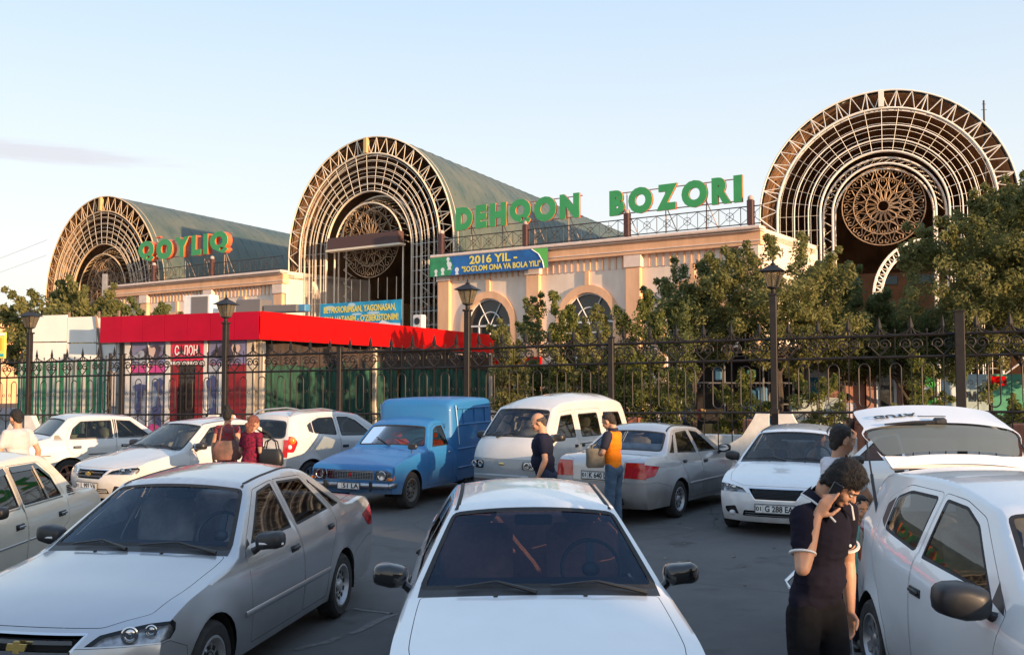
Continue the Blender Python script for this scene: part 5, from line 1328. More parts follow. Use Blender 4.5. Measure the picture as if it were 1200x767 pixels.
# ---------------------------------------------------------------- barrel vaults with open ends
TRUSS = mat('truss_cream', (.74,.63,.48), .6, var=.1, scale=2); TRUSSW = mat('truss_white', (.74,.70,.63), .55, var=.08, scale=2)
VROOF = mat('vault_green', (.055,.100,.080), .55, .05, var=.3, scale=.35, col2=(.125,.135,.105), rvar=.1)
VIN = mat('vault_inside', (.22,.12,.065), .9, var=.4, scale=.5, col2=(.36,.20,.10)); ROSE = mat('rosette_bronze', (.30,.20,.12), .6, .2, var=.25, scale=5)
VD = Vector((.425, .905, 0)).normalized()
def vault(center, ux, R, zc, zbot, length, label, light, ribs, vd=VD, beam=False, corr=True, nrib=1.0):
    """open ended barrel vault; ux points along the open face, vd into the depth"""
    r = empty('vaulted_hall', (center.x, center.y, 0), 0, label, 'market hall')
    def F(a, rad, d=0, drop=None):     # a from 0 (right springing) to pi; returns point
        return Vector((ux.x*rad*cos(a)+vd.x*d, ux.y*rad*cos(a)+vd.y*d, zc+rad*sin(a)))
    def Q(u, z, d=0): return Vector((ux.x*u+vd.x*d, ux.y*u+vd.y*d, z))
    # roof shell: outer sheet and inner lining
    for nm, rad, m, z0 in (('roof', R, VROOF, zbot), ('roof_lining', R-.18, VIN, zbot)):
        vs = []; fs = []; n = 40; nl = int(length/1.2)
        for j in range(nl+1):
            d = length*j/nl+(.0 if nm == 'roof' else .05); bump_ = 0
            ring = [Q(rad, z0, d)]+[F(pi*k/n, rad, d) for k in range(n+1)]+[Q(-rad, z0, d)]; vs += ring
        w = n+3
        for j in range(nl):
            for k in range(w-1): fs.append((j*w+k, j*w+k+1, (j+1)*w+k+1, (j+1)*w+k))
        o = mk(nm, vs, fs, m, r, True)
    g = G(); nl = int(length/1.25)      # standing seams of the metal sheets
    for j in range(1, nl):
        d = length*j/nl; g.tube([F(pi*k/22, R+.012, d) for k in range(0, 23)], .018, 3, cap=False)
    so = g.build('roof_seam', VROOF, r); so['kind'] = 'stuff'
    # far end wall
    vs = [Q(R-.2, 0, length*.55), Q(-R+.2, 0, length*.55)]+[F(pi-pi*k/20, R-.2, length*.55) for k in range(21)]
    mk('end_wall', vs, [tuple(range(len(vs)))], VIN, r, False)
    # inside floor structures: gallery wall lit from the entrance
    gw = G(); c1 = Q(-R+.6, (zc-2)/2, length*.22); gw.box((0,0,0), (.3, length*.4, zc-2.5), M=Matrix.Translation(c1) @ Matrix.Rotation(atan2(vd.y, vd.x)-pi/2, 4, 'Z')); gw.build('gallery_wall', mat('gallery_ochre', (.65,.40,.18), .85, var=.3, scale=.8), r)
    gw = G(); c1 = Q(0, zc-3.6, length*.28); gw.box((0,0,0), (2*R-1.5, .3, 3.0), M=Matrix.Translation(c1) @ Matrix.Rotation(atan2(ux.y, ux.x), 4, 'Z')); gw.build('inner_fascia', mat('inner_brown', (.26,.16,.10), .85, var=.3, scale=.8), r)
    for k in range(5):
        gw = G(); c1 = Q(-R*.7+k*R*.35, zc-2.6, length*.275); gw.box((0,0,0), (R*.22, .2, .55), M=Matrix.Translation(c1) @ Matrix.Rotation(atan2(ux.y, ux.x), 4, 'Z')); gw.build('gallery_window', mat('window_teal', (.06,.16,.22), .3), r)
    # the truss ring
    cm = light
    rin = R*.85
    for nm, rad, t in (('outer_chord', R-.02, .05), ('inner_chord', rin, .06)):
        for d in (0, .55):
            g = G(); g.tube([Q(rad, zbot, d)]+[F(pi*k/40, rad, d) for k in range(41)]+[Q(-rad, zbot, d)], t if d == 0 else t*.7, 5); g.build(nm, cm, r, True)
    nb = 26
    for k in range(nb):
        a0, a1 = pi*k/nb, pi*(k+1)/nb; am = (a0+a1)/2
        p = [F(a0, R-.05), F(am, rin), F(a1, R-.05)]
        g = G(); g.tube([p[0], p[1]], .025, 4); g.build('web_strut', cm, r); g = G(); g.tube([p[1], p[2]], .025, 4); g.build('web_strut', cm, r)
        if k % 2 == 0: g = G(); g.tube([F(a0, R-.05), F(a0, rin)], .035, 4); g.build('web_strut', cm, r)
    for s in (1, -1):
        z = zc
        while z > zbot+1.2:
            g = G(); g.tube([Q(s*R, z), Q(s*rin, z-.8), Q(s*R, z-1.6)], .05, 4); g.build('web_strut', cm, r); z -= 1.6
    g = G(); g.box((0,0,0), (.26, .3, R-rin-.1), M=Matrix.Translation(F(pi/2, (R+rin)/2, -.02)) @ Matrix.Rotation(atan2(ux.y, ux.x), 4, 'Z')); g.build('crown_post', cm if cm is TRUSSW else mat('truss_ochre', (.60,.40,.18), .6), r)
    # nested ribs stepping back into the hall
    for q, (f, d, t) in enumerate(ribs):
        g = G(); rad = R*f; g.tube([Q(rad, zbot, d)]+[F(pi*k/32, rad, d) for k in range(33)]+[Q(-rad, zbot, d)], t, 5); g.build('rib', cm, r, True)
    # radial and ring wires of the grid
    fmin = min(f for f, d, t in ribs)
    def dep(f): return lin(sorted((f_, d_) for f_, d_, t_ in ribs)+[(.85, .0)], f)
    nr = 20
    for k in range(nr+1):
        a = pi*k/nr; g = G(); g.tube([F(a, R*(fmin+(.85-fmin)*j/6), dep(fmin+(.85-fmin)*j/6)) for j in range(7)], .014, 3, cap=False); g.build('grid_wire', TRUSSW, r)
    for f in [fmin+(.85-fmin)*(j+.5)/7 for j in range(7)]:
        g = G(); rad = R*f; g.tube([Q(rad, zbot, dep(f))]+[F(pi*k/32, rad, dep(f)) for k in range(33)]+[Q(-rad, zbot, dep(f))], .014, 3, cap=False); g.build('grid_wire', TRUSSW, r)
    for s in (1, -1):
        z = zc-.8
        while z > zbot:
            g = G(); g.tube([Q(s*R*(fmin+(.85-fmin)*j/6), z, dep(fmin+(.85-fmin)*j/6)) for j in range(7)], .014, 3, cap=False); g.build('grid_wire', TRUSSW, r); z -= .85
    # inner portal: pairs of arches with lattice between
    pf = fmin; 
    for dd, ff in ((.25, pf), (.25, pf*.80), (1.5, pf*.97), (1.5, pf*.78)):
        g = G(); rad = R*ff; g.tube([Q(rad, zbot, dd)]+[F(pi*k/28, rad, dd) for k in range(29)]+[Q(-rad, zbot, dd)], .06, 5); g.build('portal_arch', cm, r, True)
    for k in range(24):
        a0, a1 = pi*k/24, pi*(k+1)/24
        g = G(); g.tube([F(a0, R*pf, 2.2), F(a1, R*pf*.80, .25)], .022, 3); g.tube([F(a1, R*pf, 2.2), F(a1, R*pf*.97, 3.6)], .02, 3); g.tube([F(a0, R*pf*.97, 3.6), F(a1, R*pf, 2.2)], .018, 3); g.build('lattice_strut', cm, r)
    for s in (1, -1):
        z = zc
        while z > zbot+.8:
            g = G(); g.tube([Q(s*R*pf, z, 2.2), Q(s*R*pf*.80, z-.45, 2.2), Q(s*R*pf, z-.9, 2.2)], .03, 3); g.tube([Q(s*R*pf, z, 2.2), Q(s*R*pf*.97, z-.45, 3.6)], .025, 3); g.build('lattice_strut', cm, r); z -= .9
    # rosette of curled bars
    rr = R*(.35 if beam else .325); cz = zc+(.75 if beam else .35); dd = .55
    ro = empty('rosette'); ro.parent = r
    def RP(x, z, d=dd): return Q(x, cz+z, d)
    for f in (1, .72, .42, .14):
        g = G(); g.tube([RP(rr*f*cos(2*pi*k/36), rr*f*sin(2*pi*k/36)) for k in range(36)], .035, 4, True); g.build('rosette_ring', ROSE, ro)
    for k in range(16):
        a = 2*pi*k/16; g = G()
        for s in (1, -1):
            g.tube([RP(rr*f*cos(a+s*w), rr*f*sin(a+s*w)) for f, w in ((.14,0),(.25,.16),(.36,.16),(.44,0))], .032, 3)
            g.tube([RP(rr*f*cos(a+s*w), rr*f*sin(a+s*w)) for f, w in ((.44,0),(.54,.13),(.62,.17),(.70,.10),(.68,.03),(.62,.05))], .032, 3)
            g.tube([RP(rr*f*cos(a+s*w), rr*f*sin(a+s*w)) for f, w in ((.72,0),(.80,.08),(.88,.15),(.95,.10),(.93,.03),(.86,.05))], .032, 3)
        g.tube([RP(rr*.14*cos(a), rr*.14*sin(a)), RP(rr*cos(a+.196), rr*sin(a+.196))], .026, 3)
        g.build('scroll_petal', ROSE, ro)
    if beam:
        g = G(); w = R*.86; g.box((0,0,0), (w, .5, .75), M=Matrix.Translation(Q(0, zc+.50, -.15)) @ Matrix.Rotation(atan2(ux.y, ux.x), 4, 'Z')); g.build('cross_beam', mat('beam_brown', (.09,.045,.04), .7), r)
        g = G(); g.box((0,0,0), (w+.3, .56, .13), M=Matrix.Translation(Q(0, zc+.05, -.15)) @ Matrix.Rotation(atan2(ux.y, ux.x), 4, 'Z')); g.build('beam_edge', cm, r)
        for k in range(6): g = G(); g.tube([Q(-R*.28+k*R*.11, zc-1.8, 1.0), Q(-R*.28+k*R*.11, zc-1.8-random.uniform(1,2), 1.0)], .03, 3); g.build('hanging_rod', cm, r)
    return r
MR = [(.79,.02,.028), (.72,.05,.026), (.65,.08,.030), (.58,.12,.030), (.52,.16,.038)]
cm_ = BM @ Vector((-7.4, 1.5, 0)); vault(cm_, BU, 7.25, 10.45, 0, 62, 'middle market vault with open truss front, rosette and dark cross beam', TRUSS, MR, beam=True)
cl_ = BM @ Vector((-37.3, 1.5, 0)); vault(cl_, BU, 8.1, 8.95, 0, 70, 'left market vault with golden truss front behind the tree and QOYLIQ letters', mat('truss_gold', (.60,.44,.27), .6, var=.1), MR)
RU_ = Vector((.91, -.415, 0)).normalized(); cr_ = Vector((19.9, 52.2, 0)); vault(cr_, RU_, 6.55, 11.1, 0, 45, 'right market vault with round truss front and large rosette above the trees', TRUSSW, [(.71,.05,.036), (.595,.1,.040), (.50,.15,.055)], vd=Vector((.36,.933,0)).normalized())
# thin aerial on the right vault
r = empty('antenna', (24.6, 50.5, 0), 0, 'thin aerial mast standing right of the right vault', 'antenna')
g = G(); g.tube([(0,0,0),(0,0,16.6)], .05, 5); g.build('mast', RAILM, r)
g = G(); 
for z, w in ((16.4,.10),(16.1,.14)): g.tube([(-w,0,z),(w,0,z)], .02, 3)
g.build('aerial_rods', RAILM, r)
# curved white lattice girder low in the right vault
r = empty('curved_girder', (20.2, 49.5, 0), 0, 'white curved lattice girder low inside the right vault above the foliage', 'girder')
def gp_(a, rad): return (rad*cos(a)+1.0, .0, 6.3+rad*sin(a))
for rad in (2.5, 2.9):
    g = G(); g.tube([gp_(pi*.5+pi*.5*k/14, rad) for k in range(15)], .07, 5); g.build('chord', TRUSSW, r, True)
g = G()
for k in range(14): g.tube([gp_(pi*.5+pi*.5*k/14, 2.5), gp_(pi*.5+pi*.5*(k+.5)/14, 2.9), gp_(pi*.5+pi*.5*(k+1)/14, 2.5)], .045, 3)
g.build('lattice', TRUSSW, r)

# ---------------------------------------------------------------- red shop, striped stall, panels
KC = Vector((-8.03, 31.0)); KL = Vector((-.903, .43)); KR = Vector((.378, .926)); AL = atan2(KL.y, KL.x)
RED_SHADED = mat('red_fascia_shaded', (.40,.0,.022), .5, coat=.0, var=.10, scale=1.2, spec=.2); RED_LIT = mat('red_fascia_lit', (.60,.002,.002), .5, spec=.15, var=.06, scale=1.5)  # one red in two copies: shaded for the front, sunlit for the side
WH = mat('shop_white', (.62,.60,.57), .6, var=.06); CREAMP = mat('shop_cream', (.52,.44,.34), .7)
shop = empty('shop_kiosk', (KC.x, KC.y, 0), 0, 'shop kiosk with broad red fascia roof, posters and dark green drapes along its side', 'kiosk')
def KP(a, b, z): p = KL*a+KR*b; return Vector((p.x, p.y, z))     # a along the front to the left, b along the side
def slab(name, pts, thick, m, parent, smooth=False):
    """upright or flat panel given by four corners, given a real thickness"""
    a, b, c, d = (Vector(p) for p in pts); n = (b-a).cross(d-a).normalized()*thick
    g = G(); g.add([a,b,c,d,a+n,b+n,c+n,d+n], [(3,2,1,0),(4,5,6,7),(0,1,5,4),(1,2,6,5),(2,3,7,6),(3,0,4,7)]); return g.build(name, m, parent)
for k in range(7):      # fascia panels, front
    a0, a1 = -.25+k*.98, -.25+(k+1)*.98-.012
    slab('fascia_panel', [KP(a0,-.3,3.36), KP(a1,-.3,3.36), KP(a1,-.3,4.24), KP(a0,-.3,4.24)], .05, RED_SHADED, shop)
for k in range(9):      # fascia, side
    b0, b1 = -.3+k*2.1, -.3+(k+1)*2.1-.006
    slab('fascia_panel', [KP(-.30,b0,3.36), KP(-.30,b1,3.36), KP(-.30,b1,4.24+(.0 if k else .0)), KP(-.30,b0,4.24)], .05, RED_LIT, shop)
slab('roof_deck', [KP(-.2,-.2,4.12), KP(6.5,-.2,4.12), KP(6.5,18.5,4.12), KP(-.2,18.5,4.12)], .1, WH, shop)
slab('soffit', [KP(-.2,-.2,3.40), KP(6.5,-.2,3.40), KP(6.5,18.5,3.40), KP(-.2,18.5,3.40)], .03, CREAMP, shop)
slab('back_wall', [KP(6.4,.3,0), KP(6.4,18.3,0), KP(6.4,18.3,3.4), KP(6.4,.3,3.4)], .1, WH, shop)
POST1 = mat('poster_lilac', (.30,.28,.40), .35, var=.35, scale=1.6, col2=(.16,.16,.34)); POST2 = mat('poster_bluewhite', (.28,.33,.44), .35, var=.4, scale=2.2, col2=(.46,.48,.53))
PINK = mat('sign_pink', (.62,.02,.07), .35); REDD = mat('red_door', (.24,.012,.018), .35, var=.25, scale=3); SGL = glass('shop_door_glass', (.12,.10,.09), opac=.5, dark=(.06,.045,.04))
MAG = mat('poster_magenta', (.50,.05,.22), .4); HAIR_P = mat('poster_dark', (.05,.035,.06), .4, var=.5, scale=3); SKINP = mat('poster_pale', (.55,.40,.36), .4)
def fp(name, a0, a1, z0, z1, m, off=0, par=None): return slab(name, [KP(a0,off,z0), KP(a1,off,z0), KP(a1,off,z1), KP(a0,off,z1)], .03, m, par or shop)
fp('front_wall', -.05, 5.9, 0, 3.4, CREAMP, .12)
for a0, a1, z0, z1, m, nm in ((.10,.42,0,3.4,CREAMP,'corner_pillar'), (.46,1.35,0,2.55,REDD,'door_leaf'), (1.40,1.55,0,2.6,WH,'door_jamb'), (1.60,2.0,0,2.6,POST2,'poster'), (.46,2.0,2.62,3.36,POST1,'poster'),
                         (2.05,2.2,0,3.4,WH,'door_jamb'), (2.24,3.62,2.72,3.36,PINK,'sign_board'), (2.24,2.55,0,2.6,REDD,'door_leaf'), (2.60,3.0,0,2.6,SGL,'door_glass'), (3.3,3.60,0,2.6,REDD,'door_leaf'), (3.03,3.27,0,2.6,SGL,'door_glass'), (3.65,3.85,0,3.4,WH,'door_jamb'),
                         (3.9,5.4,2.62,3.36,POST1,'poster'), (3.9,5.4,0,2.3,POST2,'poster'), (3.9,5.4,2.34,2.58,MAG,'poster_strip'), (.46,2.0,2.58,2.61,MAG,'poster_strip'), (5.45,5.7,0,3.4,WH,'corner_pillar'), (4.62,4.68,0,3.36,WH,'glazing_bar'), (2.2,3.9,2.60,2.70,WH,'lintel')):
    fp(nm, a0, a1, z0, z1, m, .0 if 'poster' in nm or nm in ('door_glass',) else -.03)
def blobp(name, a, z, ra, rz, m, off=-.045, ph=0, k2=0):
    pts = []
    for k in range(18):
        t = 2*pi*k/18; q = 1+.25*sin(3*t+ph)+k2*sin(5*t); pts.append(KP(a+ra*q*cos(t), off, z+rz*q*sin(t)))
    mk(name, pts, [tuple(range(18))], m, shop, False)
blobp('poster_hair', 4.45, 2.98, .42, .27, HAIR_P, -.044, 1); blobp('poster_face', 4.45, 3.0, .15, .22, SKINP, -.048); blobp('poster_hair', 5.0, 2.85, .28, .2, POST2, -.046, 2)
blobp('poster_hair', 1.30, 2.98, .42, .28, HAIR_P, -.044, 2); blobp('poster_face', .85, 3.05, .16, .2, SKINP, -.048)
for a, z, r1, r2, ph in ((4.95,1.75,.22,.26,0),(4.1,1.9,.18,.25,1),(4.15,1.0,.20,.45,2),(5.0,1.2,.12,.3,3),(1.8,1.9,.18,.35,1),(1.75,1.0,.12,.4,2)):
    blobp('poster_motif', a, z, r1, r2, mat('poster_navy', (.05,.06,.16), .4), -.046, ph, .2)
for a in (4.9, 4.25): blobp('poster_motif', a, .5, .3, .12, MAG, -.046, a)
# sign lettering runs from image left to right, i.e. against KL
def kiosk_text(s, size, m, a, z, w, off=-.066):
    o = KP(a, off, z); ex = -Vector((KL.x, KL.y, 0)); ez = Vector((0,0,1)); ey = ex.cross(ez)
    M = Matrix(((ex.x, ez.x, -ey.x*-1, o.x), (ex.y, ez.y, ey.y, o.y), (0, 1, 0, o.z), (0,0,0,1)))
    M = Matrix.Translation(o) @ Matrix.Rotation(atan2(ex.y, ex.x), 4, 'Z') @ RU
    return text(s, size, m, shop, .002, 'lettering', M, width=w, bold=.008)
kiosk_text('САЛОН', .42, WHI, 2.92, 3.04, .98)
# drapes on the side
def drape(name, P0, P1, z0, z1, m, parent, folds=30, amp=.07, nz=8, kind=None, seed=0):
    n = folds*6; vs = []; fs = []; d = (P1-P0); L_ = d.length; d.normalize(); nn = Vector((-d.y, d.x, 0)); rnd_ = random.Random(seed)
    ph = [rnd_.uniform(0, 6) for _ in range(4)]
    for j in range(nz+1):
        t = j/nz
        for i in range(n+1):
            u = L_*i/n; w = sin(2*pi*folds*i/n+ph[0]+.6*sin(u*1.3+ph[1]))+.5*sin(2*pi*folds*.37*i/n+ph[2]+t*1.5)
            p = P0+d*u+nn*amp*w*(.45+.55*(1-t)); vs.append((p.x, p.y, z0+(z1-z0)*t+(.04*sin(u*2.1+ph[3]) if j in (0, nz) else 0)))
    for j in range(nz):
        for i in range(n): fs.append((j*(n+1)+i, j*(n+1)+i+1, (j+1)*(n+1)+i+1, (j+1)*(n+1)+i))
    return mk(name, vs, fs, m, parent, True)
DRP = mat('drape_dark_green', (.007,.010,.008), .85, var=.75, scale=4, col2=(.014,.09,.055), stretch=(2.6,2.6,.28), detail=5)  # upright streaks paint light and dark of the folds into the green
DRPB = mat('drape_brown', (.035,.022,.016), .8, var=.4, scale=2)
for k in range(4):
    drape('drape', KP(.02, .35+k*4.5, 0), KP(.02, .35+(k+1)*4.5-.25, 0), .05, 2.75, DRP, shop, 12, .11, seed=k)
drape('valance', KP(-.04, .3, 0), KP(-.04, 18.2, 0), 2.55, 3.25, DRPB, shop, 40, .05, 3, seed=9)
for b in (7.15, 18.3, .15): g = G(); p = KP(-.08, b, 1.65); g.box(p, (.13,.13,3.3), AL); g.build('corner_pillar', CREAMP, shop)
# second red awning and white door beyond the side
aw = empty('side_entrance', (KC.x+KR.x*18.6, KC.y+KR.y*18.6, 0), AL+pi, 'small white shop door with red awning strip at the far end of the drapes', 'doorway')
g = G(); g.box((1.4, 0, 2.9), (2.4, .5, .55), bev=.02); g.build('awning', RED_LIT, aw)
g = G(); g.box((.6,0,1.3), (.12,.1,2.6)); g.box((1.9,0,1.3), (.12,.1,2.6)); g.box((1.25,0,2.55), (1.4,.1,.12)); g.box((1.25,0,1.27), (.08,.1,2.54)); g.build('door_frame', WH, aw)
g = G(); g.box((1.25,.03,1.3), (1.3,.03,2.5)); g.build('door_glass', SGL, aw)
# shop rooftop machines
ac = empty('air_conditioner', tuple(Vector((KC.x,KC.y,4.22))+Vector((*(KL*4.3+KR*2.2),0))), AL+pi, 'boxy air conditioner on the red shop roof in front of the wall', 'air conditioner')
ac.location.z = 4.22
g = G(); g.box((0,0,.45), (1.25,.45,.85), bev=.03); g.build('casing', WH, ac)
g = G(); g.box((.15,-.235,.45), (.75,.02,.72)); g.build('grille', mat('grille_grey', (.13,.12,.12), .7), ac)
ac2 = empty('duct_unit', tuple(Vector((KC.x+.3,KC.y+1.9,4.22))), AL+pi, 'low flat duct unit lying on the red shop roof near the corner', 'roof unit')
g = G(); g.box((-1.2,0,.35), (1.1,.6,.5), bev=.04); g.box((.1,0,.25), (1.4,.5,.25), bev=.03); g.build('casing', mat('grille_grey'), ac2)
g = G(); g.box((.9,0,.25), (.35,.3,.25), bev=.03); g.build('motor', mat('motor_blue', (.05,.2,.35), .5), ac2)
# speaker-like white panel near the banner
r = empty('loudspeaker', (-5.05, 53.5, 0), BR, 'white upright box speaker to the right of the light blue banner', 'speaker')
g = G(); g.box((0,0,5.0), (.65,.4,1.2), bev=.05); g.build('cabinet', WH, r)
g = G()
for z in (4.75, 5.25): g.lathe([(0,0),(.17,.01),(.2,0)], 14, Matrix.Translation((0,-.215,z)) @ RU)
g.build('driver', BLACKP, r); g = G(); g.tube([(0,0,0),(0,0,4.2)], .06, 6); g.build('stand', RAILM, r)
# striped green and white stall sheet
STG = mat('stripe_green', (.010,.13,.06), .75, var=.25, scale=3); STW = mat('stripe_white', (.40,.40,.37), .75, var=.08)
sa, sb = Vector((-17.6, 35.0, 0)), Vector((-13.7, 33.2, 0))
st = empty('striped_stall', tuple(sa), atan2((sb-sa).y, (sb-sa).x), 'stall front covered by a green and white striped sheet left of the red shop', 'stall')
Ls = (sb-sa).length; n = 26; u = 0; k = 0
rs = random.Random(3)
while u < Ls:
    w = rs.choice((.07,.10,.14,.19)); w = min(w, Ls-u+.001)
    g = G(); v0 = .05*sin(u*6); v1 = .05*sin((u+w)*6)
    g.add([(u,v0,0),(u+w,v1,0),(u+w,v1*.4,2.72),(u,v0*.4,2.72),(u,v0+.01,0),(u+w,v1+.01,0),(u+w,v1*.4+.01,2.72),(u,v0*.4+.01,2.72)], [(0,1,2,3),(7,6,5,4),(3,2,6,7),(1,5,6,2),(0,3,7,4)])
    g.build('stripe', STG if k % 2 == 0 else STW, st); u += w; k += 1
for x in (0, Ls/2, Ls): g = G(); g.box((x,.15,1.5), (.08,.08,3.0)); g.build('post', RAILM, st)
s2 = empty('teal_stall', (-21.3, 36.6, 0), atan2((sb-sa).y, (sb-sa).x), 'dark teal stall shutter with pale awning at the far left edge', 'stall')
g = G(); g.box((1.2,0,.95), (3.4,.06,1.9)); g.build('shutter', mat('teal_shutter', (.01,.09,.085), .5, var=.4, scale=4), s2)
g = G()
for k in range(13): g.box((-.4+k*.27, -.15, 2.2), (.2, .3, .55))
g.build('awning_strip', mat('awning_pale', (.42,.50,.48), .7), s2)
g = G(); g.box((2.95,0,1.1), (.12,.1,2.2)); g.build('post', mat('rust_post', (.22,.07,.04), .8), s2)
g = G(); g.box((2.3,-.1,2.75), (1.3,.2,.35), bev=.05); g.build('red_cloth', mat('cloth_coral', (.55,.10,.09), .8), s2)
# small yellow sign
r = empty('yellow_sign', (-19.6, 36.2, 3.35), -.36, 'small yellow and turquoise sign at the left edge below the tree, letters ARI visible', 'sign')
g = G(); g.box((0,0,0), (2.4,.08,.95)); g.build('board', mat('sign_lemon', (.72,.66,.12), .5), r)
g = G(); g.box((0,-.05,-.36), (2.36,.02,.10)); g.build('turquoise_band', mat('turq', (.03,.35,.38), .5), r)
g = G(); g.box((0,-.05,.40), (2.38,.02,.10)); g.build('white_band', WHI, r)
text('BOZORLARI', .62, mat('sign_amber', (.72,.45,.03), .5), r, .004, 'lettering', Matrix.Translation((-.55,-.06,.02)) @ RU, width=3.3, bold=.012)
g = G(); g.box((-.9,.05,-1.9), (.07,.07,2.9)); g.box((.9,.05,-1.9), (.07,.07,2.9)); g.build('sign_post', RAILM, r)
# white sheet panels above the stall
pa, pb = Vector((-17.7, 36.2, 0)), Vector((-13.4, 34.6, 0)); 
pr = empty('panel_wall', tuple(pa), atan2((pb-pa).y, (pb-pa).x), 'tall wall of large white sheets with brown joints left of the red roof', 'panel wall')
PW = mat('white_sheet', (.80,.76,.70), .6, var=.07, scale=.8); Lp = (pb-pa).length
for (x0, x1, z0, z1) in ((0,1.62,2.4,3.45),(0,1.62,3.49,4.45),(1.66,3.0,2.4,3.40),(1.66,3.0,3.44,4.36),(3.04,3.9,2.4,3.36),(3.04,3.9,3.4,4.30),(3.94,4.85,2.4,3.34),(3.94,4.85,3.38,4.25)):
    g = G(); g.box(((x0+x1)/2,0,(z0+z1)/2), (x1-x0,.05,z1-z0)); g.build('panel', PW, pr)
g = G(); 
for x in (-.02, 1.64, 3.02, 3.92): g.box((x,.06,2.3), (.06,.08,4.5))
g.tube([(3.0,-.08,4.4),(3.45,-.08,2.2)], .045, 5); g.box((3.5,-.05,3.40), (.9,.04,.05)); g.build('joint_strip', mat('joint_brown', (.20,.13,.09), .7), pr)
# distant building edge, mast and wires at the far left
r = empty('far_building', (-46, 84, 0), BR, 'distant low ochre building with roof railing at the left edge behind the tree', 'building')
g = G(); g.box((-6,0,3.5), (16,6,7.0)); g.build('wall', SALM, r)
g = G()
for z in (7.3, 8.2): g.tube([(-14,-2.8,z),(2,-2.8,z)], .05, 4)
for k in range(18): g.tube([(-14+k*.94,-2.8,7.0),(-14+k*.94,-2.8,8.2)], .03, 4)
g.build('railing', RAILM, r)
r = empty('utility_pole', (-22.9, 55.0, 0), 0, 'grey concrete pole rising before the left wing beside the left vault', 'pole')
g = G(); g.box((0,0,4.0), (.26,.22,8.0), bev=.02); g.build('shaft', mat('pole_grey', (.20,.20,.22), .8, var=.15), r)
for k, (z0, z1) in enumerate(((10.2, 8.4), (9.2, 7.6))):
    w = empty('power_line', (-60, 80, 0), 0, ('upper thin power line' if k == 0 else 'lower thin power line')+' sagging across the sky at the far left', 'wire')
    g = G(); A = Vector((0,0,z1)); B = Vector((29.5,-16,z0+1.0)); g.tube([A.lerp(B, t/14)-Vector((0,0,1.2*sin(pi*t/14))) for t in range(15)], .009, 3); g.build('wire', RAILM, w)

# ---------------------------------------------------------------- stalls and walls behind the fence, right
TERR = mat('terracotta', (.34,.13,.075), .85, var=.25, scale=5)
wp = lambda i, off: fpt(i, off)
lw = empty('low_wall', (fpt(5.2,2.2).x, fpt(5.2,2.2).y, 0), RZ, 'low white wall with terracotta pillars seen through the fence bars', 'wall')
g = G(); g.box((7, 0, .42), (16, .22, .72), bev=.02); g.build('wall', PLW, lw)
for k in range(6): g = G(); g.box((-.8+k*2.9, 0, .58), (.34,.30,1.16), bev=.03); g.build('pillar', TERR, lw)
dr = empty('terracotta_drum', (fpt(6.55,1.2).x, fpt(6.55,1.2).y, .1), 0, 'rust coloured drum behind the fence above the roof of the rightmost parked saloon', 'drum')
g = G(); g.lathe([(0,0),(.38,0),(.42,.1),(.42,1.02),(.46,1.05),(.46,1.12),(.38,1.12),(.36,1.0),(0,.98)], 24); g.build('barrel', TERR, dr, True)
ms = empty('market_stall', (6.0, 31.5, .1), -.35, 'shaded market stall with metal frame and hanging goods behind the fence', 'stall')
STF = mat('stall_pipe', (.32,.32,.33), .5, .5)
for x in (-.4, .8, 2.0, 3.2): 
    for y in (0, 1.8): g = G(); g.tube([(x,y,0),(x,y,2.9)], .03, 5); g.build('pipe_post', STF, ms)
for z in (2.75, 1.9): g = G(); g.tube([(-.4,0,z),(3.2,0,z)], .028, 5); g.build('pipe_rail', STF, ms)
g = G(); g.box((1.4,1.95,1.45), (3.9,.06,2.9)); g.build('back_cloth', mat('stall_dark', (.03,.025,.022), .9), ms)
g = G(); g.box((1.4,.9,2.98), (4.2,2.4,.06)); g.build('roof', mat('stall_roof', (.12,.09,.08), .8), ms)
g = G(); g.box((1.9,.9,.75), (2.4,.9,.08), bev=.01); g.build('counter', mat('counter_wood', (.25,.14,.07), .8), ms)
gc = [((.05,.16,.30),'blue'),((.30,.30,.28),'grey'),((.35,.07,.05),'red'),((.06,.20,.16),'teal'),((.40,.28,.10),'ochre')]
rs = random.Random(5)
for k in range(16):
    c, cn = gc[k % 5]; g = G(); x = -.3+rs.random()*3.4; z = rs.choice((.35,.9,1.5,2.2)); g.box((x, rs.uniform(.1,1.4), z), (rs.uniform(.15,.4), .2, rs.uniform(.25,.6)), bev=.04); g.build('goods', mat('goods_'+cn, c, .7, var=.2), ms)
for (x, y, w, h, lb, c) in ((7.5,29.6,1.25,.95,'blue and white printed crate stack before the dark stall',(.02,.12,.30)), (9.0,29.2,1.5,1.1,'pale chest freezer beside the blue crates',(.36,.40,.38))):
    r = empty('market_box', (x, y, .1), -.3, lb, 'box')
    g = G(); g.box((0,0,.35+h/2), (w,.7,h), bev=.04); g.build('casing', mat('box_'+str(int(x)), c, .5, var=.15), r)
    g = G()
    if w < 1.4:
        text('FRUKT', .26, WHI, r, .003, 'lettering', Matrix.Translation((0,-.36,.35+h*.66)) @ RU, width=w*.8) if False else None
        for k in range(3): g.box((-.35+.35*k,-.36,.35+h*.66), (.24,.02,.16), bev=.005)
        g.box((0,-.36,.35+h*.25), (w*.9,.02,.22))
    else: g.box((0,-.36,.35+h*.5), (w*.9,.02,h*.75)); g.box((0,-.1,.36+h), (w*.92,.5,.03))
    g.build('print', WHI if w < 1.4 else mat('freezer_front', (.50,.54,.50), .5), r)
    g = G()
    for sx in (-1,1):
        for sy in (-1,1): g.box((sx*w*.42, sy*.28, .18), (.06,.06,.36))
    g.build('foot', STF, r)
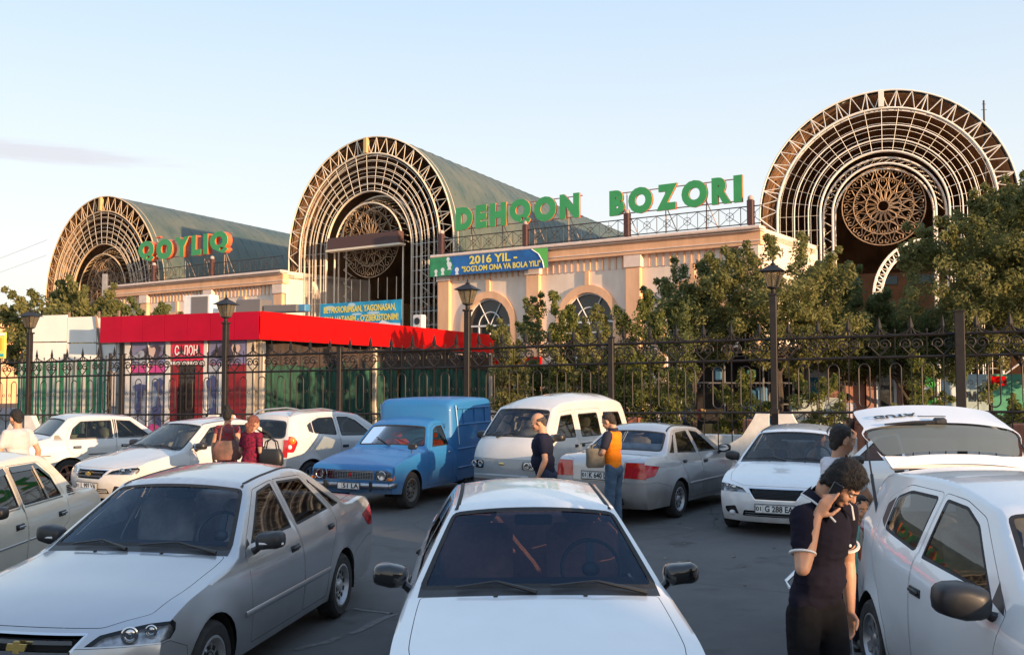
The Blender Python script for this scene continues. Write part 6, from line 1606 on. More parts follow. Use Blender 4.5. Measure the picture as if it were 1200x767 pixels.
pk = empty('pink_kiosk', (10.1, 32.0, .1), -.34, 'pinkish rendered kiosk with blue poster and white window frames behind the fence', 'kiosk')
PKW = mat('pink_render', (.42,.22,.17), .85, var=.15)
g = G(); g.box((0,1,1.6), (1.2,2,3.2)); g.box((1.9,1,1.6), (1.1,2,3.2)); g.box((.9,1.1,1.6), (.8,1.8,3.2)); g.build('wall', PKW, pk)
g = G(); g.box((-.15,-.02,1.9), (.62,.04,1.7)); g.build('window_frame', WHI, pk); g = G(); g.box((1.95,-.02,1.7), (.6,.04,1.9)); g.build('window_frame', WHI, pk)
g = G(); g.box((-.15,-.05,1.6), (.42,.03,.95)); g.build('poster', mat('poster_teal', (.02,.20,.34), .5, var=.4, scale=5), pk)
g = G(); g.box((1.95,-.05,1.7), (.42,.03,1.6)); g.build('pane', WGL, pk)
g = G(); g.box((-.9,-.1,1.6), (.06,.06,3.2)); g.box((-.9,-.1,1.2), (.9,.05,.05)); g.box((-.9,-.1,2.2), (.9,.05,.05)); g.build('rack', STF, pk)
gs = empty('green_poster_stand', (16.3, 36.5, .1), -.3, 'green and white poster boards beyond the fence left of the thick post', 'poster stand')
for x, w, c in ((-.9,.75,(.06,.42,.07)), (.45,1.6,(.42,.52,.50)), (1.9,1.0,(.10,.36,.22))):
    g = G(); g.box((x,0,1.25), (w,.08,1.9)); g.build('board', mat('board_%d' % int(x*10), c, .5, var=.15), gs)
g = G(); g.lathe([(0,0),(.28,.01)], 14, Matrix.Translation((-.9,-.05,1.5)) @ RU); g.lathe([(0,0),(.25,.01)], 14, Matrix.Translation((.2,-.05,1.5)) @ RU); g.build('print', WHI, gs)
text('АРМОН', .5, INK, gs, .003, 'lettering', Matrix.Translation((.75,-.06,1.35)) @ RU, width=1.1, bold=.01)
g = G(); g.box((1.6,-.06,1.95), (.5,.03,.35)); g.build('red_print', RED_LIT, gs)
# ---------------------------------------------------------------- trees
import numpy as np
def leaf_mat(name, c1, c2, tr=.52):
    m = bpy.data.materials.new(name); m.use_nodes = True; t = m.node_tree; b = t.nodes['Principled BSDF']; b.inputs['Roughness'].default_value = .65; b.inputs['Specular IOR Level'].default_value = .25
    at = t.nodes.new('ShaderNodeAttribute'); at.attribute_name = 'tone'; at.attribute_type = 'GEOMETRY'
    mx = t.nodes.new('ShaderNodeMix'); mx.data_type = 'RGBA'; mx.inputs[6].default_value = (*c1, 1); mx.inputs[7].default_value = (*c2, 1)
    t.links.new(at.outputs['Fac'], mx.inputs[0]); t.links.new(mx.outputs[2], b.inputs['Base Color'])
    tl = t.nodes.new('ShaderNodeBsdfTranslucent'); t.links.new(mx.outputs[2], tl.inputs[0])
    ms_ = t.nodes.new('ShaderNodeMixShader'); ms_.inputs[0].default_value = tr; t.links.new(b.outputs[0], ms_.inputs[1]); t.links.new(tl.outputs[0], ms_.inputs[2]); t.links.new(ms_.outputs[0], t.nodes['Material Output'].inputs[0])
    m.diffuse_color = (*c1, 1); return m
BARK = mat('bark', (.055,.042,.034), .95, var=.3, scale=6, bump=.5, bscale=12)
def leaves(name, centres, radii, per, size, m, parent, rs, up=.3):
    C = np.repeat(np.array(centres), per, 0); Rr = np.repeat(np.array(radii), per, 0); n = len(C)
    d = rs.normal(size=(n,3)); d /= np.linalg.norm(d, axis=1)[:,None]; q = rs.random(n)[:,None]**.45
    Pp = C+d*q*Rr
    nrm = d*.7+rs.normal(size=(n,3))*.6; nrm[:,2] += up; nrm /= np.linalg.norm(nrm, axis=1)[:,None]
    a = np.cross(nrm, rs.normal(size=(n,3))); a /= np.linalg.norm(a, axis=1)[:,None]; b = np.cross(nrm, a)
    s = size*(.6+.8*rs.random(n))[:,None]; L_ = a*s; Wd = b*s*.42
    V = np.stack([Pp-L_, Pp+Wd-L_*.1, Pp+L_, Pp-Wd-L_*.1], 1).reshape(-1,3)
    me = bpy.data.meshes.new(name); me.vertices.add(4*n); me.vertices.foreach_set('co', V.ravel().astype(np.float32))
    me.loops.add(4*n); me.loops.foreach_set('vertex_index', np.arange(4*n, dtype=np.int32)); me.polygons.add(n)
    me.polygons.foreach_set('loop_start', np.arange(0, 4*n, 4, dtype=np.int32)); me.update(calc_edges=True)
    tone = np.repeat(rs.random(len(centres)), per)*.6+.4*rs.random(n)
    at = me.attributes.new('tone', 'FLOAT', 'FACE'); at.data.foreach_set('value', tone.astype(np.float32))
    me.materials.append(m); o = bpy.data.objects.new(name, me); COL.objects.link(o); o.parent = parent; o['kind'] = 'stuff'; return o
def tree(loc, label, h, crown, trunk_h, m, seed, nc=90, per=150, size=.06, tr=.14, cat='tree', nm='leafy_tree', group=None, lean=(0,0), cr=.45):
    """crown: (rx, ry, rz, centre height)"""
    rs = np.random.RandomState(seed); r = empty(nm, (loc[0], loc[1], .0), 0, label, cat, group)
    rx, ry, rz, cz = crown; cen = []; rad = []
    lob = [(rs.normal(size=3)) for _ in range(7)]; lob = [l/np.linalg.norm(l) for l in lob]
    while len(cen) < nc:
        d = rs.normal(size=3); d /= np.linalg.norm(d); q = rs.random()**.42
        k = .72+.34*max(float(np.dot(d, l)) for l in lob)*rs.uniform(.7, 1.1)
        p = np.array([d[0]*rx*q*k+lean[0]*d[2]*.3, d[1]*ry*q*k, cz+d[2]*rz*q*k])
        if p[2] < trunk_h*.55: continue
        cen.append(p); rad.append(np.array([cr, cr, cr*.9])*rs.uniform(.5, 1.2))
    tops = sorted(range(len(cen)), key=lambda i: -(cen[i][2]+.5*abs(cen[i][0])))[:max(6, nc//7)]
    for i in tops:          # upright shoots make the outline feathery
        q = cen[i].copy(); o_ = q-np.array([0, 0, cz]); o_ = o_/np.linalg.norm(o_); dv = (o_*.20+rs.normal(size=3)*.07+np.array([0,0,.06]))*cr/.40
        for j in range(2): q = q+dv; cen.append(q.copy()); rad.append(np.array([.24,.24,.26])*cr/.40*(1-.30*j)*rs.uniform(.7,1.2))
    leaves('crown', cen, rad, per, size, m, r, rs)
    g = G(); top = Vector((lean[0], lean[1], cz+rz*.5)); pts = [Vector((0,0,-.1)), Vector((lean[0]*.1,0,trunk_h*.5)), Vector((lean[0]*.3+.05,lean[1]*.3,trunk_h)), Vector((lean[0]*.7,lean[1]*.7,(trunk_h+cz)/2+.3)), top]
    g.tube(pts, [tr*1.25, tr, tr*.85, tr*.5, tr*.12], 8); g.build('trunk', BARK, r, True)
    for k in range(0, min(nc, 60), 5):
        c = Vector(cen[k]); b0 = pts[2].lerp(pts[3], rs.random()) if c.z > trunk_h else pts[1].lerp(pts[2], .5+.5*rs.random())
        mid = b0.lerp(c, .5)+Vector((0,0,.15)); g = G(); g.tube([b0, mid, c], [tr*.38, tr*.22, tr*.06], 5); g.build('limb', BARK, r, True)
    return r
LF1 = leaf_mat('leaf_olive', (.12,.135,.045), (.31,.29,.11)); LF2 = leaf_mat('leaf_dark', (.085,.11,.04), (.23,.245,.09)); LF3 = leaf_mat('leaf_yellowgreen', (.10,.125,.03), (.28,.28,.08))
tree((7.7,28.5), 'broad bushy tree behind the fence lamp on the right, left of the round vault', 6.2, (2.7,2.2,1.8,4.1), 1.6, LF1, 11, 280, 120, .058, cr=.33)
tree((5.4,29.5), 'dark leafed tree leaning before the last arched window of the right wing', 6.4, (1.6,1.6,1.5,4.0), 1.5, LF2, 12, 110, 110, .058, cr=.33)
tree((10.2,30.5), 'dark bushy tree right under the rosette of the right vault', 5.4, (1.6,1.7,1.4,3.6), 1.6, LF2, 13, 170, 120, .058, cr=.33)
tree((14.4,27.3), 'big olive green tree at the right edge behind the thick fence post', 7.4, (3.5,2.8,2.7,4.9), 1.7, LF1, 14, 560, 120, .060, tr=.20, cr=.34)
tree((16.4,28.6), 'olive green tree cut by the right edge of the picture', 7.4, (2.6,2.3,2.9,5.4), 1.6, LF3, 15, 320, 120, .060, cr=.34)
tree((12.6,30.8), 'dark tree filling the gap behind the big right hand tree', 5.5, (2.4,2.0,1.6,3.3), 1.0, LF2, 16, 110, 200, .065)
sh = ((-.1,26.6,3.6,.55,'slender shrub tree at the end of the green drapes'), (1.35,27.0,5.1,.62,'tallest slender shrub tree standing before the second arched window'), (.75,27.6,4.2,.7,'bushy slender tree between the first two arched windows'), (2.5,27.4,4.2,.75,'thin leafed shrub tree left of the plain fence post'), (3.45,27.4,4.75,.7,'upright shrub tree right of the plain fence post'), (4.4,27.0,4.1,.75,'shrub tree left of the big bushy trees'), (2.0,26.6,3.4,.8,'low dense bush tree directly behind the minivan'))
for k, (x, y, h, w, lb) in enumerate(sh):
    tree((x,y), lb, h, (w*1.05,w,h*.42,h*.56), .5, (LF1, LF3, LF2)[k % 3], 30+k, 62, 110, .050, tr=.06, nm='slender_tree', cr=.24)
for k, (x, y, h, w, lb) in enumerate(((2.75,25.6,2.6,.42,'yellow green conifer shrub just behind the plain fence post'), (3.3,25.2,2.8,.38,'second yellow green conifer shrub right of the plain fence post'), (4.0,25.0,2.4,.36,'small yellow green conifer shrub above the silver saloon boot'), (9.9,24.0,1.5,.55,'small green bush at the foot of the big right trees'), (8.2,26.4,2.6,1.3,'broad low bush under the big tree behind the fence lamp'), (11.3,26.0,2.7,1.4,'broad low dark bush between the fence lamp and the thick post'), (6.3,26.8,2.3,.9,'low bush left of the fence lamp before the market stall'), (12.2,23.6,1.6,.6,'green bush right of the thick fence post'))):
    tree((x,y), lb, h, (w,w,h*.46,h*.52), .2, LF3, 50+k, 40, 110, .05, tr=.04, cat='shrub', nm='shrub', cr=.2)
tree((-22.4,50.0), 'tree with reddish leaves at the left edge before the golden vault', 6.7, (3.6,3.0,2.3,4.3), 1.8, LF1, 21, 150, 110, .12)
tree((-27.0,50.5), 'tree cut by the left edge of the picture', 6.0, (3.0,2.6,1.9,4.0), 1.6, LF1, 22, 90, 110, .12)
tree((-18.3,49.5), 'small tree right of the grey pole before the left wing', 5.5, (2.2,2.0,1.5,4.2), 1.8, LF2, 23, 60, 100, .11)
tree((19.5,33.0), 'far right dark tree behind the poster boards', 6, (3,2.5,2.3,4.3), 1.6, LF2, 24, 110, 120, .1)

# ---------------------------------------------------------------- unseen street behind the camera: shops placed and sized to shade the car park and show in the glass
BK = mat('row_render', (.40,.33,.26), .85, var=.15)
def row_block(c, size, lab, m=BK, canopy=None):
    r = empty('market_shade_row', (c[0], c[1], 0), atan2(sun_dir.y, sun_dir.x)+pi/2, lab, 'building')
    w, d, h = size; g = G(); g.box((0,0,h/2), (w,d,h), bev=.05); g.build('wall', m, r)
    g = G(); g.box((0,0,h+.1), (w+.6,d+.6,.2), bev=.03); g.build('roof', mat('row_roof', (.16,.10,.08), .8), r)
    for k in range(int(w/3)):
        x = -w/2+1.5+k*3
        g = G(); g.box((x,d/2+.02,1.3), (2.2,.06,2.4)); g.build('shop_front', WGL, r)
    if canopy:
        for k in range(int(w/3)):
            g = G(); x = -w/2+1.5+k*3; M = Matrix.Translation((x,d/2+.8,2.75)) @ Matrix.Rotation(-.25, 4, 'X'); g.box((0,0,0), (2.8,1.7,.06), M=M); g.build('awning', mat('awning_%d' % (k % 3), ((.5,.03,.03),(.04,.22,.10),(.5,.40,.2))[k % 3], .7), r)
    return r
sd = Vector((sun_dir.x, sun_dir.y)).normalized(); sp_ = Vector((-sd.y, sd.x))
def blk(dist, lat, size, lab, canopy=True):
    c = sd*dist+sp_*lat; return row_block((c.x, c.y), size, lab, canopy=canopy)
# ---------------------------------------------------------------- people
SKIN = {}
def skin(tone):
    nm = 'skin_%d' % int(tone*100)
    m = mat(nm, (.46*tone, .245*tone, .155*tone), .5, var=.10, scale=9, spec=.35, bump=.08, bscale=60)
    m.node_tree.nodes['Principled BSDF'].inputs['Subsurface Weight'].default_value = .12
    m.node_tree.nodes['Principled BSDF'].inputs['Subsurface Radius'].default_value = (.02, .008, .004)
    m.node_tree.nodes['Principled BSDF'].inputs['Subsurface Scale'].default_value = .4
    return m
def cap(g, a, ra, b, rb, M=None, n=12):
    a, b = Vector(a), Vector(b); d = b-a; L_ = max(d.length, 1e-5); q = d.to_track_quat('Z', 'Y').to_matrix().to_4x4(); X = Matrix.Translation(a) @ q
    if M is not None: X = M @ X
    pr = [(0.0005, -ra)]+[(ra*cos(t), ra*sin(t)) for t in (-1.2, -.8, -.4, 0)]+[(rb*cos(t), L_+rb*sin(t)) for t in (0, .4, .8, 1.2)]+[(.0005, L_+rb)]
    k = len(g.v); g.lathe(pr, n, X); m = len(pr)
    g.f.append(tuple(k+j for j in range(n))[::-1]); g.f.append(tuple(k+(m-1)*n+j for j in range(n)))
def el(g, c, r, M=None, rot=None):
    X = Matrix.Translation(c)
    if rot: X = X @ Euler(rot).to_matrix().to_4x4()
    if M is not None: X = M @ X
    g.ell((0,0,0), r, 16, 10, X)
def remesh(name, g, vox, it, m, parent, disp=None):
    """fuse the shapes into one continuous skin"""
    me = bpy.data.meshes.new('tmp'); me.from_pydata(g.v, [], g.f); o = bpy.data.objects.new('tmp', me); COL.objects.link(o)
    a = o.modifiers.new('r', 'REMESH'); a.mode = 'VOXEL'; a.voxel_size = vox; a.use_smooth_shade = True
    b = o.modifiers.new('s', 'SMOOTH'); b.factor = .5; b.iterations = it
    dg = bpy.context.evaluated_depsgraph_get(); me2 = bpy.data.meshes.new_from_object(o.evaluated_get(dg)); bpy.data.objects.remove(o); bpy.data.meshes.remove(me)
    if disp:
        me2.update(); ns = [v.normal.copy() for v in me2.vertices]
        for v, nn in zip(me2.vertices, ns): v.co += nn*disp(v.co)
    me2.name = name; me2.materials.clear(); me2.materials.append(m); me2.polygons.foreach_set('use_smooth', [True]*len(me2.polygons))
    o = bpy.data.objects.new(name, me2); COL.objects.link(o); o.parent = parent; return o
def hand(g, W, d, n, t, curl, M, s=1.0, spread=.1, thumb=.6):
    """palm and five fingers; d fingers' direction, n palm normal, t towards the thumb"""
    W, d, n, t = Vector(W), Vector(d).normalized(), Vector(n).normalized(), Vector(t).normalized()
    el_c = W+d*.045*s
    for k in (-1.2, -.4, .4, 1.2): cap(g, W+d*.01*s+t*.010*k*s, .014*s, W+d*.078*s+t*.0165*k*s, .0115*s, M)
    for k, L_, r in ((1.2,.070,.0088), (.42,.080,.009), (-.38,.074,.0088), (-1.15,.058,.0078)):
        p = W+d*.085*s+t*.0165*k*s; dd = (d+t*spread*k*.5).normalized(); c = curl if not isinstance(curl, (list, tuple)) else curl[{1.2:0,.42:1,-.38:2,-1.15:3}[k]]
        ang = 0
        for q, f in ((.42, .55), (.33, 1.0), (.25, .8)):
            ang += c*f; v = dd*cos(ang)+n*sin(ang); p2 = p+v*L_*q*s; cap(g, p, r*s, p2, r*s*.93, M, 8); p = p2
    p = W+d*.025*s+t*.022*s; v = (t*.75+d*.6+n*.25).normalized(); p2 = p+v*.038*s; cap(g, p, .0125*s, p2, .0105*s, M, 8)
    v = (d*.8+t*(.5-thumb*.5)+n*thumb).normalized(); p3 = p2+v*.032*s; cap(g, p2, .0105*s, p3, .0095*s, M, 8); cap(g, p3, .0095*s, p3+(v+n*.3).normalized()*.022*s, .008*s, M, 8)
def cloth_fold(seed, amp=.006, sc=9, fine=0):
    off = Vector((seed*3.1, seed*1.7, seed))
    def f(co):
        p = co*sc+off; a = noise.noise(Vector((p.x*.6, p.y*.6, p.z*1.5))); b = noise.noise(Vector((p.x*1.6+5, p.y*1.6, p.z*2.8)))
        return amp*(a*1.2-abs(b)*1.0)
    return f
def person(loc, face, label, h=1.75, lean=0, nod=0, turn=0, tilt=0, arms=None, girth=1.0, tone=1.0, shirt=(.1,.1,.1), trous=(.02,.02,.025), hair=(.012,.010,.009), hairtype='short', skirt=False, vox=.013, legs=((.02,.0),(-.02,.0)), sleeve=.55, shirtname='shirt', group=None, female=False, seated=False, cuffs=None, belly=0, detail=False, shoes=(.02,.018,.016), headscale=1.0, hem=.86, shirt2=None):
    r = empty('person', (loc[0], loc[1], loc[2] if len(loc) > 2 else 0), face, label, 'person', group)
    s = h/1.75; SM = Matrix.Scale(s, 4); hip = Vector((0,0,.95))
    TU = SM @ Matrix.Translation(hip) @ Matrix.Rotation(lean, 4, 'Y') @ Matrix.Translation(-hip)
    nk = Vector((-.005,0,1.50)); TH = TU @ Matrix.Translation(nk) @ Matrix.Rotation(turn, 4, 'Z') @ Matrix.Rotation(nod, 4, 'Y') @ Matrix.Rotation(tilt, 4, 'X') @ Matrix.Scale(headscale, 4) @ Matrix.Translation(-nk)
    sk = skin(tone); g = G(); gi = girth
    # head
    el(g, (-.008,0,1.648), (.097,.077,.100), TH); el(g, (.028,0,1.605), (.064,.062,.088), TH); el(g, (.030,0,1.560), (.055,.052,.045), TH); el(g, (.070,0,1.536), (.024,.026,.020), TH)
    cap(g, (.086,0,1.628), .010, (.107,0,1.600), .0135, TH, 8); el(g, (.098,0,1.594), (.014,.019,.010), TH)
    for y in (-1, 1):
        cap(g, (.086,.012*y,1.646), .010, (.074,.050*y,1.645), .009, TH, 8); el(g, (-.004,.080*y,1.603), (.021,.010,.034), TH, (0,.15,.3*y)); el(g, (.062,.036*y,1.590), (.026,.026,.030), TH)
    el(g, (.089,0,1.568), (.013,.023,.0065), TH); el(g, (.088,0,1.557), (.012,.020,.0065), TH)
    cap(g, (-.02,0,1.40), .062*(gi*.5+.5), (-.012,0,1.545), .055*(gi*.6+.4), TU)
    # trunk core
    el(g, (0,0,1.26), (.105*gi,.155*gi,.20), TU); el(g, (0,0,1.02), (.10*gi,.135*gi,.14), TU)
    for y, side in ((1,'L'), (-1,'R')):
        A = (arms or {}).get(side, {}); sh = Vector((-.005, .172*(gi*.6+.4)*y, 1.405)); e = Vector(A.get('elbow', (-.03, .225*y, 1.13))); w = Vector(A.get('wrist', (.04, .245*y, .89)))
        cap(g, sh, .052, sh.lerp(e, .5), .048, TU); cap(g, sh.lerp(e, .5), .047, e, .038, TU); cap(g, e, .039, e.lerp(w, .35), .041, TU); cap(g, e.lerp(w, .35), .041, w, .0255, TU)
        d = Vector(A.get('hand', (w-e).normalized())); n = Vector(A.get('palm', (0,-y,0))); n = (n-d.normalized()*n.dot(d.normalized())).normalized(); t = Vector(A.get('thumb', d.cross(n)*(-y if False else 1)))
        t = (t-d.normalized()*t.dot(d.normalized())).normalized()
        if 'thumb' not in A and t.x < 0: t = -t
        hand(g, w, d, n, t, A.get('curl', .35), TU, 1.02, thumb=A.get('thumbin', .5))
    # legs core
    TL = SM; kn = []
    for (y, (fx, kb)) in ((1, legs[0]), (-1, legs[1])):
        if seated: hp, k_, an = Vector((0,.09*y,.93)), Vector((.42,.11*y,.95)), Vector((.44,.11*y,.50))
        else: hp, k_, an = Vector((0,.088*y,.93)), Vector((fx*.5+kb+.015,.10*y,.50)), Vector((fx,.105*y,.085))
        kn.append((hp, k_, an)); cap(g, hp, .082*gi, k_, .052, TL); cap(g, k_, .054, k_.lerp(an, .35), .052, TL); cap(g, k_.lerp(an, .35), .052, an, .034, TL)
        el(g, an+Vector((.06,0,-.045)), (.12,.042,.035), TL)
    remesh('body', g, vox if not detail else .0062, 2 if not detail else 3, sk, r)
    # shirt
    g = G(); bb = belly
    el(g, (.005,0,1.27), (.128*gi,.185*gi,.205), TU); el(g, (.012+bb*.6,0,1.08), (.130*gi+bb,.168*gi+bb*.4,.17), TU); cap(g, (0,.05,hem+.09), .115*gi, (0,-.05,hem+.09), .115*gi, TU)
    cap(g, (0,.09,hem+.06), .085*gi, (0,-.09,hem+.06), .085*gi, TU)
    yy = .150*(gi*.6+.4); cap(g, (-.012,yy,1.402), .068, (-.012,-yy,1.402), .068, TU); el(g, (-.025,0,1.35), (.10*gi,.16*gi,.12), TU)
    if female: el(g, (.09,.07,1.25), (.06,.07,.07), TU); el(g, (.09,-.07,1.25), (.06,.07,.07), TU)
    cs = []
    for y, side in ((1,'L'), (-1,'R')):
        A = (arms or {}).get(side, {}); sh = Vector((-.005, .172*(gi*.6+.4)*y, 1.402)); e = Vector(A.get('elbow', (-.03, .225*y, 1.13))); q = sh.lerp(e, sleeve)
        cap(g, sh, .067, q, .060 if sleeve > .3 else .056, TU); cs.append((TU @ q, (TU @ e-TU @ sh).normalized()))
    if skirt:
        for k in range(6): a = pi*2*k/6; cap(g, (.04*cos(a),.05*sin(a),.95), .12, (.10*cos(a),.12*sin(a),.32), .09, SM)
    cap(g, (-.022,0,1.43), .066, (-.014,0,1.462), .060, TU)
    so_ = remesh(shirtname, g, max(.011, vox) if not detail else .0095, 3, mat('cloth_%s' % '_'.join(str(int(c*100)) for c in shirt), shirt, .9, spec=.15, var=.10, scale=5 if not shirt2 else 26, col2=shirt2, detail=4 if not shirt2 else 1, bump=.15, bscale=120), r, cloth_fold(loc[0]*2, .010 if detail else .008))
    if cuffs:
        cm2 = mat('piping_white', (.62,.60,.58), .8)
        for c, d in cs:
            q = d.to_track_quat('Z', 'Y').to_matrix().to_4x4(); gg = G(); gg.lathe([(.054*s,-.012),(.0655*s,-.010),(.0660*s,-.001),(.0560*s,.001)], 20, Matrix.Translation(c+d*.048*s) @ q); gg.build('cuff', cm2, so_, True)
    # trousers
    if not skirt:
        g = G(); cap(g, (0,.05,.955), .108*gi, (0,-.05,.955), .108*gi, TL); el(g, (-.02,0,.90), (.125*gi,.165*gi,.12), TL)
        for hp, k_, an in kn:
            cap(g, hp+Vector((0,0,-.02)), .103*gi, k_, .076, TL); cap(g, k_, .077, an+Vector((0,0,.02)), .062, TL)
        remesh('trousers', g, max(.012, vox), 3, mat('trouser_%s' % '_'.join(str(int(c*100)) for c in trous), trous, .9, spec=.15, var=.2, scale=6, bump=.15, bscale=100), r, cloth_fold(loc[1], .008, 8))
    for (hp, k_, an) in kn:
        g = G(); el(g, an+Vector((.065,0,-.045)), (.135,.050,.042), TL); g.box(an+Vector((.065,0,-.076)), (.25,.085,.018), M=TL); g.build('shoe', mat('shoe', shoes, .5), r, True)
    # hair
    hm = mat('hair_%d' % int(hair[0]*1000), hair, .6, var=.4, scale=40, spec=.4, bump=.6, bscale=160)
    g = G()
    if hairtype == 'short':
        el(g, (-.022,0,1.668), (.098,.083,.092), TH); el(g, (-.045,0,1.625), (.068,.078,.075), TH); el(g, (.010,0,1.724), (.050,.056,.024), TH); el(g, (-.07,0,1.57), (.035,.055,.05), TH)
        el(g, (-.032,0,1.650), (.090,.0825,.060), TH)
    elif hairtype == 'thick':
        el(g, (-.020,0,1.675), (.106,.091,.098), TH); el(g, (-.045,0,1.625), (.074,.084,.082), TH); el(g, (.022,0,1.728), (.058,.066,.028), TH); el(g, (-.068,0,1.57), (.04,.06,.055), TH)
        for y in (-1,1): el(g, (-.002,.074*y,1.655), (.034,.016,.042), TH)
    elif hairtype == 'balding':
        el(g, (-.045,0,1.640), (.070,.080,.062), TH); el(g, (-.07,0,1.58), (.035,.055,.05), TH)
        for y in (-1,1): el(g, (-.012,.070*y,1.642), (.035,.014,.034), TH)
    elif hairtype == 'bun':
        el(g, (-.022,0,1.668), (.100,.084,.092), TH); el(g, (-.045,0,1.615), (.070,.078,.080), TH); el(g, (-.06,0,1.765), (.055,.055,.05), TH); el(g, (.030,0,1.712), (.060,.064,.034), TH)
    elif hairtype == 'scarf':
        el(g, (-.018,0,1.662), (.106,.090,.100), TH); el(g, (-.035,0,1.60), (.082,.084,.09), TH); el(g, (-.05,0,1.50), (.075,.085,.09), TH); el(g, (-.11,0,1.56), (.04,.04,.05), TH)
    off = random.uniform(0, 9)
    ho = remesh('hair' if hairtype != 'scarf' else 'headscarf', g, .0075 if detail else .011, 1, hm, r, lambda co: (.0055 if detail else .006)*(noise.noise(co*38+Vector((off,0,0)))+.6*noise.noise(co*85)))
    if detail or hairtype in ('bun',):      # loose strands over the hair mass
        hv = ho.data.vertices; rs = random.Random(4); vs = []; fs = []; cr_ = TH @ Vector((-.05,.02,1.76)); idx = list(range(len(hv)))
        for q in range(1500 if detail else 400):
            v = hv[rs.choice(idx)]; nn = v.normal; p0 = v.co.copy(); d = (p0-cr_); d = d-nn*d.dot(nn); 
            if d.length < 1e-4: continue
            d = (d.normalized()+Vector((rs.uniform(-.5,.5),rs.uniform(-.5,.5),rs.uniform(-.3,.3)))*.45).normalized(); w = nn.cross(d)*.0014; L_ = rs.uniform(.012,.026)
            p1 = p0+d*L_*.5+nn*.0045; p2 = p0+d*L_+nn*.0015; k = len(vs); vs += [p0-w, p0+w, p1+w*.8, p1-w*.8, p2]; fs += [(k,k+1,k+2,k+3), (k+3,k+2,k+4)]
        so2 = mk('hair_strands', vs, fs, hm, ho, True); so2['kind'] = 'stuff'
    # eyes, brows, mouth
    EW = mat('eye_white', (.42,.40,.38), .4); ED = mat('eye_dark', (.02,.012,.01), .2)
    for y in (-1, 1):
        g = G(); el(g, (.0765,.033*y,1.624), (.0125,.0140,.0095 if nod < .3 else .004), TH); e_ = g.build('eye', EW, r, True)
        g = G(); el(g, (.0870,.033*y,1.623), (.0035,.0062,.0062 if nod < .3 else .003), TH); g.build('iris', ED, e_, True)
        g = G(); cap(g, (.0955,.014*y,1.647), .0042, (.083,.052*y,1.650), .0032, TH, 6); g.build('eyebrow', hm if hairtype != 'scarf' else ED, r, True)
    g = G(); cap(g, (.099,-.017,1.5625), .0035, (.099,.017,1.5625), .0035, TH, 6); g.build('mouth', mat('lip', (.24*tone,.085*tone,.07*tone), .5), r, True)
    r['_h'] = s
    return r, TU, TH
def strap(name, pts, w, m, parent): g = G(); g.tube(pts, w, 6); return g.build(name, m, parent, True)
# man on the telephone, close to the camera on the right
def pose_mats(h, lean, nod, turn, tilt=0, hs=1.0):
    s = h/1.75; SM = Matrix.Scale(s, 4); hip = Vector((0,0,.95)); nk = Vector((-.005,0,1.50))
    TU = SM @ Matrix.Translation(hip) @ Matrix.Rotation(lean, 4, 'Y') @ Matrix.Translation(-hip)
    return TU, TU @ Matrix.Translation(nk) @ Matrix.Rotation(turn, 4, 'Z') @ Matrix.Rotation(nod, 4, 'Y') @ Matrix.Rotation(tilt, 4, 'X') @ Matrix.Scale(hs, 4) @ Matrix.Translation(-nk)
TU, TH = pose_mats(1.80, .16, .72, .38, 0, .90); IT = TU.inverted() @ TH; R3 = IT.to_3x3()
wr = IT @ Vector((.060,-.150,1.435)); hd = R3 @ Vector((-.30,.16,.95)); pn = R3 @ Vector((-.1,1,-.1)); tm = R3 @ Vector((.8,.15,.5))
ph, TU, TH = person((1.60,5.24), radians(-58), 'man in dark navy polo shirt holding a phone to his ear with bowed head', 1.80, headscale=.90, lean=.16, nod=.72, turn=.38, tilt=.0,
    arms=dict(R=dict(elbow=(.10,-.245,1.185), wrist=tuple(wr), hand=tuple(hd), palm=tuple(pn), thumb=tuple(tm), curl=(.15,.5,.75,.9), thumbin=.5),
              L=dict(elbow=(-.04,.262,1.13), wrist=(.03,.240,.885), curl=.5)), shirt=(.009,.008,.016), trous=(.007,.007,.009), hairtype='thick', cuffs=True, vox=.010, detail=True, girth=.90, legs=((.06,.02),(-.05,.0)), hem=.90)
del ph['_h']
PHB = mat('phone_black', (.01,.01,.012), .2, coat=.5)
g = G(); M = TH @ Matrix.Translation((.020,-.098,1.575)) @ Euler((0,-.35,0)).to_matrix().to_4x4(); g.box((0,0,0), (.062,.009,.135), M=M, bev=.004)
o = g.build('mobile_phone', PHB); o.matrix_world = ph.matrix_basis @ Matrix.Identity(4); tag(o, 'dark mobile phone held against the ear of the man in navy', 'phone')
o.location = ph.location; o.rotation_euler = ph.rotation_euler
# collar with white tipping, placket buttons, chest emblem
PIP = MATS['piping_white']; NAVY = MATS['cloth_0_0_1']
sh_o = [c for c in ph.children if c.name.startswith('shirt')][0]
for y in (-1, 1):
    pts = [TU @ Vector(p) for p in ((-.09,.015*y,1.528),(-.06,.062*y,1.524),(-.005,.078*y,1.510),(.047,.064*y,1.482),(.080,.030*y,1.448))]
    low = [TU @ Vector(p) for p in ((-.128,.015*y,1.488),(-.09,.088*y,1.488),(.0,.115*y,1.483),(.072,.104*y,1.455),(.122,.068*y,1.402))]
    g = G(); g.add([*pts, *low, *[p+Vector((0,0,.006)) for p in pts], *[p+Vector((0,0,.006)) for p in low]], [(i, i+1, 6+i, 5+i) for i in range(4)]+[(10+i, 15+i, 16+i, 11+i) for i in range(4)]); g.build('collar', NAVY, sh_o, True)
    g = G(); g.tube([p+Vector((0,0,.004)) for p in low], .0058, 6); g.build('collar_piping', PIP, sh_o, True)
g = G(); g.ell(TU @ Vector((.112,.075,1.27)), (.006,.009,.009), 8, 5); g.build('chest_emblem', PIP, sh_o, True)
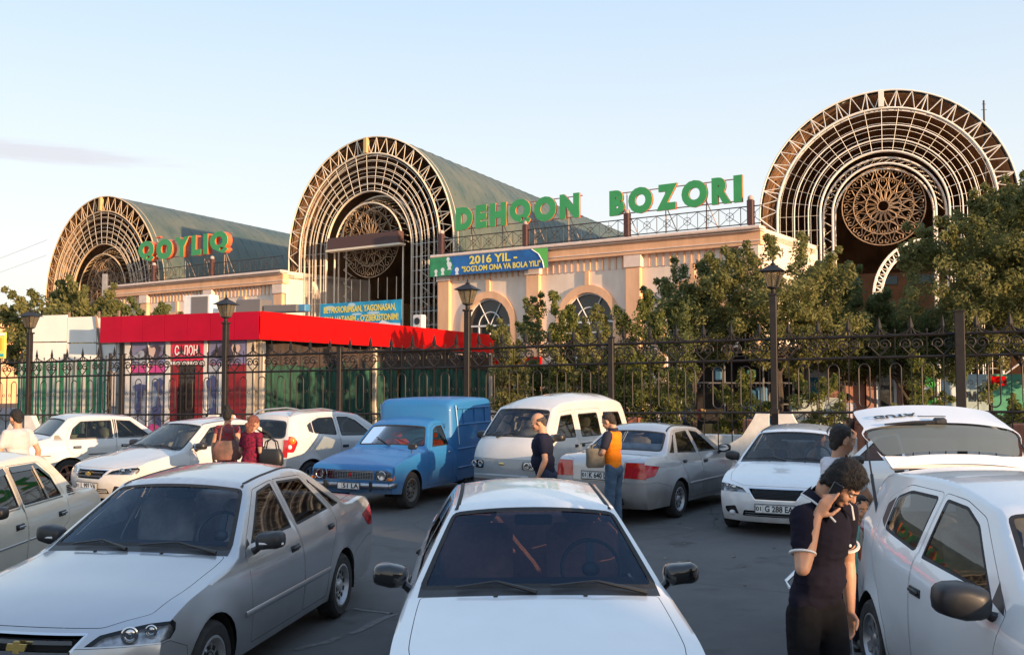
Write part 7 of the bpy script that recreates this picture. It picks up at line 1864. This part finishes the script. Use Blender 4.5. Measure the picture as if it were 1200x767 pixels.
others = [
 dict(loc=(-6.95,13.9), face=radians(150), label='man in a white T-shirt walking left behind the cream saloon', h=1.72, lean=.10, nod=.2, shirt=(.46,.44,.44), tone=.95, arms=dict(L=dict(elbow=(.03,.27,1.13), wrist=(.20,.24,.98)), R=dict(elbow=(-.10,-.25,1.14), wrist=(-.02,-.27,.90))), girth=1.05, sleeve=.6, trous=(.03,.035,.06)),
 dict(loc=(-4.62,16.0), face=radians(78), label='woman in a red patterned top with her hair in a bun', h=1.66, lean=.02, nod=.1, shirt=(.42,.03,.035), shirt2=(.10,.09,.10), tone=.95, hairtype='bun', female=True, sleeve=.25, skirt=True, girth=.98, arms=dict(L=dict(elbow=(-.02,.25,1.13), wrist=(.03,.27,.88)), R=dict(elbow=(-.05,-.24,1.12), wrist=(.10,-.20,1.0)))),
 dict(loc=(-4.08,15.4), face=radians(60), label='shorter woman in a crimson dress and brown headscarf carrying a black bag', h=1.57, lean=.05, nod=.2, turn=-.4, shirt=(.25,.015,.05), shirt2=(.05,.01,.02), tone=.85, hairtype='scarf', hair=(.16,.055,.035), female=True, sleeve=.6, skirt=True, girth=1.08, arms=dict(L=dict(elbow=(.0,.25,1.13), wrist=(.12,.20,1.02)), R=dict(elbow=(-.04,-.26,1.13), wrist=(.14,-.25,1.0)))),
 dict(loc=(.44,13.1), face=radians(178), label='stout balding man in a dark navy T-shirt in front of the minivan', h=1.70, lean=.10, nod=.22, shirt=(.012,.014,.03), trous=(.03,.04,.07), hairtype='balding', hair=(.06,.05,.045), girth=1.22, belly=.015, sleeve=.62, arms=dict(L=dict(elbow=(-.02,.30,1.12), wrist=(.10,.27,.90)), R=dict(elbow=(-.02,-.30,1.12), wrist=(.05,-.28,.88)))),
 dict(loc=(1.44,13.95), face=radians(150), label='young man in an orange polo with navy sleeves looking down into a bag', h=1.68, lean=.05, nod=.45, shirt=(.72,.20,.012), trous=(.07,.11,.17), hair=(.03,.02,.015), hairtype='short', girth=1.0, sleeve=.3, arms=dict(L=dict(elbow=(.05,.26,1.16), wrist=(.28,.14,1.10), palm=(0,-1,0), curl=.8), R=dict(elbow=(.05,-.25,1.16), wrist=(.28,-.10,1.08), palm=(0,1,0), curl=.8))),
 dict(loc=(2.72,8.45), face=radians(12), label='man in a pale shirt looking right, standing behind the man on the phone', h=1.76, lean=.18, nod=.0, shirt=(.58,.56,.60), trous=(.03,.03,.035), hairtype='short', hair=(.022,.016,.013), sleeve=.6, arms=dict(L=dict(elbow=(.10,.27,1.15), wrist=(.28,.22,1.02)), R=dict(elbow=(.16,-.26,1.18), wrist=(.33,-.16,1.02)))),
 dict(loc=(2.80,7.95), face=radians(-92), label='small boy in a mint green shirt beside the open hatchback', h=1.16, nod=.05, turn=.15, shirt=(.16,.42,.34), trous=(.03,.03,.05), hairtype='short', headscale=1.28, girth=.92, vox=.009, sleeve=.5),
 dict(loc=(5.15,29.0), face=radians(30), label='distant shopper in blue-grey by the market stall', h=1.68, shirt=(.16,.19,.26), trous=(.05,.05,.06), sleeve=.9, vox=.018, hair=(.3,.25,.2)),
 dict(loc=(10.6,31.0), face=radians(80), label='distant man in a pale lilac shirt beside the pink kiosk', h=1.66, shirt=(.38,.37,.44), trous=(.02,.02,.03), vox=.018),
]
PR = []
for kw in others:
    if 'vox' not in kw: kw['vox'] = .012
    o, tu, th = person(**kw); del o['_h']; PR.append((o, tu, th))
# orange polo: navy collar and sleeve ends
o, tu, th = PR[4]; NV = mat('cloth_navy', (.01,.012,.028), .85)
for y, e in ((1,(.05,.26,1.16)), (-1,(.05,-.25,1.16))):
    g = G(); shp = Vector((-.005,.172*y,1.402)); q0, q1 = shp.lerp(Vector(e), .02), shp.lerp(Vector(e), .62); cap(g, q0, .076, q1, .066, tu); g.build('sleeve', NV, o, True)
g = G(); g.lathe([(.060,0),(.080,.0),(.078,.03),(.066,.055),(.058,.05)], 18, tu @ Matrix.Translation((-.018,0,1.455))); g.build('collar', NV, o, True)
def bag(loc, lab, m, size, rz=0, straps=None, cat='bag', nm='handbag', taper=.8):
    r = empty(nm, loc, rz, lab, cat); w, d, h = size
    g = G(); vs = []; 
    for z, k in ((0,.85),(h*.12,1),(h*.6,.98),(h*.92,taper),(h,taper*.9)):
        for j in range(16):
            t = 2*pi*j/16; vs.append((w/2*k*math.copysign(abs(cos(t))**.7, cos(t)), d/2*k*math.copysign(abs(sin(t))**.7, sin(t)), z))
    fs = [(i*16+j, i*16+(j+1) % 16, (i+1)*16+(j+1) % 16, (i+1)*16+j) for i in range(4) for j in range(16)]+[tuple(range(16))[::-1], tuple(range(64, 80))]
    g.add(vs, fs); g.build('bag_body', m, r, True)
    if straps:
        for s in (-1, 1): g = G(); g.tube([(-w*.28, s*d*.3, h*.9), (-w*.2, s*d*.25, h+straps*.7), (0, s*d*.1, h+straps), (w*.2, s*d*.25, h+straps*.7), (w*.28, s*d*.3, h*.9)], .010, 6); g.build('strap', m, r, True)
    return r
bag((-4.52,15.66,.86), 'brown shoulder bag with coral stripe on the back of the woman in red', mat('bag_brown', (.10,.065,.055), .6, var=.5, scale=5, col2=(.22,.10,.08)), (.44,.16,.30), .2, .30, nm='shoulder_bag')
bag((-3.72,15.25,.80), 'black handbag on the arm of the woman in crimson', mat('bag_black', (.012,.012,.013), .45), (.40,.15,.26), -.2, .16)
bag((1.17,13.85,.90), 'cream carrier bag with dark print held by the man in orange', mat('bag_cream', (.42,.36,.27), .7, var=.45, scale=9, col2=(.10,.09,.07)), (.27,.15,.27), .3, .05, nm='carrier_bag', taper=1.05)
# floral print on the two women's clothes
# two people sitting in the white car with the black grille, one arm out of the open door
fc = Vector((3.55,13.351)); ft = 1.157
def incar(x, y, z): return (fc.x+x*cos(ft)-y*sin(ft), fc.y+x*sin(ft)+y*cos(ft), z)
person(incar(2.12,-.36,-.36), ft+pi, 'driver in a striped pale shirt inside the white car, hand to his face', 1.72, shirt=(.35,.37,.42), tone=.9, seated=True, turn=.3, vox=.012, arms=dict(R=dict(elbow=(.22,-.16,1.22), wrist=(.20,-.06,1.46), hand=(-.3,.1,.8), curl=.7), L=dict(elbow=(-.06,.44,1.45), wrist=(-.10,.52,1.70), hand=(-.2,-.6,.5), curl=.4)))[0].pop('_h')
person(incar(2.12,.36,-.38), ft+pi, 'passenger with dark hair inside the white car behind the windscreen', 1.70, shirt=(.05,.05,.06), tone=.9, seated=True, nod=.25, turn=-.2, vox=.012, arms=dict(R=dict(elbow=(.10,-.22,1.14), wrist=(.24,-.10,1.25)), L=dict(elbow=(.12,.2,1.16), wrist=(.22,.06,1.36), hand=(-.2,-.1,.9), curl=.7)))[0].pop('_h')
# chrome bar of a hand trolley standing behind the man on the telephone
r = empty('hand_trolley', (1.985,6.45,0), .25, 'small chrome framed hand trolley half hidden behind the man on the phone', 'trolley')
g = G(); g.tube([(-.16,-.12,.82),(-.20,.0,.80),(-.16,.12,.82),(.02,.14,.95),(.10,.14,.99)], .012, 6); g.tube([(-.16,-.12,.82),(.02,-.14,.95),(.10,-.14,.99)], .012, 6); g.build('handle', CHROME, r, True)
g = G()
for y in (-.14,.14): g.tube([(.10,y,.99),(.18,y,.08)], .011, 6)
for z in (.3,.6): g.tube([(.16-z*.03,-.14,z),(.16-z*.03,.14,z)], .009, 5)
g.build('frame', CHROME, r, True)
g = G(); g.box((.05,0,.07), (.26,.30,.02)); g.build('toe_plate', STEELW, r)
for y in (-.18,.18): g = G(); g.lathe([(0,-.015),(.06,-.015),(.07,0),(.06,.015),(0,.015)], 16, Matrix.Translation((.20,y,.07)), axis='Y'); g.build('wheel', TYRE, r, True)
# ---------------------------------------------------------------- unseen row of shops set up to throw the evening shade
blk(37, -13.6, (36, 4, 6.3), 'long low row of unseen shops placed to shade the car park')
blk(37, 6.6, (4.0, 4, 5.3), 'lower unseen unit in the shading row, added as a gap for the low sun')  # kept low so sun reaches the man on the phone and the tailgate
blk(37, 34, (50.6, 4, 6.3), 'second long row of unseen shops placed to shade the car park')
# ---------------------------------------------------------------- vehicles
SILVER = paint('silver_paint', (.44,.455,.48), .6, .28); SILVER2 = paint('silver_paint_dusty', (.44,.45,.47), .55, .34, dust=.25)
WHITE = paint('white_paint', (.72,.73,.74), 0, .32); WHITE2 = paint('white_paint_dusty', (.58,.57,.55), 0, .42, dust=.25)
CREAM = paint('cream_paint', (.70,.62,.49), 0, .38); BLUE = paint('blue_paint', (.010,.145,.37), 0, .5, coat=.2, dust=.08)
GRP = 'saloon cars parked in the yard'
nexia('silver saloon with black mirrors and gold bow tie emblem in the left foreground', SILVER, (-2.893,5.807), 1.406, GRP, sig=WHITEL)
nexia('white saloon seen head on in the middle foreground with brown seats and dark roof strips', WHITE, (.20,4.40), 1.604, GRP, ws=glass('tinted_windscreen', (.50,.56,.62), gloss=(.55,.72,1.0), ior=1.42), seats=UPHBROWN, mirror_m=GLOSSB)
nexia('white saloon with black mesh grille and plate 01 G 288 EA, two people inside', WHITE, (3.55,13.351), 1.157, GRP, plate_f=('01','G 288 EA'), grille='mesh', ws=glass('light_windscreen', (.6,.64,.64)), open_door=(-1, 1.05))
nexia('silver saloon seen from behind with red tail lamps beside the man in orange', SILVER2, (3.742,18.565), -2.146, GRP, plate_r=('01','K 640 DA'), glassm=glass('side_glass_mid', (.35,.38,.38)))
nexia('white saloon facing left in front of the cream boxy saloon at the left', WHITE2, (-6.98,16.25), 1.03, GRP, plate_f=('01','L 993 VA'), ws=GL_CLEAR, style='alloy')
nexia('white car cut off by the left edge behind the man in the white shirt', WHITE2, (-14.6,19.4), .06, GRP)
lada('cream boxy saloon with black wind deflectors cut by the left edge', CREAM, (-5.177,6.912), 1.617, GRP, deflect=True, glassm=glass('green_glass', (.10,.17,.16)))
lada('white boxy saloon with bluish rear window and rust coloured wheels by the fence', WHITE2, (-6.81,21.9), -2.42, GRP, wheel='star', rimm=mat('bronze_rim', (.20,.10,.07), .45, .5), glassm=glass('lada_glass', (.40,.46,.42)), trims=False)
spark('white hatchback with its tailgate raised at the right foreground', WHITE, (3.226,4.058), 1.531, 'small hatchbacks', open_gate=1.76, big_mirror=1.25, gate_sticker=True, rails=False, glassm=glass('clear_side', (.42,.45,.43)))
spark('white hatchback with roof rails seen from behind next to the two women', WHITE2, (-2.753,21.69), -2.166, 'small hatchbacks', plate_r=('01','B 204 KA'), glassm=glass('side_glass_mid'))
izh('old blue pickup van with box body, red seats and chequered grille', BLUE, (-2.624,15.949), 1.196)
damas('white minivan with grey lower front between the blue van and the silver saloon', WHITE2, (-.144,16.569), .99)
